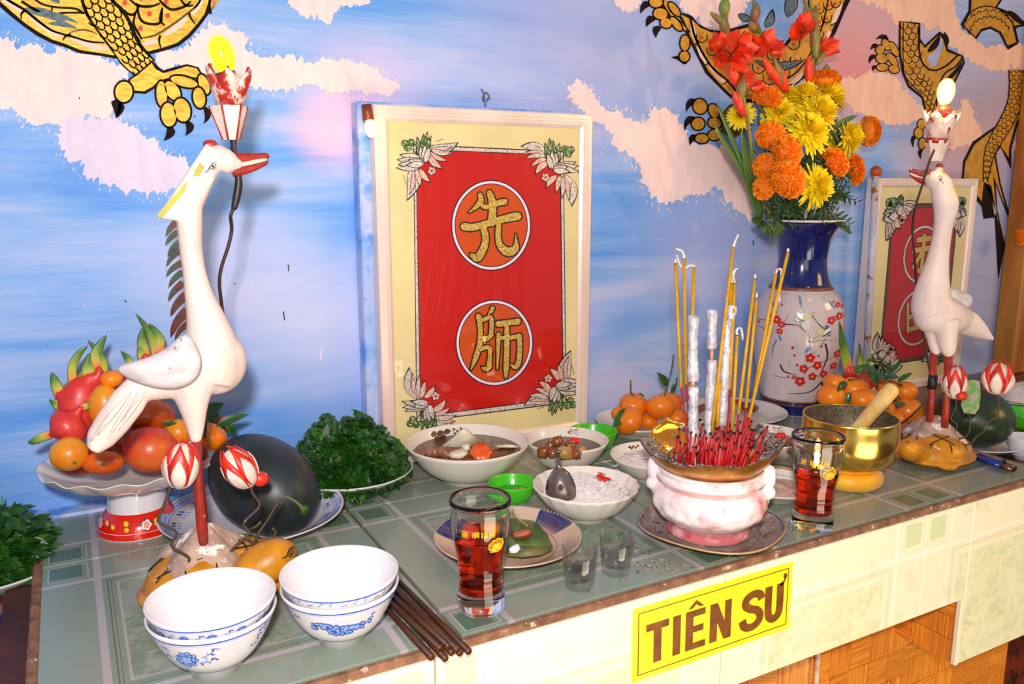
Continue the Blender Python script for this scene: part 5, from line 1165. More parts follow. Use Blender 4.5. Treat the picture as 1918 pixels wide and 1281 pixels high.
MB().add(lathe([(0.0001, 0.046), (0.083, 0.046), (0.083, 0.0455), (0.0001, 0.040)], 48)).build('broth', M_broth, soup)
M_meat = mat('boiled_pork', 'a8745c', 0.35, c2='7c4838', scale=60, bump=0.4, bscale=160, coat=0.3); M_carrot = mat('cooked_carrot', 'f0641a', 0.3, c2='e04c0c', scale=80, coat=0.4); M_leafg = mat('fresh_green_leaf', '2f6b1c', 0.4, c2='1d4a12', scale=40, coat=0.2, c3='6a9a3a', scale3=60, lo3=0.6, hi3=0.75)
M_cab = mat('pale_cabbage', 'cfc4a8', 0.35, c2='e8dfc8', scale=40, coat=0.3, c3='8aa46a', scale3=25, lo3=0.58, hi3=0.7)
def chunk(c, s, seed, sq=0.45):
    rnd = random.Random(seed); off = rnd.random()*90
    R = np.array(Matrix.Rotation(rnd.random()*6, 3, 'Z')@Matrix.Rotation(rnd.uniform(-.5, .5), 3, 'X'))
    return ellipsoid(c, (s[0], s[1], s[2]), 14, 9, R, fn=lambda d: (1/max(abs(d[0]), abs(d[1]), abs(d[2])))**sq*0.85*(1+0.28*mnoise.noise(Vector((d[0]*1.7+off, d[1]*1.7, d[2]*1.7)))))
def at_soup(px, py, z): q_ = T(px, py, z); return (q_[0], q_[1], q_[2])
food = [('pork_slice', 'grey-pink pork slice in the soup', 'meat', chunk(at_soup(832, 846, .052), (0.016, 0.012, 0.007), 1), M_meat), ('pork_slice', 'dark pork slice at the left of the soup', 'meat', chunk(at_soup(812, 848, .050), (0.014, 0.010, 0.008), 2), M_meat),
        ('pork_slice', 'flat pale slice in the middle of the soup', 'meat', chunk(at_soup(858, 850, .051), (0.018, 0.012, 0.005), 3), M_cab),
        ('potato_piece', 'pale potato piece behind the carrot', 'vegetable', chunk(at_soup(872, 838, .052), (0.010, 0.008, 0.006), 5), M_cab)]
for nm, lb, ct, g_, m_ in food: single(MB().add(g_), nm, m_, np.mean(np.array(g_[0]), axis=0), lb, ct, world=True)
P = T(901, 847, 0.053)
single(MB().add(xf(lathe([(0.0001, -0.003), (0.0155, -0.003), (0.0165, 0), (0.0155, 0.003), (0.0001, 0.003)], 30, rmod=lambda a, r, z: 1+0.08*math.cos(6*a)), frame_z((-0.2, -0.55, 0.8)), (0, 0, 0))), 'carrot_slice', M_carrot, P, 'flower-cut orange carrot slice floating in the soup bowl', 'vegetable')
P = T(868, 822, 0.060)
single(MB().add(prism([(832, 840), (862, 803), (866, 798), (878, 806), (905, 832), (880, 838)], lambda x, y, h: W(x, y, P[1]-0.0)+np.array((0, h+0.010*math.sin(x*0.1), 0)), 0.002)), 'cabbage_leaf', M_cab, P, 'translucent pale cabbage leaf standing up in the soup bowl', 'vegetable', world=True)
P = T(950, 836, 0.050); single(MB().add(chunk(P, (0.022, 0.010, 0.003), 8)), 'cabbage_leaf', M_cab, P, 'limp cabbage piece at the right side of the soup bowl', 'vegetable', world=True)
sg = MB(); rnd = random.Random(2)
for _ in range(60):
    a = rnd.random()*6.28; r = 0.078*math.sqrt(rnd.random()); sg.add(ellipsoid((r*math.cos(a), r*math.sin(a), 0.0475), (rnd.uniform(.0015, .003), .0012, .0008), 6, 4, np.array(Matrix.Rotation(rnd.random()*6, 3, 'Z'))))
tag(sg.build('chopped_scallion', M_leafg, soup), kind='stuff')
M_steel = mat('tarnished_spoon_steel', 'b0a49c', 0.22, 0.9, c2='8a7468', scale=30)
def spoon(name, label, c, d, tilt, L_=0.12, loc_off=(0, 0, 0), r=0.016, m=None):
    """bowl at origin, handle along +x"""
    b = MB(); V = []; F = []; n, k = 16, 5
    for j in range(k+1):
        f = j/k
        for i in range(n): a = 2*math.pi*i/n; V.append((r*1.35*f*math.cos(a), r*f*math.sin(a)*(1-0.18*math.cos(a)), -0.007*(1-f*f)))
    for j in range(k):
        for i in range(n): F.append((j*n+i, j*n+(i+1) % n, (j+1)*n+(i+1) % n, (j+1)*n+i))
    b.add((V, F)); o = thing(name, label, 'spoon', c)
    R = frame_z((0, 0, 1)); M3 = (Matrix.Rotation(d, 3, 'Z')@Matrix.Rotation(-tilt, 3, 'Y'))
    b2 = MB(); 
    for v, f in [(b.v[0], F)]: b2.add(xf((v, f), np.array(M3)))
    ob = b2.build('spoon_bowl', m or M_steel, o); sd = ob.modifiers.new('s', 'SOLIDIFY'); sd.thickness = 0.0009
    h = stube([(r*1.25, 0, 0), (r*1.9, 0, 0.004), (r*1.9+L_*0.5, 0, 0.010), (r*1.9+L_, 0, 0.002)], [0.0035, 0.0028, 0.0035, 0.0055], 8, 4, flat=0.35, up=(0, 0, 1))
    MB().add(xf(h, np.array(M3))).build('handle', m or M_steel, o); return o
mt_prof = bowl_prof(0.069, 0.048, 0.031, 0.006, 0.003, 0.62)
MT = T(1060, 875); MT[2] = 0
meat = tableware('bowl', 'white bowl of braised pork cubes between soup bowl and green cup', 'bowl', MT, mt_prof, M_porcw, n=56)
MB().add(lathe([(0.0001, 0.034), (0.058, 0.034), (0.058, 0.0335), (0.0001, 0.030)], 40)).build('brown_sauce', mat('dark_braising_sauce', '5c2008', 0.25, coat=0.12), meat)
p = side_paint(mt_prof, lookang(MT)+math.pi, True); p.L = 2
for a, b_ in (((-20, 38), (-14, 44)), ((-14, 40), (-7, 45)), ((-22, 43), (-17, 45.5)), ((-10, 39), (-3, 41))): p.L += .2; p.leaf(a, b_, 4, M_porcw, edge=M_brownp, ew=0.5)
p.build('leaf_transfer', meat)
M_brais = mat('braised_pork', '743410', 0.2, c2='9c5e2a', scale=60, coat=0.5, bump=0.4, bscale=140, c3='5a2410', scale3=40, lo3=0.5, hi3=0.7); M_tofu = mat('braised_fat_piece', 'c49a5c', 0.22, c2='a87038', scale=60, coat=0.5)
for k, (px, py, z, s_, m_, lb) in enumerate(((1018, 846, .044, .013, M_brais, 'leftmost'), (1036, 848, .046, .012, M_brais, 'second from left'), (1044, 826, .058, .012, M_brais, 'topmost'), (1058, 848, .047, .014, M_tofu, 'pale front'), (1077, 850, .044, .012, M_brais, 'front right'), (1090, 846, .043, .011, M_tofu, 'rightmost'), (1066, 836, .050, .012, M_brais, 'rear middle'), (1030, 834, .050, .011, M_brais, 'rear left'))):
    P = T(px, py, z); single(MB().add(chunk(P, (s_, s_*.85, s_*.8), 20+k)), 'pork_cube', m_, P, lb+' braised pork cube in the brown sauce bowl', 'meat', 'braised pork cubes', world=True)
M_chili = mat('red_chili', 'e01408', 0.2, coat=0.5)
P = T(1076, 826, 0.052); single(MB().add(ellipsoid(P, (0.0085, 0.007, 0.006))), 'chili_piece', M_chili, P, 'red chili piece on the braised pork bowl', 'chili', world=True)
# green plastic cups
M_green = mat('bright_green_plastic', '3fbe1e', 0.25, c2='48c826', scale=5, coat=0.3, sss=0.1)
gp = bowl_prof(0.041, 0.030, 0.026, 0.002, 0.0016, 0.6, 0.003)
for px, py, lb, sc in ((1110, 838, 'green plastic dipping cup behind the braised pork bowl', 1.06), (960, 934, 'green plastic dipping cup holding a lime wedge, behind the red glass', 0.88)):
    P = T(px, py); o = thing('dipping_cup', lb, 'cup', (P[0], P[1], 0)); MB().add(lathe([(r*sc, z*sc) for r, z in gp], 48)).build('body', M_green, o)
    MB().add(lathe([(0.0001, 0.014*sc), (0.030*sc, 0.014*sc), (0.0001, 0.010)], 30)).build('green_sauce', mat('lime_sauce', '2f9418', 0.06, coat=0.7), o)
P = T(965, 921, 0.018); single(MB().add(xf(prism([(-0.015, 0), (-0.010, -0.006), (0, -0.009), (0.010, -0.006), (0.015, 0)], lambda x, y, h: np.array((x, h-0.004, y+0.004)), 0.008), None, (0, 0, 0))), 'lime_wedge', mat('lime_flesh', '6e8c28', 0.35, c2='8fae3c', scale=90), P, 'lime wedge resting in the front green cup', 'fruit', smooth=False)
# rice bowl and noodles
def scal(k, a, zmin=0.5): return (lambda an, r, z: 1+a*math.cos(k*an)*max(0, z/0.05))
rp = bowl_prof(0.074, 0.045, 0.034, 0.006, 0.003, 0.6)
RB = T(1096, 963); RB[2] = 0
rice = tableware('bowl', 'scalloped white bowl heaped with rice and a spoon, left of the censer', 'bowl', RB, rp, M_porcw, n=96, rmod=lambda an, r, z: 1+(0.012*math.cos(20*an) if z > 0.030 else 0))
M_rice = mat('cooked_rice', 'f2e8e4', 0.4, c2='e2d6d2', scale=200, coat=0.1)
def grains(parent, R, zf, n, m, seed, L_=0.0035, w_=0.0009, name='rice_grains', sq=1.0):
    rnd = random.Random(seed); b = MB()
    for _ in range(n):
        a = rnd.random()*2*math.pi; r = R*math.sqrt(rnd.random()); x, y = r*math.cos(a), r*math.sin(a)*sq; d = (rnd.uniform(-1, 1), rnd.uniform(-1, 1), rnd.uniform(-.5, .5))
        t = frame_z(d); b.add(ellipsoid((x, y, zf(x, y)), (w_, w_, L_), 5, 4, t))
    return tag(b.build(name, m, parent), kind='stuff')
def dome(parent, R, zf, m, name): 
    n = 28; V = [(0, 0, zf(0, 0))]; F = []
    for j in range(1, 9):
        for i in range(n): a = 2*math.pi*i/n; x, y = R*j/8*math.cos(a), R*j/8*math.sin(a); V.append((x, y, zf(x, y)))
    for i in range(n): F.append((0, 1+i, 1+(i+1) % n))
    for j in range(7):
        for i in range(n): F.append((1+j*n+i, 1+(j+1)*n+i, 1+(j+1)*n+(i+1) % n, 1+j*n+(i+1) % n))
    return MB().add((V, F)).build(name, m, parent)
rz_ = lambda x, y: 0.030+0.022*max(0, 1-(x*x+y*y)/0.0036)+0.004*mnoise.noise(Vector((x*60, y*60, 0)))
dome(rice, 0.060, rz_, M_rice, 'rice_mound'); grains(rice, 0.058, lambda x, y: rz_(x, y)+0.0008, 1500, M_rice, 1)
p = side_paint(rp, lookang(RB)+math.pi, True); p.L = 2
for x0 in (-34, -28, 20): p.L += .2; p.stroke([(x0, 34), (x0+6, 38), (x0+14, 39)], [1.2, 1, .4], M_dot)
p.build('brush_stroke_decoration', rice)
for k, (px, py) in enumerate(((1130, 897), (1138, 899), (1125, 893))):
    P = T(px, py, 0.053); single(MB().add(stube([P+(-0.006, 0, 0), P+(0, 0.003, 0.001), P+(0.006, 0, 0)], [0.002, 0.0026, 0.001], 8)), 'chili_slice', M_chili, P, ('largest', 'right-hand', 'rear')[k]+' red chili slice on the white rice', 'chili', 'chili slices on the rice', world=True)
P = T(1050, 913, 0.052)
o = spoon('spoon', 'tarnished spoon standing bowl-down against the rice, back towards the viewer', P, 0.0, 0.0, 0.010, r=0.0205)
_f = -ray(1050, 913); _f /= np.linalg.norm(_f); _u = np.array((0.10, 0.35, 1.0)); _u -= _f*(_u@_f); _u /= np.linalg.norm(_u); _s = np.cross(-_f, _u)
for ch in o.children: ch.rotation_euler = Matrix(np.stack([_u, _s, -_f], axis=1).tolist()).to_euler()
NB = T(1222, 892); NB[2] = 0
npf = bowl_prof(0.068, 0.036, 0.034, 0.005, 0.003, 0.65)
nood = tableware('bowl', 'white bowl of rice vermicelli just behind the censer, left side', 'bowl', NB, npf, M_porcw, n=56)
nz = lambda x, y: 0.024+0.012*max(0, 1-(x*x+y*y)/0.0034)+0.004*mnoise.noise(Vector((x*70, y*70, 3)))
dome(nood, 0.058, nz, M_rice, 'vermicelli_mound')
b = MB(); rnd = random.Random(12)
for _ in range(70):
    a = rnd.random()*6.28; r = 0.046*math.sqrt(rnd.random()); x, y = r*math.cos(a), r*math.sin(a); an = rnd.random()*6.28; P = []
    for q in range(5): P.append((x, y, nz(x, y)+0.001+0.001*rnd.random())); an += rnd.uniform(-.7, .7); x += 0.006*math.cos(an); y += 0.006*math.sin(an)
    b.add(stube(P, 0.0008, 5, 2))
tag(b.build('vermicelli_strands', M_rice, nood), kind='stuff')
p = side_paint(npf, lookang(NB)+math.pi, True); p.L = 2
for k in range(7): p.L += .2; p.ell(26+k*4.2-(10 if k > 4 else 0), 31-(k % 2)*2, 2.2, 1.6, M_brownp, n=8)
p.build('floral_transfer', nood)
# fan-pattern dish with betel leaf
DC = T(951, 1031); DC[2] = 0
dp = bowl_prof(0.0935, 0.022, 0.050, 0.004, 0.0032, 0.8)
dish = tableware('plate', 'sandy stoneware plate with blue fan brushwork holding a betel leaf', 'plate', DC, dp, mat('sandy_glaze', 'd2b49c', 0.28, c2='c4a288', scale=30, coat=0.4, c3='a07858', scale3=90, lo3=0.66, hi3=0.7), n=64)
aL = lookang(DC); p = plate_paint(dp, aL-math.pi/2-math.pi)        # x right, y away from camera
p.L = 1; ring(p, 62, 0.6, M_navy); p.up()
for ca, sp0 in ((2.75, 11), (0.72, 11)):
    for k in range(sp0):
        an = ca+(k-(sp0-1)/2)*0.062; p.L += 0.12
        p.leaf((92*math.cos(an), 92*math.sin(an)), (62*math.cos(ca+(an-ca)*0.85), 62*math.sin(ca+(an-ca)*0.85)), 6.5, M_navy, p=0.35)
p.build('blue_fan_brushwork', dish)
M_betel = mat('betel_leaf_green', '5a7a2c', 0.4, c2='3f5c1e', scale=40, coat=0.3, c3='8a9a50', scale3=14, lo3=0.55, hi3=0.75)
def leaf3(L_, Wd, m=8, fold=0.25, curl=0.3, wav=0.0, p=0.75):
    """leaf along +x, upper side +z"""
    V = []; F = []
    for i in range(m+1):
        u = i/m; w = Wd*0.5*math.sin(math.pi*min(u**p, 1))**0.85; x = L_*u; z0 = -curl*L_*u*u
        for k, s_ in enumerate((-1, -0.5, 0, 0.5, 1)): V.append((x, w*s_, z0+abs(s_)*w*fold+wav*math.sin(u*16+k)*w*0.3))
    for i in range(m):
        for k in range(4): F.append((i*5+k, (i+1)*5+k, (i+1)*5+k+1, i*5+k+1))
    return V, F
P = T(990, 1004, 0.010)
lo_ = thing('betel_leaf', 'folded green betel leaf with stalk on the fan-pattern plate', 'leaf', P)
lf_ = MB().add(prism([(960, 955), (975, 965), (1005, 978), (1025, 1000), (1036, 1025), (1020, 1038), (990, 1042), (962, 1040), (945, 1036), (948, 1010), (950, 985)], lambda x, y, h: T(x, y, 0.0125+0.006*math.sin(x*0.06)*math.cos(y*.05)+h), 0.0012)).build('leaf_blade', M_betel, lo_, off='w')
MB().add(prism([(945, 1028), (975, 1022), (1010, 1024), (1034, 1030), (1012, 1040), (980, 1044), (950, 1042)], lambda x, y, h: T(x, y, 0.016+h), 0.001)).build('folded_edge', mat('leaf_underside', '75683c', 0.5, c2='4a5c24', scale=30), lo_, off='w')
MB().add(stube([T(960, 950, 0.02), T(962, 965, 0.017), T(975, 975, 0.0165), T(988, 985, 0.016)], 0.0012, 6)).build('stalk', mat('pale_green_stalk', '9aa450', 0.5), lo_, off='w')
P = T(978, 997, 0.022); sh = thing('areca_husk', 'opened brown areca nut half on the betel leaf', 'nut', P)
V, F = ellipsoid((0, 0, 0), (0.016, 0.010, 0.009), 18, 12); V = np.array(V); V[:, 2] = np.where(V[:, 2] > 0, -V[:, 2]*0.45, V[:, 2])
MB().add((V, F)).build('husk', mat('areca_husk_skin', '5c5a34', 0.5, c2='7c2a1c', scale=60), sh)
MB().add(ellipsoid((0, 0, -0.0012), (0.0125, 0.0075, 0.003))).build('nut_flesh', mat('areca_flesh', 'a0482c', 0.4, c2='c8744a', scale=90), sh)
P = T(964, 1028, 0.022); single(MB().add(chunk((0, 0, 0), (0.0105, 0.0065, 0.005), 33)), 'lime_paste', mat('white_lime_paste', 'f0ecf4', 0.6), P, 'white dab of lime paste in front of the areca nut', 'paste')

# ================================================================== GLASSES
def glassmat(name, c, rough=0.0, ior=1.48):
    t = NT(name); t.set(col=lin(c), rough=rough, trans=1.0, ior=ior); return t.m
M_thin = NT('thin_wall_glass')
_tr = M_thin.new('ShaderNodeBsdfTransparent'); _tr.inputs[0].default_value = (.965, .965, .955, 1); _gl = M_thin.new('ShaderNodeBsdfGlossy'); _gl.inputs['Roughness'].default_value = .03; _lw = M_thin.new('ShaderNodeLayerWeight'); _lw.inputs[0].default_value = .35; _mx = M_thin.new('ShaderNodeMixShader')
M_thin.link(M_thin.math('MULTIPLY', _lw.outputs[1], .55), _mx.inputs[0]); M_thin.link(_tr.outputs[0], _mx.inputs[1]); M_thin.link(_gl.outputs[0], _mx.inputs[2]); M_thin.link(_mx.outputs[0], M_thin.out.inputs[0]); M_thin = M_thin.m
M_glass = glassmat('clear_glass', 'f6f6f4', 0.01); M_liq = glassmat('red_lamp_oil', 'ff4418', 0.0, 1.36); M_water = glassmat('clear_spirit', 'f2f0ee', 0.0, 1.33)
M_gprint = mat('yellow_glass_print', 'f8c81c', 0.4); M_gprint2 = mat('red_glass_print', 'd8501c', 0.4)
def pilsner(c, label, s=1.0, k=1.0, lv=0.078, flame=False):
    o = thing('lamp_glass', label, 'glass', (c[0], c[1], 0), None)
    H = 0.126*s
    outp = [(0.0001, 0.0015), (0.022, 0.0012), (0.0255, 0.0), (0.0268, 0.003), (0.0262, 0.014), (0.0242, 0.024), (0.0232, 0.036), (0.0238, 0.0395), (0.0243, 0.042), (0.0235, 0.0445), (0.0240, 0.050), (0.0262, 0.064), (0.0290, 0.080), (0.0312, 0.096), (0.0320, 0.110), (0.0318, 0.117), (0.0330, 0.120), (0.0334, 0.1235), (0.0325, 0.126)]
    inn = [(0.0308, 0.1255), (0.0300, 0.117), (0.0299, 0.110), (0.0290, 0.096), (0.0268, 0.080), (0.0240, 0.064), (0.0217, 0.050), (0.0212, 0.036), (0.0222, 0.026), (0.0200, 0.021), (0.0001, 0.0195)]
    pr = [(r*s*k, z*s) for r, z in outp+inn]
    MB().add(lathe(pr, 56)).build('glass_body', M_glass, o)
    io = [(r*s*k+0.0006, z*s) for r, z in inn if z*s < lv]; rt = rim_r(pr, lv, True)+0.0006
    lq = [(0.0001, lv), (rt, lv)]+io[:-1]+[(0.0001, 0.0200*s)]
    lq = [(r, z+0.0003 if i > 1 else z) for i, (r, z) in enumerate(lq)]
    MB().add(lathe(lq[::-1], 56)).build('red_oil', M_liq, o)
    op = [(r*s*k, z*s) for r, z in outp]
    p = side_paint(op, lookang(c)+0.62); p.L = 1
    y0 = 82*s
    p.ell(0, y0, 10, 8.2, M_gprint, n=24, fn=lambda a: 1+0.07*math.cos(9*a)); p.up()
    for k_ in range(9): an = math.pi*(-0.1+1.2*k_/8); p.leaf((0, y0-4), (7.6*math.cos(an), y0-4+8.2*math.sin(an)), 3.0, M_gprint, edge=M_gprint2, ew=0.32); p.L += 0.3
    p.stroke([(-8, y0-5), (0, y0-6.6), (8, y0-5)], .5, M_gprint2)
    # three small gold characters round the glass above
    p.L = 2; y1 = 96*s
    def st(*a): p.stroke([(x_+ox, y_+y1) for x_, y_ in a], 0.75, M_gprint, smooth=False); p.L += .03
    for ox in (-24, -15.5, -7, -36):
        if ox == -24: [st(*q_) for q_ in (((-3.2, 3), (-3.2, -2)), ((-3.2, 3), (-1, 3)), ((-1, 3), (-1, -2)), ((-3.2, .6), (-1, .6)), ((-3.2, -2), (-1, -2)), ((.4, 3.4), (.4, -1), (-.4, -3)), ((.4, 3.4), (3, 3.4)), ((3, 3.4), (3, -3)), ((.4, 1.2), (3, 1.2)), ((.4, -.8), (3, -.8)))]
        elif ox == -15.5: [st(*q_) for q_ in (((-3, 3.4), (-2.2, 2.4)), ((-3.2, 1.6), (-1, 1.6), (-3, -1)), ((-2, .6), (-2, -3.4)), ((0, 3.4), (3.2, 3.4)), ((.4, 2.2), (2.8, 2.2)), ((.4, .6), (2.8, .6)), ((0, -.8), (3.2, -.8)), ((0, -3), (3.2, -3)), ((0, -.8), (0, -3)), ((3.2, -.8), (3.2, -3)), ((1.6, -.8), (1.6, -3)), ((0, -1.9), (3.2, -1.9)))]
        else: [st(*q_) for q_ in (((-3, 3.4), (-.6, 3.4), (-.6, 1), (-3, 1), (-3, 3.4)), ((.6, 3.4), (3, 3.4), (3, 1), (.6, 1), (.6, 3.4)), ((-3.2, 0), (3.2, 0)), ((-3, -1), (-.6, -1), (-.6, -3.4), (-3, -3.4), (-3, -1)), ((.6, -1), (3, -1), (3, -3.4), (.6, -3.4), (.6, -1)))]
    p.build('gold_lettering', o)
    if flame:
        MB().add(tube([(0, 0, lv-0.004), (0.001, 0, lv+0.006)], 0.0009, 6)).build('wick', M_dot, o)
        f = NT('candle_flame'); f.set(col=lin('ffdf90'), emit=lin('ffe2a0'), es=14.0)
        MB().add(lathe([(0.0001, 0), (0.0028, 0.004), (0.0034, 0.008), (0.0022, 0.016), (0.0001, 0.025)], 16), fn=lambda q_: (q_[0], q_[1], q_[2]+lv+0.005)).build('flame', f.m, o)
        MB().add(ellipsoid((0.008, 0.004, lv+0.001), (0.008, 0.008, 0.003))).build('float_cap', M_gprint, o)
    else:
        MB().add(ellipsoid((-0.012, 0, lv+0.0035), (0.010, 0.009, 0.009))).build('floating_red_cap', mat('red_wax_cap', 'f0401c', 0.3, sss=0.2), o)
        MB().add(lathe([(0.0001, -0.004), (0.011, -0.004), (0.011, 0.006), (0.0001, 0.006)], 20), fn=lambda q_: (q_[0]+0.012, q_[1], q_[2]+lv+0.003)).build('floating_amber_cap', mat('amber_wax_cap', 'f08a1c', 0.3, sss=0.2), o)
    return o
pilsner(T(901, 1136), 'flared glass of red lamp oil standing nearest the chopsticks', 1.0, 1.0, 0.084)
G2 = T(1521, 985); pilsner(G2, 'flared glass of red oil with a lit wick, right of the censer', 1.02, 1.0, 0.080, True)
light('oil_flame_light', 'POINT', (G2[0], G2[1], 0.100), 0.05, (1, 0.62, 0.25), 0.004)
for px, py, lb in ((1085, 1097, 'small shot glass of clear spirit, nearer the front edge, left of the pair'), (1153, 1071, 'small shot glass of clear spirit beside the censer plate, right of the pair')):
    P = T(px, py); o = thing('shot_glass', lb, 'glass', (P[0], P[1], 0), 'shot glasses of clear spirit')
    pr = [(0.0001, 0.001), (0.014, 0.0008), (0.0155, 0), (0.0168, 0.004), (0.0185, 0.022), (0.0206, 0.050), (0.0200, 0.0508), (0.0192, 0.050), (0.0172, 0.022), (0.0155, 0.0105), (0.0001, 0.009)]
    MB().add(lathe(pr, 40)).build('glass_body', M_thin, o)
    MB().add(lathe([(0.0001, 0.0093), (0.0152, 0.0108), (0.0169, 0.022), (0.0177, 0.030), (0.0001, 0.030)], 40)).build('spirit', M_thin, o)
# ================================================================== CENSER GROUP
CC = T(1325, 1003); CC[2] = 0; CPL = T(1331, 1003); CPL[2] = 0
cpp = bowl_prof(0.0945, 0.019, 0.055, 0.004, 0.0035, 0.8)
M_sandy = mat('ochre_stoneware', 'cda06a', 0.35, c2='b08858', scale=30, coat=0.3); M_dusty = mat('ash_dusted_glaze', 'a08a80', 0.6, c2='7c6860', scale=60, c3='e0d0c8', scale3=160, lo3=0.6, hi3=0.66, bump=0.3, bscale=300)
rsq = lambda an, r, z: 1+0.035*math.cos(4*(an+0.35))*min(1, r/0.08)
cpl = thing('plate', 'ash-strewn ochre stoneware plate under the incense censer', 'plate', CPL)
kk = max(range(len(cpp)), key=lambda i: cpp[i][1])
MB().add(lathe(cpp[:kk+1], 64, rsq)).build('body', M_sandy, cpl); MB().add(lathe(cpp[kk:], 64, rsq)).build('dusty_inside', M_dusty, cpl)
p = plate_paint(cpp); p.L = 2; n = 80
for rr, ww in ((89, 2.0), (62, 1.2)): p.stroke([(rr*rsq(2*math.pi*i/n, .09, 0)*math.cos(2*math.pi*i/n), rr*rsq(2*math.pi*i/n, .09, 0)*math.sin(2*math.pi*i/n)) for i in range(n+1)], [ww*(0.7+0.5*math.sin(i*1.7)) for i in range(n+1)], mat('slate_rim_line', '3a4660', 0.4), smooth=False)
M_brush = mat('grey_brushwork', '4a4a58', 0.5)
for k in range(14): an = k*0.45; p.L += .1; p.leaf((66*math.cos(an), 66*math.sin(an)), (80*math.cos(an+0.12), 80*math.sin(an+0.12)), 4, M_brush, bend=.3)
p.build('brush_decoration', cpl)
M_cens = mat('pink_white_glaze', 'f2e2e2', 0.12, coat=0.7, c2='e07c7c', scale=19, lo=0.52, hi=0.68, bump=0.3, bscale=45, bdist=0.004, c3='b8a878', scale3=14, lo3=0.66, hi3=0.74)
M_censp = mat('rose_glaze', 'cc6a70', 0.15, coat=0.7, c2='e8b4b4', scale=50, lo=.5, hi=.7, c3='b04850', scale3=40, lo3=0.6, hi3=0.7)
cens = thing('incense_censer', 'pink and white relief ceramic censer with a gilt lotus rim, full of incense', 'censer', (CC[0], CC[1], 0.008))
cprof = smooth_prof([(0.050, 0.0), (0.053, 0.002), (0.050, 0.010), (0.050, 0.014), (0.056, 0.019), (0.068, 0.030), (0.0735, 0.043), (0.072, 0.055), (0.065, 0.064), (0.0625, 0.067), (0.066, 0.071), (0.069, 0.074), (0.069, 0.079), (0.0665, 0.082), (0.068, 0.086), (0.0665, 0.089), (0.060, 0.088)], 4)
def relief(a, r, z):
    if not 0.017 < z < 0.062: return 1
    k = math.sin((z-0.017)/0.045*math.pi); v = mnoise.noise(Vector((math.cos(a)*4.2, math.sin(a)*4.2, z*70)))+0.6*mnoise.noise(Vector((math.cos(a)*9, math.sin(a)*9, z*140)))
    return 1+0.05*k*max(-.4, min(.6, v))
MB().add(lathe([(0.0001, 0.004), (0.045, 0.004), (0.047, 0)]+cprof+[(0.056, 0.085), (0.055, 0.040), (0.0001, 0.040)], 128, relief)).build('pot', M_cens, cens)
MB().add(lathe(smooth_prof([(0.0505, 0.0005), (0.0535, 0.0025), (0.0512, 0.010), (0.0515, 0.0145)], 4), 64)).build('rose_foot', M_censp, cens)
MB().add(lathe(smooth_prof([(0.0640, 0.0655), (0.0633, 0.067), (0.0668, 0.0712), (0.0697, 0.0742)], 4), 64)).build('rose_neck_band', mat('pale_rose_glaze', 'eec0bc', 0.14, coat=0.6, c2='e09a96', scale=30), cens)
al = lookang(CC)
for sg in (1, -1):
    a = al+sg*1.52; c, s_ = math.cos(a), math.sin(a); b = MB()
    P = [(0.066, 0.089), (0.072, 0.090), (0.0725, 0.080), (0.0705, 0.066), (0.074, 0.060), (0.070, 0.050)]
    b.add(stube([(r*c, r*s_, z) for r, z in P], [0.008, 0.0075, 0.009, 0.008, 0.007, 0.004], 12, 4)); b.add(ellipsoid((0.074*c, 0.074*s_, 0.060), (0.008, 0.008, 0.009)))
    b.add(ellipsoid((0.075*c, 0.075*s_, 0.074), 0.006)); hd = b.build('lion_handle', M_cens, cens); remesh(hd, 0.0012, 4)
M_gilt = mat('dusty_gilt_metal', 'e0a040', 0.32, 0.85, c2='b87820', scale=60, bump=0.25, bscale=150, c3='d8c8b0', scale3=170, lo3=0.62, hi3=0.66)
M_gilt2 = mat('ash_coated_gilt', '9a8c7c', 0.5, 0.45, c2='c8bcb0', scale=90, bump=0.5, bscale=180, c3='5c5048', scale3=110, lo3=0.5, hi3=0.6)
def lobes(a, r, z): return 1+0.055*math.cos(8*(a-al))*max(0, (r-0.05)/0.04)
def lobez(a, r, z): k = max(0, (r-0.052)/0.036); return k*k*(0.004*math.cos(8*(a-al))+0.007*(-math.cos(a-al)) + 0.007*math.sin(a-al+0.4))
gpf = [(0.030, 0.076), (0.050, 0.082), (0.060, 0.088), (0.070, 0.096), (0.080, 0.107), (0.087, 0.1185)]
MB().add(lathe([(r, z) for r, z in gpf], 128, lobes, lobez)).build('gilt_lotus_rim', M_gilt, cens)
MB().add(lathe([(r-0.0004, z+0.0012) for r, z in gpf[::-1]], 128, lobes, lobez)).build('dusty_rim_inside', M_gilt2, cens)
lob = thing('x', None, None) if 0 else None
for da, s_ in ((2.35, 1.0), (-2.45, 0.7)):
    a = al-da if s_ == 1.0 else al-da
    V = []; F = []
    for i in range(9):
        u = i/8
        for k in range(9):
            v = (k-4)/4; aa = a+v*0.42*(0.9+0.25*math.sin(u*2.8)); rr = 0.058+0.030*math.sin(u*1.6); z = 0.090+0.040*s_*u*(1-0.45*v*v)+0.003*math.cos(v*8)*u*u
            V.append((rr*math.cos(aa), rr*math.sin(aa), z))
    F = [(i*9+k, i*9+k+1, (i+1)*9+k+1, (i+1)*9+k) for i in range(8) for k in range(8)]
    ob = MB().add((V, F)).build('amber_petal', mat('polished_amber_gilt', 'f0960c', 0.12, 0.75, c2='ffb838', scale=30, coat=0.8, c3='fff0d0', scale3=120, lo3=0.66, hi3=0.68), cens); sd = ob.modifiers.new('s', 'SOLIDIFY'); sd.thickness = 0.0022
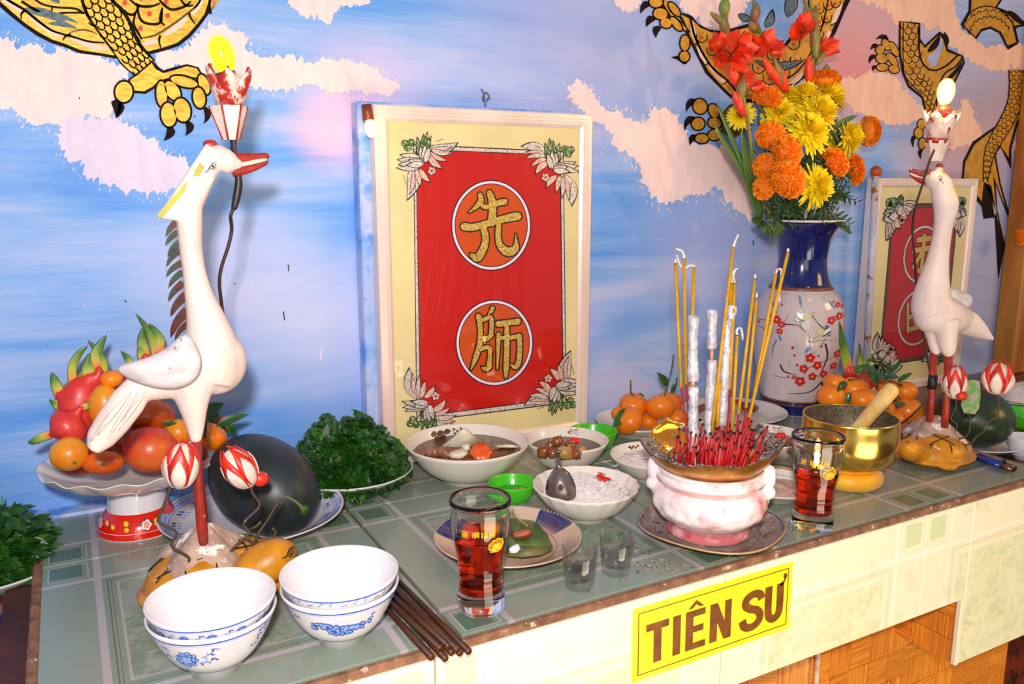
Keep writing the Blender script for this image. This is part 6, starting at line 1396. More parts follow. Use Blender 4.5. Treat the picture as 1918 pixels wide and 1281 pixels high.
MB().add(lathe([(0.0001, 0.084), (0.030, 0.085), (0.052, 0.082), (0.060, 0.088)], 48, rmod=lambda a, r, z: 1+0.05*math.sin(7*a)), fn=lambda q_: (q_[0], q_[1], q_[2]+0.003*mnoise.noise(Vector((q_[0]*90, q_[1]*90, 0))))).build('ash_bed', mat('incense_ash', '6a5e58', 0.9, c2='c0b4ac', scale=140, lo=0.5, hi=0.6, bump=0.5, bscale=300), cens)
b = MB(); rnd = random.Random(44)
for _ in range(240):                       # curls of fallen ash
    a = rnd.random()*6.28; r = rnd.uniform(0.02, 0.078); z = 0.090+max(0, (r-0.052))*0.95+lobez(a, r, 0); x, y = r*math.cos(a), r*math.sin(a); an = rnd.random()*6.28; l = rnd.uniform(.003, .010)
    b.add(stube([(x, y, z+.001), (x+l*math.cos(an)*.5, y+l*math.sin(an)*.5, z+0.003), (x+l*math.cos(an+.5), y+l*math.sin(an+.5), z+0.001)], 0.0006, 4, 2))
tag(b.build('fallen_ash', mat('ash_flakes', 'd8ccc4', 0.9, c2='4a4040', scale=300, lo=.45, hi=.55), cens), kind='stuff')
dC = depth((CC[0], CC[1], 0.12))
def stickP(px, py, dd=0.0): return DP(px, py, dC+dd)
M_yinc = mat('yellow_incense_paste', 'd8a010', 0.75, c2='c08a10', scale=90, bump=0.2, bscale=500); M_rst = mat('red_dyed_bamboo', 'd0181c', 0.45, c2='a81418', scale=60); M_pst = mat('faded_red_bamboo', 'c8484c', 0.5)
M_ash = mat('white_ash', 'e6dcd4', 0.9, c2='b8aca4', scale=200); M_coal = mat('charred_tip', '1c1412', 0.8)
ST = [((1265, 495), (1276, 726), (1290, 850), [(1265, 485)], 0, 'leftmost of the tall yellow sticks'),
      ((1281, 486), (1285, 720), (1296, 852), [(1281, 478), (1277, 470), (1266, 466)], 0.004, 'with a hooked ash tip near the left'),
      ((1300, 503), (1293, 724), (1302, 855), [(1299, 497), (1290, 498), (1281, 503), (1273, 495), (1267, 477)], 0.010, 'with ash looping left behind the left silver roll'),
      ((1373, 465), (1333, 811), (1328, 856), [(1377, 452), (1383, 439)], -0.012, 'tallest, with straight white ash, leaning right'),
      ((1376, 532), (1367, 729), (1362, 850), [(1374, 516), (1377, 505), (1382, 503)], 0.012, 'behind the tallest one with a short ash hook'),
      ((1370, 532), (1364, 700), (1358, 850), [(1370, 515), (1374, 505)], 0.020, 'partly hidden behind the right silver roll'),
      ((1381, 629), (1371, 804), (1368, 856), [(1380, 618), (1386, 614), (1390, 622), (1391, 637)], -0.008, 'short one with a drooping ash curl'),
      ((1414, 523), (1383, 776), (1374, 850), [(1415, 513)], 0.0, 'third from right with a straight pale tip'),
      ((1417, 559), (1397, 764), (1388, 852), [(1418, 548)], 0.006, 'crossing behind the third from right, lower tip'),
      ((1453, 514), (1412, 740), (1392, 856), [(1456, 505), (1463, 505), (1463, 520), (1459, 550), (1460, 566)], 0.008, 'second from right with long drooping ash'),
      ((1476, 473), (1403, 782), (1385, 858), [(1476, 465)], -0.006, 'rightmost and longest slanting stick'),
      ((1348, 714), (1343, 801), (1340, 852), [(1348, 711)], -0.010, 'short burnt-down stick before the middle silver roll')]
for (t_, m_, b_, ash, dd, lb) in ST:
    P0 = stickP(*b_, dd*0.4); _m = stickP(*m_, dd); P0 = P0+(P0-_m)/abs(P0[2]-_m[2])*max(0, P0[2]-.087); o = thing('incense_stick', 'yellow incense stick '+lb, 'incense', P0, 'yellow incense sticks in the censer')
    MB().add(tube([P0, stickP(*m_, dd)], 0.0013, 6)).build('red_stem', M_rst, o, off='w'); MB().add(tube([stickP(*m_, dd), stickP(*t_, dd)], 0.0021, 8)).build('paste', M_yinc, o, off='w')
    MB().add(tube([stickP(*t_, dd), stickP(t_[0]+(ash[0][0]-t_[0])*.2, t_[1]-1.5, dd)], 0.0020, 8)).build('charred_band', M_coal, o, off='w')
    pts = [stickP(t_[0], t_[1]-1.2, dd)]+[stickP(*a_, dd-0.001) for a_ in ash]
    MB().add(stube(pts, [0.0019]+[0.0016]*(len(pts)-2)+[0.0012], 6, 4)).build('ash_tip', M_ash, o, off='w')
M_silvr = mat('crumpled_silver_paper', 'd8d2d8', 0.42, 0.25, c2='b4aeb8', scale=60, bump=0.9, bscale=110, bdist=0.004)
def roll(name, lb, segs, sticks, dd, r):
    o = thing('silver_wrapped_incense', lb, 'incense', stickP(*segs[-1][1], dd), 'silver-wrapped incense in the censer')
    for s_, (a_, b_) in enumerate(segs):
        A = stickP(*a_, dd); B = stickP(*b_, dd); n = 18; V, F = tube([A+(B-A)*i/n for i in range(n+1)], r, 14)
        c_ = (A+B)/2
        V = np.array([v+(v-(A+(B-A)*min(1, max(0, ((v-A)@(B-A))/((B-A)@(B-A))))))*0.42*mnoise.noise(Vector(((v-A)*170).tolist())+Vector((s_*5, 0, 0))) for v in np.array(V)])
        MB().add((V, F)).build('silver_wrap', M_silvr, o, off='w')
    for a_, b_ in sticks: MB().add(tube([stickP(*a_, dd), stickP(*b_, dd)-(0, 0, .022 if b_[1] > 850 else 0)], 0.0026, 8)).build('bamboo_core', mat('pale_bamboo', 'd8b090', 0.6, c2='a84a38', scale=70), o, off='w')
    return o
roll('a', 'left roll of silver-wrapped incense with one gap', [((1299, 591), (1297, 715)), ((1298, 724), (1300, 846))], [((1297, 712), (1299, 728)), ((1300, 840), (1302, 862))], -0.012, 0.0064)
roll('b', 'middle roll of silver-wrapped incense, shortest, bare stick between two halves', [((1334, 580), (1333, 654)), ((1333, 674), (1328, 838))], [((1333, 650), (1333, 678)), ((1328, 835), (1329, 860))], 0.004, 0.0064)
roll('c', 'right roll of silver-wrapped incense leaning behind the tallest stick', [((1371, 573), (1368, 598)), ((1363, 600), (1353, 798))], [((1353, 790), (1350, 856)), ((1369, 596), (1363, 604))], 0.016, 0.0062)
# burnt stubs (one object each)
rnd = random.Random(77); stub_src = []
for k in range(6):
    l = 0.030+0.004*k; me = MB().add(tube([(0, 0, 0), (0.0003*k, 0, l)], 0.00135, 6)).mesh('incense_stub', M_rst if k != 3 else M_pst)
    tp = MB().add(tube([(0.0003*k, 0, l-0.0005), (0.0003*k, 0, l+0.0022)], 0.0014, 6)).mesh('charred_tip', M_coal); stub_src.append((me, tp))
for i in range(150):
    a = rnd.random()*2*math.pi; r = 0.050*math.sqrt(rnd.random()); x, y = r*math.cos(a), r*math.sin(a)
    rx_ = x*CR[0]+y*CR[1]         # component to the right in view
    if rx_ < -0.012 and rnd.random() < 0.45: rx_ = abs(rx_)*0.6; x += 0.02; 
    lean = 0.10+10.0*max(0, rx_)+rnd.uniform(-.12, .12); k = rnd.randrange(6)
    me, tp = stub_src[k]; o = bpy.data.objects.new('incense_stub', me); COL.objects.link(o); o.location = (CC[0]+x, CC[1]+y, 0.0935)
    dvec = Vector((CR[0]*lean*0.9, CR[1]*lean*0.9, 1.0))+Vector((rnd.uniform(-.10, .10), rnd.uniform(-.16, .10), 0)); o.rotation_euler = dvec.to_track_quat('Z', 'Y').to_euler()
    s_ = rnd.uniform(0.9, 1.25); o.scale = (1, 1, s_); tag(o, 'short burnt-down red incense stub standing in the ash of the censer', 'incense', 'burnt red incense stubs')
    c_ = bpy.data.objects.new('charred_tip', tp); COL.objects.link(c_); c_.parent = o
# fallen ash and crumbs on the table around the censer
b = MB(); rnd = random.Random(5)
for _ in range(260):
    px, py = rnd.gauss(1215, 60), rnd.gauss(1060, 26)
    if rnd.random() < .45: px, py = rnd.uniform(1380, 1500), rnd.gauss(1012-(0.1*(1440-1380)), 14)
    P = T(px, py, 0.0009)
    if P[1] < TY0+0.008 or math.hypot(P[0]-CPL[0], P[1]-CPL[1]) < 0.098: continue
    an = rnd.random()*6.28; l = rnd.uniform(.001, .005); b.add(stube([P, P+(l*math.cos(an), l*math.sin(an), .0008), P+(l*1.7*math.cos(an+.5), l*1.7*math.sin(an+.5), 0)], 0.0005, 4, 2))
o = b.build('ash_crumbs', mat('ash_crumb', 'c0aca0', 0.9, c2='40302c', scale=300, lo=.5, hi=.55)); tag(o, 'scattered incense ash crumbs on the tiles around the censer plate', 'ash', kind='stuff')
# salt saucer, red-sauce bowl, back plate
SC = T(1450, 925); SC[2] = 0; sp2 = bowl_prof(0.070, 0.020, 0.038, 0.004, 0.003, .75)
sau = tableware('plate', 'salt-covered saucer with a brown rim between censer and right-hand red glass', 'plate', SC, sp2, M_porcw)
p = plate_paint(sp2); p.L = 1; ring(p, 66, 2.4, mat('brown_rim_glaze', 'b87830', 0.3)); ring(p, 55, 0.5, M_brownp); p.build('rim_line', sau)
sz = lambda x, y: 0.0085+0.004*mnoise.noise(Vector((x*50, y*50, 0)))+0.004*max(0, 1-(x*x+y*y)/0.0015)
M_salt = mat('pinkish_salt', 'd8b8ac', 0.7, c2='b89488', scale=120, c3='7a5a50', scale3=90, lo3=.62, hi3=.66, bump=.6, bscale=500); dome(sau, 0.048, sz, M_salt, 'salt_bed')
RS = T(1436, 858); RS[2] = 0; rsb = bowl_prof(0.067, 0.040, 0.032, 0.006, 0.003, .62)
rb = tableware('bowl', 'white bowl of meat in dark red sauce behind the right-hand red glass', 'bowl', RS, rsb, M_porcw)
MB().add(lathe([(0.0001, 0.029), (0.0575, 0.029), (0.0575, 0.0285), (0.0001, 0.026)], 40)).build('red_brown_sauce', mat('dark_red_sauce', '701a08', 0.25, coat=.12), rb)
p = side_paint(rsb, lookang(RS)+math.pi, True); p.L = 2
for a, b_ in (((-22, 31), (-15, 36)), ((-16, 33), (-8, 37)), ((-24, 35), (-19, 38)), ((-28, 33), (-22, 31))): p.L += .2; p.leaf(a, b_, 4, M_porcw, edge=M_brownp, ew=0.5)
p.build('leaf_transfer', rb)
for k, (px, py, s_, m_) in enumerate(((1462, 818, .013, M_chili), (1478, 830, .016, M_brais), (1455, 832, .014, M_brais), (1486, 846, .012, M_brais))):
    P = T(px, py, .036); single(MB().add(chunk(P, (s_, s_*.7, s_*.6), 60+k)), 'meat_piece' if k else 'chili_piece', m_, P, ('red chili piece at the back of the red sauce bowl', 'largest dark meat piece in the red sauce bowl', 'left dark meat piece in the red sauce bowl', 'front dark meat piece in the red sauce bowl')[k], 'meat' if k else 'chili', world=True)
BPc = T(1345, 776); BPc[2] = 0; BPc[1] = -0.108; bpr = bowl_prof(0.102, 0.020, 0.056, 0.004, 0.003, .75)
bpl = tableware('plate', 'white plate of sliced sausage against the wall, behind the incense', 'plate', BPc, bpr, M_porcw)
for k, (px, py, s_, m_) in enumerate(((1400, 762, .028, M_brais), (1380, 752, .012, M_chili), (1312, 765, .024, M_brais))):
    P = T(px, py, .020); single(MB().add(chunk(P, (s_, s_*.6, s_*.35), 70+k, .2)), 'sausage_piece' if k != 1 else 'chili_piece', m_, P, ('right brown sausage piece on the rear white plate', 'red chili on the rear white plate', 'left brown sausage piece on the rear plate, behind silver rolls')[k], 'meat' if k != 1 else 'chili', world=True)

# ================================================================== BRASS BOWL
BR = T(1587, 905); BR[2] = 0
M_brass = mat('polished_brass', 'ffd06a', 0.20, 1.0, c2='fcc04c', scale=12, bump=0.05, bscale=60)
M_cush = mat('yellow_satin_cushion', 'f6b608', 0.45, c2='e8a004', scale=12, sheen=0.3)
cu = MB().add(lathe(smooth_prof([(0.0001, 0.003), (0.026, 0.002), (0.040, 0.0), (0.049, 0.007), (0.050, 0.017), (0.044, 0.026), (0.034, 0.027), (0.022, 0.020), (0.0001, 0.018)], 4), 56)); single(cu, 'ring_cushion', M_cush, BR, 'round yellow satin ring cushion under the brass bowl', 'cushion')
bb = thing('brass_bowl', 'polished brass singing bowl on a yellow cushion holding a wooden striker', 'bowl', (BR[0]-0.004, BR[1], 0.0215))
bprof = smooth_prof([(0.0001, 0.0), (0.020, 0.0005), (0.044, 0.008), (0.060, 0.022), (0.0685, 0.040), (0.0705, 0.060), (0.0695, 0.078), (0.0695, 0.087)], 5)
MB().add(lathe(bprof+[(0.0685, 0.0885), (0.0665, 0.087)], 72)).build('outer_shell', M_brass, bb)
MB().add(lathe(smooth_prof([(0.0665, 0.0868), (0.0655, 0.060), (0.056, 0.030), (0.030, 0.012), (0.0001, 0.010)], 4), 64)).build('dull_inside', mat('tarnished_brass_inside', '5c5040', 0.55, 0.5, c2='8a7c60', scale=200, bump=.3, bscale=400), bb)
A = DP(1672, 727, depth(BR)+0.015); B_ = DP(1610, 800, depth(BR)-0.02); d = (B_-A); B2 = A+d*1.15
stk = thing('wooden_striker', 'thick pale wooden striker leaning out of the brass bowl', 'mallet', B2)
MB().add(stube([B2, A+d*.5, A+d*0.08, A], [0.0105, 0.0115, 0.0125, 0.0100], 16, 4)).build('shaft', mat('pale_turned_wood', 'e6c47c', 0.4, c2='d8ac60', scale=14, stretch=(6, 6, 1), coat=.2), stk, off='w')
MB().add(tube([A-d/np.linalg.norm(d)*0.0004, A-d/np.linalg.norm(d)*0.0012], 0.0058, 12)).build('hollow_end', mat('dark_hollow', '4a3018', 0.8), stk, off='w')
# ================================================================== LIGHTER
A = T(1832, 856, 0.008); B_ = T(1880, 872, 0.008); C_ = T(1899, 878, 0.008)
lt = thing('cigarette_lighter', 'blue plastic cigarette lighter at the right end of the altar', 'lighter', (A[0], A[1], 0))
MB().add(tube([A, B_], [(0.0060, 0.010), (0.0060, 0.010)], 20, up=(0, 0, 1))).build('body', mat('blue_translucent_plastic', '1638a8', 0.2, coat=.4, c2='0c2470', scale=20), lt, off='w')
MB().add(tube([B_, C_], [(0.0064, 0.0100), (0.0058, 0.0088)], 20, up=(0, 0, 1))).build('metal_hood', mat('brown_chrome', '9c7050', 0.2, 0.9), lt, off='w')
MB().add(tube([C_, C_+(C_-B_)*0.06], 0.0040, 14)).build('nozzle_hole', M_coal, lt, off='w'); MB().add(ellipsoid(B_+(0, 0, 0.0065), (0.004, 0.003, 0.004))).build('spark_wheel', M_coal, lt, off='w')

# ================================================================== FRUIT
def fruitmat(name, a, b_, c3=None, scale=14, lo=.4, hi=.6, por=0.15, rough=.35, bs=420, **kw):
    return mat(name, a, rough, c2=b_, scale=scale, lo=lo, hi=hi, c3=c3, scale3=60, lo3=0.66, hi3=0.72, bump=por, bscale=bs, coat=.12, **kw)
M_mand = fruitmat('mandarin_peel', 'f08608', 'e87406', None, 20); M_mand2 = fruitmat('ripe_mandarin_peel', 'ea7604', 'f28a0a', None, 20)
M_mango = fruitmat('yellow_mango_skin', 'e89c20', 'd87c14', 'a86c28', 12, por=.05); M_mango2 = fruitmat('orange_mango_skin', 'dc6408', 'c04a04', 'b8500c', 14, por=.05); M_mango3 = fruitmat('red_mango_skin', 'c02a18', 'dc7424', 'e08c30', 11, .45, .75, por=.05); M_mango4 = fruitmat('dark_red_fruit_skin', '7c1c0c', '983410', None, 14, por=.05)
M_stem = mat('fruit_stem', '5a6a2a', 0.6, c2='4a3a1c', scale=90)
M_cleaf = mat('glossy_citrus_leaf', '2c5a1a', 0.3, c2='1c4012', scale=30, coat=.4, c3='4c7a2c', scale3=25, lo3=.58, hi3=.7)
def citrus_geo(r, seed):
    off = seed*7.3
    return ellipsoid((0, 0, 0), (r, r*1.0, r*0.86), 26, 16, None, fn=lambda d: (1-0.13*math.exp(-((1-d[2])*9))-0.08*math.exp(-((1+d[2])*9)))*(1+0.03*mnoise.noise(Vector((d[0]*2+off, d[1]*2, d[2]*2)))))
def leafobj(parent, P, d, ln, wd, off='w', m=None, name='leaf', curl=.3, roll=0.0):
    """citrus leaf from P towards d"""
    d = np.array(d, float); d /= np.linalg.norm(d); up = np.array((0, 0, 1.0)); P = np.asarray(P, float); up = CP-(P if off is not None else P+np.array(tuple(parent.location))); up = up/np.linalg.norm(up)+np.array((0, 0, .5)); s_ = np.cross(up, d); s_ /= np.linalg.norm(s_)+1e-9; u = np.cross(d, s_)
    if roll: s_, u = s_*math.cos(roll)+u*math.sin(roll), -s_*math.sin(roll)+u*math.cos(roll)
    ob = MB().add(xf(leaf3(ln, wd, 8, .25, curl), np.stack([d, s_, u], axis=1), P)).build(name, m or M_cleaf, parent, off=off); return ob
def mandarin(px, py, y, rp, label, up=(0, 0, 1), m=None, stem=None, leaves=(), seed=1, group=None, name='mandarin'):
    P = W(px, py, y); r = rp*mpp(P); P[2] = max(P[2], r*.86+.009 if y > yF_-1 else 0); o = thing(name, label, 'fruit', P, group); R = frame_z(up)
    MB().add(xf(citrus_geo(r, seed), R)).build('peel', m or M_mand, o)
    MB().add(xf(lathe([(0.0001, r*0.70), (r*0.09, r*0.71), (r*0.07, r*0.76), (0.0001, r*0.77)], 8), R)).build('calyx', M_stem, o)
    if stem: MB().add(stube([(0, 0, r*.72)]+[tuple(W(a, b_, y)-P) for a, b_ in stem], 0.0014, 6, 4)).build('twig', M_stem, o)
    for (a, b_, dx, dz, l, w_) in leaves: leafobj(o, W(a, b_, y)-P, (dx, -0.25, dz), l*mpp(P), w_*mpp(P), off=None)
    return o
yF_ = 0
# plate of mandarins left of the incense
PM = T(1196, 808); PM[2] = 0
mpf = bowl_prof(0.082, 0.024, 0.046, 0.004, 0.003, .75)
tableware('plate', 'white plate of leafy mandarins against the wall, left of the incense', 'plate', PM, mpf, M_porcw)
yM = PM[1]; gM = 'mandarins on the plate left of the incense'
mandarin(1186, 759, yM-0.005, 27, 'mandarin with an upright bare twig, upper left of the wall plate', (-.1, -.2, 1), stem=[(1182, 735), (1181, 712)], leaves=((1194, 740, 1, -.1, 16, 9),), seed=2, group=gM)
mandarin(1237, 762, yM-0.040, 28, 'largest mandarin at the front right of the wall plate', (0.1, .3, 1), stem=[(1243, 745), (1250, 722), (1258, 690), (1262, 664)], leaves=((1250, 722, -.7, .8, 36, 16), (1258, 738, .1, 1, 34, 9)), seed=3, group=gM)
mandarin(1252, 754, yM-0.005, 25, 'mandarin behind the largest one on the wall plate', seed=4, group=gM)
mandarin(1178, 788, yM-0.040, 28, 'mandarin low at the front left under a big leaf', (-.5, .1, .5), seed=5, group=gM, leaves=((1182, 768, -1, -.35, 50, 26),))
mandarin(1160, 774, yM-0.005, 15, 'mandarin half hidden at the left rear of the wall plate', seed=6, group=gM)
mandarin(1214, 792, yM-0.020, 18, 'mandarin low in the middle between the front ones', seed=7, group=gM)
mandarin(1268, 788, yM-0.035, 21, 'mandarin at the right rear beside the gilt rim', seed=8, group=gM, leaves=((1262, 772, -.2, -.9, 26, 12),))
mandarin(1205, 770, yM+0.02, 20, 'mandarin at the back of the wall plate', seed=9, group=gM)
# right-hand mandarin heap
PR = T(1632, 800); PR[2] = 0
tableware('plate', 'white plate under the mandarin heap behind the brass bowl', 'plate', PR, bowl_prof(0.094, 0.022, 0.050, 0.004, 0.003, .75), M_porcw)
gR = 'mandarins behind the brass bowl'; y_ = PR[1]
for k, (px, py, dy, r, lb) in enumerate(((1600, 728, -.02, 27, 'topmost mandarin at the left of the heap behind the brass bowl'), (1562, 716, .0, 20, 'mandarin beside the vase, rear left of the heap'), (1556, 742, -.03, 26, 'mandarin at the lower left of the heap behind the brass bowl'), (1616, 748, -.045, 26, 'mandarin just above the brass bowl rim'),
                                        (1696, 732, .0, 22, 'mandarin at the upper right of the heap, before the red panel'), (1701, 776, -.03, 27, 'large mandarin at the lower right of the heap'), (1672, 792, -.05, 23, 'mandarin low beside the brass bowl, right side'), (1655, 764, -.05, 20, 'mandarin behind the wooden striker'), (1660, 722, .02, 20, 'mandarin high in the middle of the heap'), (1640, 775, .0, 24, 'mandarin hidden low in the middle of the heap'), (1590, 768, .0, 24, 'mandarin hidden low behind the brass bowl rim'), (1585, 762, .04, 24, 'mandarin at the back of the heap'), (1680, 760, .03, 24, 'mandarin at the back right of the heap'))):
    mandarin(px, py, y_+dy, r, lb, seed=20+k, group=gR, m=M_mand2 if k % 3 else M_mand)
tw = thing('citrus_twig', 'leafy citrus twig lying over the heap behind the brass bowl', 'twig', W(1640, 720, y_))
lr = random.Random(6)
MB().add(stube([W(1590, 712, y_-.03), W(1640, 705, y_-.03), W(1690, 722, y_-.03)], 0.0016, 6)).build('stem', M_stem, tw, off='w')
for (px, py, dx, dz, l, w_) in ((1610, 688, 1, -.15, 60, 18), (1625, 695, .8, -.6, 52, 20), (1640, 700, .9, -.3, 50, 18), (1655, 706, 1, .1, 44, 16), (1600, 700, .6, .5, 36, 14), (1648, 742, 1, .05, 60, 16), (1660, 752, .8, -.5, 36, 14), (1672, 760, 1, .2, 36, 12), (1590, 734, -.3, -.8, 28, 12), (1664, 700, .5, .6, 34, 10), (1680, 716, .7, .5, 40, 10), (1585, 715, -.8, -.2, 30, 14), (1640, 800, 1, 0, 60, 14), (1690, 805, -.9, .1, 40, 14)):
    leafobj(tw, W(px, py, y_-.06), (dx, -.2, dz), l*mpp(W(px, py, y_-.06)), w_*mpp(W(px, py, y_-.06)))
# dragon fruits
M_drag = mat('pink_red_dragonfruit_skin', 'cc2028', 0.4, c2='dc4438', scale=16, c3='b01c24', scale3=30, lo3=.5, hi3=.7, coat=.15, bump=.15, bscale=80)
def dragmat():
    t = NT('dragonfruit_scale'); u = t.new('ShaderNodeUVMap').outputs[0]; s_ = t.new('ShaderNodeSeparateXYZ'); t.link(u, s_.inputs[0])
    n = t.noise(t.coord('Object'), 60, 3); f = t.math('ADD', s_.outputs[0], t.math('MULTIPLY', t.math('SUBTRACT', n, .5), .25))
    t.set(col=t.ramp(f, [(0.05, 'd84440'), (0.22, 'd8903c'), (0.34, 'a8b040'), (0.6, '4c7a20'), (0.93, '2e5418'), (1.0, 'a8481c')]), rough=.4, coat=.15); return t.m
M_dsc = dragmat()
def spike(o, pts, w0, k=5):
    Q = catmull([np.array(p_, float) for p_ in pts], k); n = len(Q); V, F = tube(Q, [(w0*0.22*(1-0.6*i/(n-1)), max(w0*math.sin(math.pi*(0.36+0.62*i/(n-1)))**0.8, 0.0004)) for i in range(n)], 8, up=(0, 1, 0.1))
    mb = MB().add((V, F)); me = mb.mesh('scale_leaf', M_dsc, off=tuple(o.location)); l = me.uv_layers.new(name='UVMap')
    for lp in me.loops: l.data[lp.index].uv = (min(lp.vertex_index//8, n-1)/(n-1), 0)
    ob = bpy.data.objects.new('scale_leaf', me); COL.objects.link(ob); ob.parent = o; return ob
def dragon(label, px, py, y, rx, ry, spikes, rot=0.0, lump=1):
    P = W(px, py, y); m_ = mpp(P); o = thing('dragon_fruit', label, 'fruit', P, 'dragon fruit on the altar')
    b = MB().add(ellipsoid((0, 0, 0), (rx*m_, rx*m_*.9, ry*m_), 22, 16, np.array(Matrix.Rotation(rot, 3, 'Y'))))
    rb_ = []
    for pts, w_ in spikes:
        a, c = pts[0], pts[1]; b.add(stube([W(a[0]+(px-a[0])*.5, a[1]+(py-a[1])*.5, y)-P, W(*a, y-0.004)-P, W(a[0]+(c[0]-a[0])*.5, a[1]+(c[1]-a[1])*.5, y-.003)-P], [w_*m_*1.6, w_*m_*1.0, w_*m_*.55], 10, 3))
    remesh(b.build('skin', M_drag, o), 0.0024, 6)
    for pts, w_ in spikes: spike(o, [W(*q_, y-0.004) for q_ in pts], w_*m_)
    return o
FS = T(262, 986); FS[2] = 0; yF = FS[1]
dragon('tall dragon fruit with long green scales, left of the fruit stand', 148, 760, yF-0.02, 37, 60, [([(115, 745), (104, 718), (97, 697)], 10), ([(140, 740), (135, 690), (150, 660), (164, 649)], 8), ([(168, 712), (166, 685), (167, 662)], 13), ([(180, 720), (194, 690), (184, 660), (164, 637)], 9), ([(186, 700), (178, 670), (188, 645), (199, 628)], 10), ([(190, 730), (196, 700), (196, 668)], 8), ([(150, 725), (152, 705), (158, 690)], 7), ([(130, 735), (132, 715), (142, 700)], 7), ([(120, 770), (104, 755), (92, 748)], 9), ([(165, 742), (176, 716), (183, 706)], 12)], 0.2)
dragon('dragon fruit lying at the far left of the fruit stand, tip outward', 128, 800, yF-0.045, 38, 28, [([(100, 812), (82, 818), (62, 827), (52, 828)], 9), ([(150, 765), (165, 760), (176, 758)], 7), ([(140, 812), (125, 818), (116, 824)], 7)], 1.0)
dragon('dragon fruit behind the crane on the fruit stand, only green tips showing', 262, 730, yF+0.045, 46, 50, [([(275, 680), (266, 640), (268, 612)], 10), ([(290, 680), (290, 650), (275, 615), (255, 588)], 8), ([(293, 675), (300, 640), (290, 620), (279, 606)], 9), ([(272, 682), (268, 655), (271, 634)], 12), ([(248, 690), (240, 672), (226, 657)], 7)])
dragon('dragon fruit behind the mandarin heap, one green scale up the vase side', 1612, 708, y_+0.045, 34, 24, [([(1592, 700), (1585, 672), (1578, 640), (1572, 602)], 12), ([(1612, 700), (1612, 670), (1609, 640)], 7), ([(1625, 700), (1622, 678), (1640, 672)], 7)])
# fruit stand
fst = thing('pedestal_dish', 'white scalloped pedestal fruit dish with a red floral foot, behind the left crane', 'dish', FS)
sprof = smooth_prof([(0.052, 0.0), (0.0525, 0.003), (0.051, 0.010), (0.047, 0.020), (0.039, 0.030), (0.0375, 0.033), (0.0365, 0.050), (0.0375, 0.062), (0.040, 0.066)], 4)
MB().add(lathe([(0.0001, 0.004)]+[(0.048, 0.003)]+sprof+[(0.0001, 0.066)], 64)).build('pedestal', M_porc, fst)
fb_ = [(0.001, 0.064), (0.042, 0.065), (0.075, 0.072), (0.100, 0.083), (0.117, 0.098), (0.1185, 0.0995), (0.1150, 0.099), (0.097, 0.0865), (0.074, 0.076), (0.040, 0.069), (0.0001, 0.068)]
fb_ = [(r*.95, z) for r, z in fb_]; MB().add(lathe(fb_, 128, rmod=lambda a, r, z: 1+0.020*abs(math.cos(8*a))*max(0, (r-.06)/.06), zmod=lambda a, r, z: -0.0035*abs(math.cos(8*a))**2*max(0, (r-.05)/.06))).build('scalloped_bowl', M_porcw, fst)
M_redg = mat('red_glaze', 'd81c10', 0.18, coat=.6)
ro = lathe([(r+0.0003, z) for r, z in sprof if z < 0.0315 and z > 0.0015], 64); MB().add(ro).build('red_foot_band', M_redg, fst)
p = side_paint([(0.0001, 0)]+[(r+0.0006, z) for r, z in sprof[:-1]]+[(0.041, 0.0665)], lookang(FS)); p.L = 2
M_fl1 = mat('rose_enamel', 'e88a8a', 0.25); M_fl2 = mat('yellow_enamel', 'f4c414', 0.25); M_fl3 = mat('leaf_enamel', '2c5a3c', 0.3); M_fl4 = mat('white_enamel', 'f8f0ec', 0.25)
p.stroke([(i*2.5-120, 10.2) for i in range(97)], .4, M_fl4, smooth=False)
for x, y, r, m in ((8, 19, 6, M_fl1), (22, 20, 5, M_fl2), (-16, 23, 3.2, M_fl2), (-16, 16, 3, M_fl2), (-34, 19, 3, M_fl2), (36, 19, 5, M_fl1), (-44, 22, 3, M_fl2), (-60, 19, 5, M_fl1)):
    for k in range(5): a = k*1.256; p.L += .1; p.leaf((x+r*math.cos(a+.5), y+r*math.sin(a+.5)), (x+1.5*r*math.cos(a+.5), y+1.45*r*math.sin(a+.5)), r*.5, M_fl3)
    p.L += .5; blossom(p, x, y, r*1.05, M_fl4 if m is M_fl1 else m, M_fl2); p.L += 1.6; blossom(p, x, y, r*.75, m, M_fl2); p.L = 2.2
p.build('floral_enamel', fst)
def fruit(px, py, y, rx, ry, m, name, label, rot=0.0, pear=0.0, ryd=None, spot=None, seed=1):
    P = W(px, py, y); m_ = mpp(P); o = thing(name, label, 'fruit', P); R = np.array(Matrix.Rotation(rot, 3, 'Y'))
    off = seed*3.7
    MB().add(ellipsoid((0, 0, 0), (rx*m_, (ryd or min(rx, ry))*m_, ry*m_), 26, 18, R, fn=lambda d: (1-pear*(0.5+0.5*d[0])**2)*(1+.035*mnoise.noise(Vector((d[0]*1.5+off, d[1]*1.5, d[2]*1.5)))))).build('skin', m, o)
    if spot: q_ = W(spot[0], spot[1], y)-P; r_ = math.sqrt(max(0, 1-(q_[0]/(rx*m_))**2-(q_[2]/(ry*m_))**2))*(ryd or min(rx, ry))*m_; MB().add(ellipsoid((q_[0], -r_*0.985, q_[2]), (0.0022, 0.0012, 0.002), 10, 6)).build('stem_scar', M_stem, o)
    return o
fruit(130, 850, yF-0.078, 34, 32, M_mango, 'mango', 'round yellow mango at the left front of the pedestal dish', 0.2, .05, spot=(139, 858), seed=1)
fruit(197, 866, yF-0.086, 39, 23, M_mango2, 'mango', 'orange-brown mango lying at the front of the pedestal dish', 0.1, .18, spot=(193, 863), seed=2)
fruit(284, 842, yF-0.070, 51, 45, M_mango3, 'mango', 'large blushing red mango at the front right of the dish', 0.35, .1, seed=3)
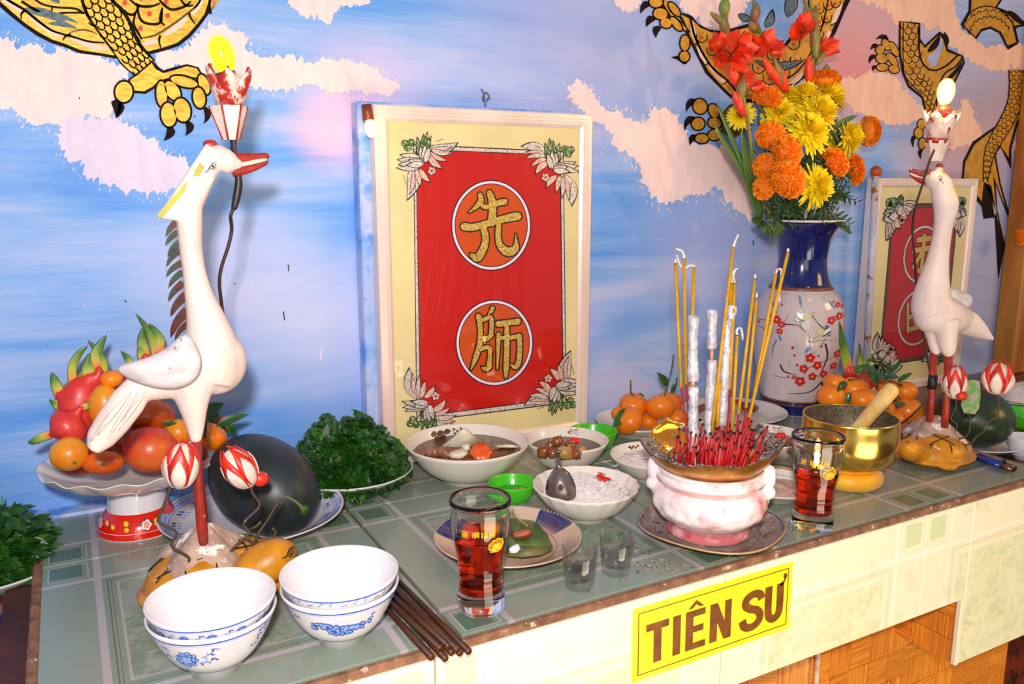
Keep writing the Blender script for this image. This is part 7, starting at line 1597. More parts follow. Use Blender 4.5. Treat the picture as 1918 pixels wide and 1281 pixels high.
fruit(283, 776, yF-0.030, 47, 30, M_mango2, 'mango', 'deep orange mango in the middle of the dish under the crane', 0.2, .12, seed=4)
fruit(196, 760, yF-0.040, 29, 42, M_mango, 'mango', 'upright yellow mango half hidden behind the crane tail', 0.1, .05, seed=5)
fruit(233, 824, yF-0.045, 30, 30, M_mango4, 'mango', 'dark red fruit between the orange and red mangoes', 0, .05, seed=6)
fruit(335, 810, yF-0.030, 28, 26, M_mango, 'mango', 'small yellow fruit behind the crane leg', 0, .05, seed=7)
fruit(412, 796, yF+0.02, 17, 20, M_mango4, 'mango', 'small red fruit behind the right-hand mandarin of the dish', 0, .05, seed=8)
fruit(240, 820, yF+0.03, 60, 48, M_mango2, 'mango', 'orange mango buried at the back of the dish', 0, .05, seed=9)
fruit(340, 850, yF+0.01, 48, 36, M_mango4, 'mango', 'dark red mango low at the right of the dish', 0, .05, seed=10)
fruit(150, 862, yF-0.01, 40, 30, M_mango4, 'mango', 'dark red fruit low at the left of the dish', 0, .05, seed=11)
mandarin(209, 709, yF-0.035, 20, 'small mandarin on top of the pile, left of the crane wing', seed=31, m=M_mand2)
mandarin(398, 818, yF-0.035, 28, 'mandarin with dark leaves at the right of the pedestal dish', (.6, -.2, .6), m=M_mand, leaves=((392, 790, .4, .9, 30, 24), (404, 798, 1, .45, 62, 18), (424, 788, .45, -1, 36, 16), (388, 775, .6, .5, 34, 26)), seed=32)
_l = thing('fallen_leaf', 'small dark leaf lying between the orange and large red mango', 'leaf', W(303, 793, yF-.05)); leafobj(_l, W(303, 793, yF-.05), (1, -.3, .1), 24*mpp(FS), 10*mpp(FS), name='blade')
# watermelons
def melon(c, r, ax, label, m, stem_d=None):
    o = thing('watermelon', label, 'fruit', c); R = frame_z(ax); MB().add(ellipsoid((0, 0, 0), r, 36, 24, R)).build('rind', m, o); return o, R
M_mel = mat('black_green_rind', '1c2422', 0.42, c2='262e34', scale=22, lo=.4, hi=.65, c3='3a4244', scale3=30, lo3=.58, hi3=.75, bump=.08, bscale=200)
M_mel2 = mat('dark_striped_rind', '1c2c14', 0.35, c2='2c3c20', scale=26, stretch=(3, 1, 1), coat=.2, bump=.08, bscale=200)
mc_ = DP(494, 907, depth(T(494, 985))-0.030)
ax = CR*0.80-CU*0.46-CF*0.35
r1 = 116*mpp(mc_); r2 = 86*mpp(mc_)
mel, R = melon(mc_, (r2, r2, r1), ax, 'dark round watermelon on the blue and white plate behind the left crane', M_mel)
tip = DP(568, 955, depth(mc_)-r2*0.66)
MB().add(ellipsoid(tip, (0.0075, 0.004, 0.0075), 14, 8)).build('green_navel', mat('green_stem_scar', '2f5a18', 0.6, c2='1c3010', scale=120), mel, off='w')
MB().add(stube([tip+(0, 0, 0), DP(560, 945, depth(tip)-.006), DP(545, 934, depth(tip)-.012), DP(528, 929, depth(tip)-.016), DP(507, 940, depth(tip)-.018), DP(492, 960, depth(tip)-.016), DP(486, 980, depth(tip)-.014), DP(468, 992, depth(tip)-.012)], [0.004, 0.0025, 0.0022, 0.0022, 0.0022, 0.002, 0.002, 0.0016], 8, 5)).build('curled_stem', mat('dry_vine_stem', '7c6a44', 0.7, c2='4c6a24', scale=50), mel, off='w')
m2 = T(1822, 838, -0.030); m2c = DP(1820, 781, depth(m2)-0.01)
blue_plate('blue and white plate under the right-hand watermelon', (m2c[0], m2c[1]), -0.030, bowl_prof(0.098, 0.022, 0.055, .004, .003, .75), 98)
melon(m2c, (72*mpp(m2c), 72*mpp(m2c), 56*mpp(m2c)), (0.1, 0, 1), 'dark green watermelon behind the right crane turtle', M_mel2)
# little things at the right edge
P = T(1913, 828, -0.03); o = tableware('tea_cup', 'small blue and white cup cut by the right edge of the picture', 'cup', T(1917, 858, -.03), bowl_prof(.030, .040, .016, .004, .002, .4), z=-0.030)
p = side_paint(bowl_prof(.030, .040, .016, .004, .002, .4), lookang(P)+1.2); p.L = 2
for k in range(-5, 6): p.leaf((k*7, 30), (k*7+5, 37), 5, M_blue); p.L += .2; p.leaf((k*7, 20), (k*7+5, 26), 3, M_blue2)
p.build('blue_brushwork', o)
P = T(1905, 800, -.03); o = thing('dipping_cup', 'green plastic cup at the right edge behind the watermelon', 'cup', (P[0]+.02, P[1], -.03)); MB().add(lathe([(r*1.1, z) for r, z in gp], 40)).build('body', M_green, o)
P = T(1897, 762, -.03); P[1] = min(P[1], -0.09); o = tableware('plate', 'plate of white noodles at the right edge before the wooden post', 'plate', (P[0]+.05, P[1]), bowl_prof(.085, .02, .045, .004, .003, .75), M_porcw, z=-.030)
nz2 = lambda x, y: 0.012+0.036*max(0, 1-(x*x+y*y)/0.0062)+.006*mnoise.noise(Vector((x*60, y*60, 1)))
dome(o, .078, nz2, M_rice, 'noodle_mound')
# herbs
M_herb = mat('dark_herb_green', '24560f', 0.4, c2='163c0b', scale=30, coat=.2, c3='44801f', scale3=24, lo3=.55, hi3=.7); M_hstem = mat('pale_herb_stem', '6a9a34', 0.5)
def herbs(parent, c, R_, H_, n, seed, kind=0, size=0.013):
    rnd = random.Random(seed); b = MB(); st_ = MB(); c = np.array(c)
    def lf(P, d, u, s_):
        d = d/np.linalg.norm(d); sd_ = np.cross(u, d); sd_ /= np.linalg.norm(sd_)+1e-9; nn = np.cross(d, sd_)
        if kind == 0: sh = [(0, 0), (.25, .42), (.12, .62), (.42, .60), (.55, .38), (.72, .52), (.85, .22), (1.05, 0), (.85, -.22), (.72, -.52), (.55, -.38), (.42, -.60), (.12, -.62), (.25, -.42)]
        else: sh = [(0, 0), (.15, .18), (.4, .27), (.7, .22), (1.0, 0), (.7, -.22), (.4, -.27), (.15, -.18)]
        V = [P+d*x*s_+sd_*y*s_+nn*(abs(y)*.35-0.25*x*x)*s_ for x, y in sh]; V.append(P+d*.5*s_-nn*.05*s_); k = len(sh); b.add((V, [(i, (i+1) % k, k) for i in range(k)]))
    for _ in range(n):
        a = rnd.random()*6.283; r = R_*math.sqrt(rnd.random()); h = H_*(1-(r/R_)**2)**.7*rnd.uniform(.5, 1.08)*(1+.30*mnoise.noise(Vector((math.cos(a)*r*30+seed, math.sin(a)*r*30, 0))))
        P = c+np.array((r*math.cos(a), r*math.sin(a), 0.010+h)); d = np.array((math.cos(a)+rnd.uniform(-.9, .9), math.sin(a)+rnd.uniform(-.9, .9), rnd.uniform(-.5, .9)))
        u = np.array((rnd.uniform(-.5, .5), rnd.uniform(-1, 0), 1.0))
        for q_ in range(3): a2 = (q_-1)*.9; dd = np.array((d[0]*math.cos(a2)-d[1]*math.sin(a2), d[0]*math.sin(a2)+d[1]*math.cos(a2), d[2])); lf(P, dd, u, size*rnd.uniform(.7, 1.3)*(1.15 if q_ == 1 else .9))
        if rnd.random() < .28: st_.add(stube([P, P-d/np.linalg.norm(d)*size*1.2+(0, 0, -.002), P-d/np.linalg.norm(d)*size*2.6+(0, 0, -.010)], 0.0011, 5, 2))
    b.add(ellipsoid(c+np.array((0, 0, 0.008)), (R_*.86, R_*.86, H_*.60), 24, 12, None, lambda d: 1 if d[2] > -.08 else .08/abs(d[2])))
    tag(b.build('leaves', M_herb, parent, off='w', smooth=False), kind='stuff'); tag(st_.build('herb_stems', M_hstem, parent, off='w'), kind='stuff')
hb_ = thing('herb_heap', 'heap of fresh green herbs on a white plate left of the large frame', 'herbs', (HP[0], HP[1], 0.006)); herbs(hb_, (HP[0]-0.004, HP[1], .006), 0.088, 0.080, 1500, 3)
PL3 = T(20, 1128, -0.10); lpz = -0.035
lp = T(-22, 1090, lpz-0.0); blue_plate('blue and white plate with herbs cut by the left edge', (lp[0], lp[1]), lpz, hp, 98)
MB().add(lathe([(0.040, 0.0), (0.042, 0.0), (0.045, -0.064), (0.040, -0.0645)], 32)).build('stand_ring', M_rbrown, blue_stand) if 0 else None
hb2 = thing('herb_heap', 'heap of mint-like herbs at the left edge of the picture', 'herbs', (lp[0], lp[1], lpz+.006)); herbs(hb2, (lp[0]-.006, lp[1], lpz+.006), 0.074, 0.075, 700, 9, 1, .022)
sb2 = MB().add(lathe([(0.0001, -0.0645), (0.050, -0.0645), (0.062, -0.060), (0.062, -0.004), (0.050, -0.0004), (0.0001, -0.0004)], 40)); single(sb2, 'plate_stand', M_rbrown, (lp[0], lp[1], lpz), 'dark round stand under the herb plate at the left edge', 'stand')
bw2 = T(12, 1215, -.10)
o = tableware('bowl', 'dark glazed bowl low at the left edge beneath the herb plate', 'bowl', (bw2[0]-.035, bw2[1]+.01), bp, mat('dark_brown_glaze', '3a1c18', .25, c2='22306c', scale=40, lo=.56, hi=.6), z=-0.0995)
# ================================================================== VASE AND FLOWERS
VC = T(1485, 765); VC[2] = 0
def Zat(P, py):
    lo, hi = -0.2, 1.2
    for _ in range(40):
        m = (lo+hi)/2; v = np.array((P[0], P[1], m))-CP; y = 640.5-FPX*(v@CU)/(v@CF)
        lo, hi = (m, hi) if y > py else (lo, m)
    return (lo+hi)/2
sv = mpp((VC[0], VC[1], 0.2))
vpts = [(56, 779), (58, 765), (60, 757), (60, 752), (63, 743), (68, 722), (76, 685), (80.5, 645), (81, 612), (77, 580), (68, 560), (57, 548), (50, 535), (44.5, 512), (43, 490), (45, 465), (52, 446), (63, 431), (72, 422)]
z0 = Zat(VC, 779-12)
vprof = [(r*sv*(1.0), max(0.0, Zat(VC, y-10)-0.0)) for r, y in vpts]; zb = vprof[0][1]; vprof = [(r, z-zb) for r, z in vprof]; zt = vprof[-1][1]
vp = smooth_prof(vprof, 5)
vase = thing('flower_vase', 'tall porcelain vase, navy neck, plum blossom and birds, full of flowers', 'vase', VC)
def band(z0_, z1_): return [p_ for p_ in vp if z0_-1e-6 <= p_[1] <= z1_+1e-6]
zz = lambda y: max(0, Zat(VC, y-10)-zb)
M_vw = mat('ivory_vase_glaze', 'd6c6c6', 0.12, coat=.6, c2='ccbaba', scale=9)
inner = [(vp[-1][0]-0.003, zt), (vprof[-3][0]-.004, vprof[-3][1]), (vprof[-6][0]-.004, vprof[-6][1]), (0.02, 0.02), (0.0001, 0.02)]
zA, zB, zC_ = zz(752), zz(545), zt
def seg(a, b): 
    f = lambda z: float(np.interp(z, [p_[1] for p_ in vp], [p_[0] for p_ in vp]))
    return [(f(a), a)]+[p_ for p_ in vp if a+1e-5 < p_[1] < b-1e-5]+[(f(b), b)]
MB().add(lathe([(0.0001, 0.003), (vp[0][0]-.006, 0.003), (vp[0][0]-.002, 0)]+seg(zz(778), zA), 72)).build('navy_foot', M_navy, vase)
MB().add(lathe(seg(zA, zB), 72)).build('ivory_body', M_vw, vase)
MB().add(lathe(seg(zB, zC_)+inner, 72)).build('navy_neck', M_navy, vase)
M_bband = mat('brown_band', '7c4a34', .3); fr_ = lambda z: float(np.interp(z, [p_[1] for p_ in vp], [p_[0] for p_ in vp]))
for y_1, y_2, m_ in ((549, 543, M_bband), (752, 748, M_bband), (757, 755, M_bband), (424, 420, M_porc), (780, 775, M_porc)):
    a_, b_ = zz(y_1), zz(y_2); MB().add(lathe([(fr_(a_)+.0002, a_), (fr_(a_)+.0010, a_+.0004), (fr_(b_)+.0010, b_-.0004), (fr_(b_)+.0002, b_)], 72)).build('glaze_band', m_, vase)
toC = np.array((CP[0]-VC[0], CP[1]-VC[1], 0)); toC /= np.linalg.norm(toC); rtV = np.array((-toC[1], toC[0], 0)); rtV = rtV if rtV@CR > 0 else -rtV
def vmap(x, y, h):
    X, Y = 1100+x/3.2, 420+y/3.2; z = zz(Y); r = fr_(z)+0.0003+h; s_ = max(-.99, min(.99, (X-1485)*sv/r)); c_ = math.sqrt(1-s_*s_)
    return toC*r*c_+rtV*r*s_+np.array((0, 0, z))
p = Paint(vmap, 0.0001); M_br = mat('dark_branch_enamel', '2e2420', .3); M_tq = mat('pale_teal_wash', '9cb8b8', .3); M_pr = mat('plum_red_enamel', 'd22c28', .25); M_py = mat('pale_yellow_wash', 'dccf8c', .3); M_bw = mat('blue_grey_wash', '6c8ab8', .3)
p.L = 1
for a, b_, w_ in (((1225, 430), (1245, 500), 16), ((1130, 660), (1145, 700), 16), ((1385, 460), (1430, 510), 12), ((1350, 435), (1370, 460), 10), ((1300, 720), (1275, 760), 16), ((1205, 840), (1190, 790), 10), ((1225, 690), (1240, 750), 8), ((1460, 600), (1465, 680), 10), ((1320, 740), (1340, 760), 14), ((1170, 870), (1150, 830), 9), ((1290, 880), (1270, 850), 12)): p.leaf(a, b_, w_, M_tq if w_ != 12 and w_ != 16 else M_bw)
p.L = 2
for pts, w_ in (([(1000, 592), (1080, 588), (1150, 595), (1230, 596)], [3, 5, 7, 5]), ([(1230, 596), (1275, 635)], 4), ([(1385, 1060), (1396, 980), (1380, 925)], [22, 20, 10]), ([(1380, 930), (1320, 985), (1195, 1004)], [9, 6, 2]), ([(1300, 535), (1330, 575), (1355, 600), (1400, 640)], [5, 3, 5, 3]), ([(1385, 700), (1402, 770), (1385, 840), (1360, 900)], [10, 9, 6, 3]), ([(1120, 690), (1100, 740), (1102, 795)], [4, 4, 2]), ([(1000, 632), (1040, 640), (1070, 690)], [2, 4, 2]), ([(1145, 830), (1170, 870), (1240, 885)], [7, 9, 2]), ([(1290, 640), (1310, 740)], [2, 3]), ([(1150, 595), (1175, 540)], [3, 2]), ([(1060, 450), (1090, 500), (1110, 540)], [3, 6, 3]), ([(1110, 905), (1180, 908), (1260, 900)], [2, 3, 1]), ([(1300, 840), (1400, 800), (1450, 780)], [3, 3, 2]), ([(1300, 690), (1370, 680), (1450, 690)], [1, 2, 1])): p.stroke(pts, w_, M_br); p.L += .12
p.L = 6
for x, y, r in ((1410, 570, 26), (1452, 552, 24), (1440, 488, 16), (1468, 500, 12), (1415, 470, 8), (1112, 575, 26), (1140, 600, 22), (1080, 560, 16), (1132, 640, 20), (1010, 605, 10), (1308, 782, 30), (1278, 846, 28), (1350, 826, 28), (1328, 892, 26), (1388, 880, 24), (1262, 922, 32), (1228, 900, 14), (1460, 770, 26), (1440, 838, 22), (1352, 770, 9), (1298, 686, 9), (1210, 727, 12), (1222, 770, 9), (1240, 826, 10), (1195, 897, 9), (1364, 716, 10), (1466, 664, 8), (1467, 620, 9), (1136, 490, 8), (1490, 560, 10), (1480, 470, 8)):
    if r > 13: blossom(p, x, y, r, M_pr, M_py, a=x); p.L += 1.4
    else: p.ell(x, y, r*.8, r*.8, M_pr, n=9)
    p.L = 6+((p.L+1) % 6)
for (x, y, f_) in ((1240, 560, 1), (1385, 645, -1)):
    p.L = 14; p.ell(x+f_*20, y-5, 34, 15, M_py, -.5*f_); p.L += 1; p.ell(x-5*f_, y-10, 26, 14, M_fl4, -1.0); p.L += 1
    for k in range(4): p.leaf((x+f_*(5+8*k), y+10), (x-f_*30, y-25+12*k), 8, M_br if k % 2 else M_bw); p.L += .3
    p.ell(x-f_*2, y-38, 10, 10, M_br); p.L += 1; p.ell(x-f_*2, y-38, 3, 3, M_fl4); p.stroke([(x, y+25), (x+20*f_, y+62)], 3, M_br); p.leaf((x+f_*20, y+5), (x+f_*75, y-38 if f_ > 0 else y+50), 14, M_py, edge=M_br, ew=1.2)
p.build('plum_blossom_and_bird_painting', vase)
mouth = np.array((VC[0], VC[1], zt))
# --- flower heads (shared meshes)
M_mar = mat('orange_marigold_petals', 'fa9204', 0.6, c2='f47a00', scale=90, sss=.1); M_chr = mat('yellow_chrysanthemum_petals', 'fae010', 0.55, c2='f2cc06', scale=60, sss=.1); M_gl = mat('red_orange_gladiolus_petals', 'f04418', 0.45, c2='e02a10', scale=40, sss=.15, c3='ff8a58', scale3=50, lo3=.55, hi3=.75)
M_fst = mat('green_flower_stem', '3c6420', 0.5, c2='2a4a16', scale=40); M_fleaf = mat('dull_green_foliage', '34541c', 0.5, c2='233c14', scale=40, c3='5a7a38', scale3=30, lo3=.55, hi3=.7); M_strap = mat('gladiolus_strap_leaf', '3c6a28', .4, c2='2c5220', scale=12, coat=.2); M_sheath = mat('gladiolus_sheath', '7a8a3c', .45, c2='8c4a34', scale=22, lo=.4, hi=.65)
def fib(n, zmin):
    for i in range(n):
        z = 1-(1-zmin)*(i+.5)/n; a = i*2.39996; r = math.sqrt(max(0, 1-z*z)); yield np.array((r*math.cos(a), r*math.sin(a), z))
def marigold_mesh(seed):
    rnd = random.Random(seed); b = MB(); b.add(ellipsoid((0, 0, 0.0), (.80, .80, .50), 18, 10))
    for d in fib(260, -0.35):
        q_ = d*np.array((1, 1, .62)); n = q_/np.linalg.norm(q_); n = n+np.array((rnd.uniform(-.25, .25), rnd.uniform(-.25, .25), rnd.uniform(-.1, .25))); n /= np.linalg.norm(n)
        t = np.cross(n, (rnd.uniform(-1, 1), rnd.uniform(-1, 1), rnd.uniform(-1, 1))); t /= np.linalg.norm(t); s_ = np.cross(n, t); L_ = rnd.uniform(.93, 1.04); V = []
        for u in (0.70, .88, 1.0):
            for k in (-1, -.33, .33, 1): V.append(q_*u*L_+t*k*0.115*(0.6+u*.5)+s_*0.045*math.sin(k*5+u*9)*u)
        b.add((V, [(i*4+k, i*4+k+1, i*4+k+5, i*4+k+4) for i in (0, 1) for k in (0, 1, 2)]))
    return b.mesh('ruffled_head', M_mar)
def chrys_mesh(seed):
    rnd = random.Random(seed); b = MB(); b.add(ellipsoid((0, 0, .12), (.35, .35, .25), 12, 8))
    for i in range(170):
        u = i/170; el = 1.35-1.45*u+rnd.uniform(-.12, .12); a = i*2.39996+rnd.uniform(-.1, .1); L_ = (.62+.42*u**.7)*rnd.uniform(.88, 1.06); w_ = .10
        d = np.array((math.cos(a)*math.cos(el), math.sin(a)*math.cos(el), math.sin(el))); t = np.array((-math.sin(a), math.cos(a), 0)); n = np.cross(d, t); V = []
        for q_ in range(5):
            v = q_/4; ww = w_*math.sin(math.pi*(.12+.83*v))**.7; P = d*L_*v-np.array((0, 0, 1))*0.20*v*v*L_*(u > .35)+np.array((0, 0, .10)); 
            for k in (-1, 0, 1): V.append(P+t*k*ww+n*(-abs(k)*ww*.5 if 1 else 0))
        b.add((V, [(i_*3+k, i_*3+k+1, i_*3+k+4, i_*3+k+3) for i_ in range(4) for k in (0, 1)]))
    return b.mesh('petalled_head', M_chr)
MM = [marigold_mesh(i) for i in range(3)]; CM = [chrys_mesh(i) for i in range(3)]
calx = MB().add(lathe([(0.0001, -.62), (.14, -.60), (.26, -.42), (.42, -.26), (.0001, -.2)], 12)).mesh('calyx', M_fst)
def head(name, label, px, py, y, r, d, meshes, k, group):
    P = W(px, py, y); o = thing(name, label, 'flower', P, group); R = Matrix(frame_z(d).tolist()).to_euler(); s_ = r*mpp(P)
    for me, nm in ((meshes[k % 3], 'head'), (calx, 'calyx')):
        ob = bpy.data.objects.new(nm, me); COL.objects.link(ob); ob.parent = o; ob.rotation_euler = R; ob.scale = (s_, s_, s_)
    dn = -np.array(d, float)/np.linalg.norm(d); tgt = mouth+np.array((0.018*math.cos(k*2.4), 0.018*math.sin(k*2.4), -0.03))-P
    MB().add(stube([dn*s_*.5, dn*s_*1.0+(0, 0, -s_*.8), tgt*.6+(0, 0, -.01), tgt], 0.0016, 6, 4)).build('stem', M_fst, o); return o
V0 = VC[1]
MG = [(1546, 149, -.01, 26, (.2, .1, 1), 'highest marigold, side-on, right of the red gladioli'), (1434, 181, -.03, 29, (-.1, -.5, .9), 'flat-topped marigold at the upper left under the gladioli'), (1444, 254, -.06, 27, (-.5, -.8, .5), 'marigold at the left below the pale chrysanthemum'), (1474, 283, -.085, 30, (-.1, -1, .4), 'marigold in the middle just under the chrysanthemums'), (1434, 312, -.065, 23, (-.7, -.8, 0), 'shaded marigold at the left edge of the bunch'),
      (1477, 336, -.115, 34, (-.15, -1, .35), 'biggest round marigold, front and centre'), (1429, 354, -.08, 20, (-.6, -.8, -.2), 'small marigold lowest at the left'), (1531, 282, -.04, 16, (0, -.8, .5), 'tiny marigold bud in the middle of the bunch'), (1566, 304, -.085, 27, (0.2, -1, .5), 'marigold at the right with a dark centre'), (1600, 318, -.05, 28, (.6, -.8, .2), 'marigold at the lower right edge of the bunch'), (1627, 246, -.02, 26, (1, -.25, .1), 'marigold turned sideways at the far right')]
for k, (px, py, dy, r, d, lb) in enumerate(MG): head('marigold', 'orange '+lb, px, py, V0+dy, r*1.08, d, MM, k, 'orange marigolds in the vase')
CG = [(1388, 217, .0, 24, (-.8, -.5, .3), 'at the far left behind the gladiolus stem'), (1457, 213, -.03, 30, (-.5, -.8, .5), 'left of centre under the flat-topped marigold'), (1480, 190, .0, 28, (-.2, -.6, .8), 'high in the middle, partly behind others'), (1506, 186, -.02, 33, (0, -.6, .9), 'topmost in the middle'), (1531, 214, -.065, 36, (.1, -.9, .6), 'large and frontmost in the upper group'), (1551, 186, -.02, 32, (.4, -.5, .9), 'at the upper right'), (1512, 250, -.085, 38, (-.1, -1, .5), 'wide open in the centre of the bunch'), (1584, 257, -.06, 33, (.5, -.9, .3), 'fully open at the right beside the sideways marigold'), (1563, 273, -.035, 24, (.2, -.8, -.1), 'low behind the fully open one at the right'), (1523, 350, -.10, 37, (.2, -1, .0), 'lowest, hanging over the foliage at the front'), (1490, 226, -.04, 28, (-.3, -.9, .6), 'half hidden between the central ones'), (1478, 222, -.03, 26, (-.4, -.8, .3), 'faded and tucked in behind the centre')]
for k, (px, py, dy, r, d, lb) in enumerate(CG): head('chrysanthemum', 'yellow chrysanthemum '+lb, px, py, V0+dy, r*1.22, d, CM, k, 'yellow chrysanthemums in the vase')
# --- gladioli
def petal_gl(R, base, L_, w_, a, open_):
    V = []
    for i in range(6):
        u = i/5; rr = L_*(.10+open_*u**1.25); zc = L_*(u*(1-.25*open_*u)); ww = w_*math.sin(math.pi*(.10+.86*u))**.7
        for k in (-1, -.5, 0, .5, 1):
            V.append(((rr-abs(k)*.06*L_+.02*L_*math.sin(k*7+u*5))*math.cos(a)-k*ww*math.sin(a), (rr-abs(k)*.06*L_)*math.sin(a)+k*ww*math.cos(a), zc+.05*L_*math.cos(k*5+a)*u))
    return xf((V, [(i*5+k, i*5+k+1, (i+1)*5+k+1, (i+1)*5+k) for i in range(5) for k in range(4)]), R, base)
def glad(label, path, y0, flowers, buds, r=.0034):
    P = [W(x, y, V0+d) for x, y, d in path]; base = P[0]; o = thing('gladiolus', label, 'flower', base, 'red gladioli in the vase')
    MB().add(stube(P, [r]*(len(P)-1)+[r*.5], 8)).build('stem', M_sheath, o, off='w')
    for k, (x, y, d, L_, dr, op) in enumerate(flowers):
        q_ = W(x, y, V0+d); s_ = 1.15*L_*mpp(q_); R = frame_z(dr, k); b = MB()
        for i in range(6): b.add(petal_gl(R, q_-R[:, 2]*s_*.55, s_*(1.0 if i % 2 else .9), s_*.34, i*math.pi/3, op))
        b.build('floret', M_gl, o, off='w'); MB().add(stube([q_-R[:, 2]*s_*.75, q_-R[:, 2]*s_*.40], [s_*.08, s_*.15], 8, 2)).build('floret_tube', M_sheath, o, off='w')
    for (x, y, x2, y2, d, w_, red) in buds:
        A, B_ = W(x, y, V0+d), W(x2, y2, V0+d-.004); b = MB().add(stube([A, A*.6+B_*.4, A*.25+B_*.75, B_], [w_*.5*sv, w_*sv, w_*.8*sv, w_*.15*sv], 8, 4)); b.build('bud', M_gl if red else M_sheath, o, off='w')
    return o
glad('gladiolus with large open red-orange florets, leaning left', [(1462, 425, 0), (1420, 360, -.02), (1408, 280, -.04), (1396, 200, -.05), (1376, 120, -.04), (1362, 60, -.03), (1356, -10, -.02), (1352, -40, -.02)], 0,
     [(1364, 92, -.07, 44, (-.5, -.9, .3), .62), (1392, 88, -.075, 40, (.2, -1, .1), .55), (1384, 108, -.085, 34, (-.1, -1, -.4), .6), (1345, 82, -.05, 30, (-1, -.4, .4), .5), (1402, 150, -.06, 32, (.6, -.6, .4), .35), (1422, 160, -.05, 24, (.8, -.5, .2), .3), (1350, 110, -.06, 26, (-.5, -.8, -.5), .5)],
     [(1380, 160, 1366, 122, -.05, 9, 1), (1392, 215, 1374, 170, -.055, 8, 1), (1386, 190, 1392, 140, -.06, 8, 0), (1362, 72, 1352, 28, -.03, 8, 0), (1360, 50, 1330, 22, -.03, 5, 0), (1356, 30, 1358, -5, -.03, 9, 0), (1400, 150, 1392, 120, -.05, 9, 1)])
glad('gladiolus with two open florets in the middle and red-green buds', [(1478, 425, .01), (1474, 300, .02), (1472, 180, .02), (1450, 110, .015), (1424, 60, .01), (1412, 20, .01), (1414, -10, .01)], 0,
     [(1438, 80, -.02, 38, (.1, -1, .5), .5), (1420, 90, -.02, 34, (-.5, -.8, .1), .5), (1456, 92, -.015, 28, (.9, -.5, -.1), .5), (1404, 78, -.01, 26, (-1, -.3, .2), .45)],
     [(1470, 170, 1428, 108, -.01, 8, 1), (1474, 172, 1456, 120, -.01, 8, 1), (1416, 60, 1404, 38, .0, 7, 0), (1412, 40, 1418, 5, .0, 8, 0), (1466, 160, 1450, 108, -.015, 6, 0)])
glad('gladiolus with pale sheath and red florets at the right of the trio', [(1500, 425, .0), (1512, 300, .0), (1514, 180, -.005), (1524, 100, -.01), (1522, 50, -.01), (1510, 10, -.01), (1500, -30, -.01)], 0,
     [(1505, 48, -.03, 38, (-.3, -1, .6), .42), (1496, 60, -.03, 30, (-.9, -.5, -.1), .45), (1554, 88, -.02, 36, (.8, -.6, .5), .38), (1541, 84, -.02, 26, (.2, -.9, .1), .4)],
     [(1516, 160, 1514, 105, -.015, 8, 1), (1528, 110, 1526, 30, -.015, 9, 0), (1522, 60, 1506, 15, -.01, 9, 0), (1548, 150, 1548, 120, -.01, 8, 0), (1530, 120, 1545, 95, -.015, 6, 0)])
glad('gladiolus at the top left of the upper right flower group, mostly buds', [(1515, 425, .02), (1520, 250, .03), (1524, 100, .03), (1516, -20, .03)], 0, [], [(1520, 60, 1528, 10, .02, 8, 0)])
# strap leaves
for lb, P, w_ in (('broad gladiolus leaf rising at the front left of the bunch', [(1425, 410), (1408, 350), (1396, 290), (1388, 240)], 13), ('narrow gladiolus leaf reaching furthest left', [(1418, 370), (1385, 310), (1350, 255), (1338, 232)], 8), ('thin upper left gladiolus leaf', [(1400, 330), (1372, 262), (1352, 215), (1342, 192)], 6), ('short leaf tip poking out at the right', [(1560, 240), (1585, 225), (1606, 216)], 5)):
    A = [W(x, y, V0-.07+.0004*k) for k, (x, y) in enumerate(P)]; Q = catmull(A, 6); n = len(Q); o = MB().add(tube(Q, [(0.0008, max(.0004, w_*sv*(math.sin(math.pi*(.25+.73*i/(n-1))))**.8)) for i in range(n)], 8, up=(0.2, -1, .1)))
    single(o, 'strap_leaf', M_strap, A[0], lb, 'leaf', 'gladiolus leaves', world=True)
fo = thing('foliage', 'dark ferny foliage spilling from the mouth of the vase', 'foliage', mouth-(0, 0, .02)); b = MB(); rnd = random.Random(31)
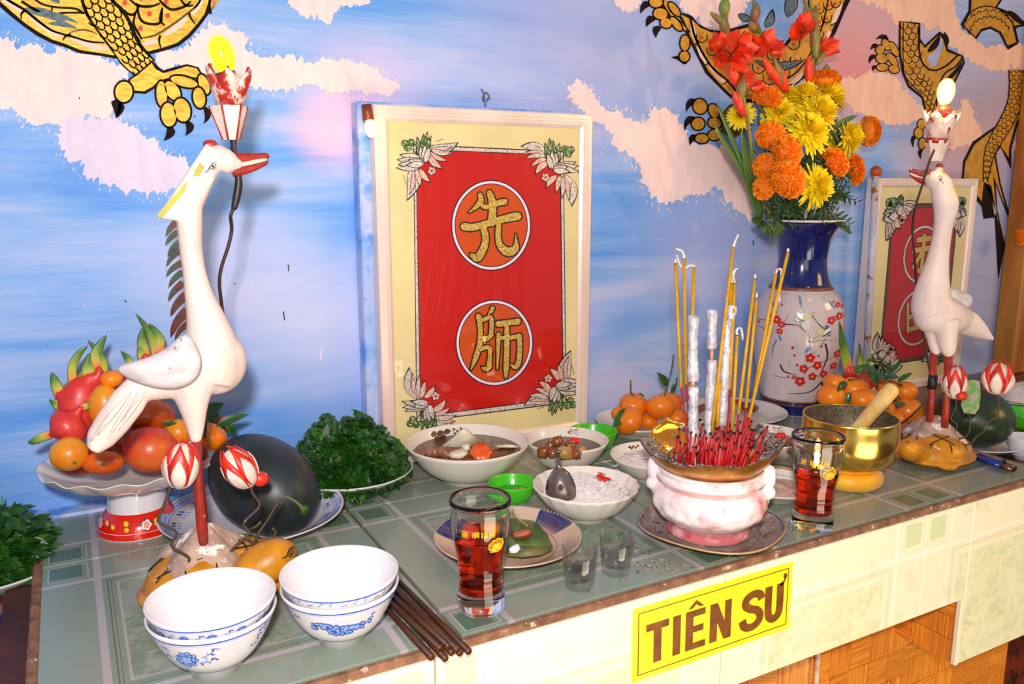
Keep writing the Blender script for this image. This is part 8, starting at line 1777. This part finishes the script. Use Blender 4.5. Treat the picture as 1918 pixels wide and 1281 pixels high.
for i in range(150):
    px = rnd.uniform(1432, 1572); py = rnd.uniform(300, 418) if rnd.random() < .8 else rnd.uniform(215, 300); 
    if py > 360 and rnd.random() < .5: px = rnd.uniform(1418, 1590)
    y = V0+rnd.uniform(-.085, .03); P = W(px, py, y); out = np.array((rnd.uniform(-1, 1)+(px-1500)/90, rnd.uniform(-1, .3), rnd.uniform(-.5, 1))); out /= np.linalg.norm(out); L_ = rnd.uniform(.025, .05)
    b.add(stube([P-out*L_*.4, P, P+out*L_*.6], [.0011, .001, .0004], 5, 2))
    for k in range(7):
        u = k/6; C0 = P+out*L_*(u-.4); s_ = 1 if k % 2 else -1; sd_ = np.cross(out, (rnd.uniform(-.3, .3), -1, .3)); sd_ /= np.linalg.norm(sd_); d = out*.7+sd_*s_*.8; l = .020*(1.1-.5*u)
        d /= np.linalg.norm(d); nn = np.cross(d, out); nn /= np.linalg.norm(nn)+1e-9; b.add(xf(leaf3(l, l*.30, 4, .3, .3), np.stack([d, np.cross(nn, d), nn], axis=1), C0))
for (x, y, dx, dz) in ((1440, 425, -.5, -1), (1448, 428, -.2, -1), (1455, 425, .2, -1), (1432, 420, -1, -.6), (1562, 422, .8, -.5), (1575, 430, .9, -.6), (1425, 418, -1, -.2), (1446, 430, 0, -1)):
    P = W(x, y-6, V0-.075); d = np.array((dx, -.3, dz)); d /= np.linalg.norm(d)
    for k in range(5): dd = d+np.array(((k-2)*.35, 0, abs(k-2)*.2)); dd /= np.linalg.norm(dd); nn = np.array((0, -1, .1)); nn = nn-dd*(nn@dd); nn /= np.linalg.norm(nn); b.add(xf(leaf3(.026, .007, 5, .2, .15), np.stack([dd, np.cross(nn, dd), nn], axis=1), P))
tag(b.build('fern_leaves', M_fleaf, fo, off='w'), kind='stuff')
# garland stub on the right post
P = W(1912, 445, -.075); o = thing('marigold', 'single marigold head hanging on the post at the right edge', 'flower', P)
ob = bpy.data.objects.new('head', MM[0]); COL.objects.link(ob); ob.parent = o; ob.scale = (.020,)*3; ob.rotation_euler = (1.4, 0, 0)
# socket plate / wall fitting scraps
# ================================================================== BARRED DOORWAY behind the photographer (seen only as a reflection in the glass)
M_gate = mat('painted_iron_gate', 'e8dcd0', .5); M_red2 = mat('dark_far_wall', '6a2a20', .8)
gt = thing('iron_gate', 'barred iron gate across the doorway behind the photographer', 'gate', (1.9, -4.3, -.95))
for i in range(15): MB().add(box((1.2+i*.13, -4.32, -.95), (1.235+i*.13, -4.28, .95))).build('bar', M_gate, gt, off='w', smooth=False)
for z in (-.6, .1, .7): MB().add(box((1.15, -4.335, z), (3.1, -4.27, z+.05))).build('rail', M_gate, gt, off='w', smooth=False)
tag(MB().add(box((.2, -4.7, -.95), (1.1, -4.4, 1.9))).build('wall_front', M_red2, smooth=False), kind='structure')
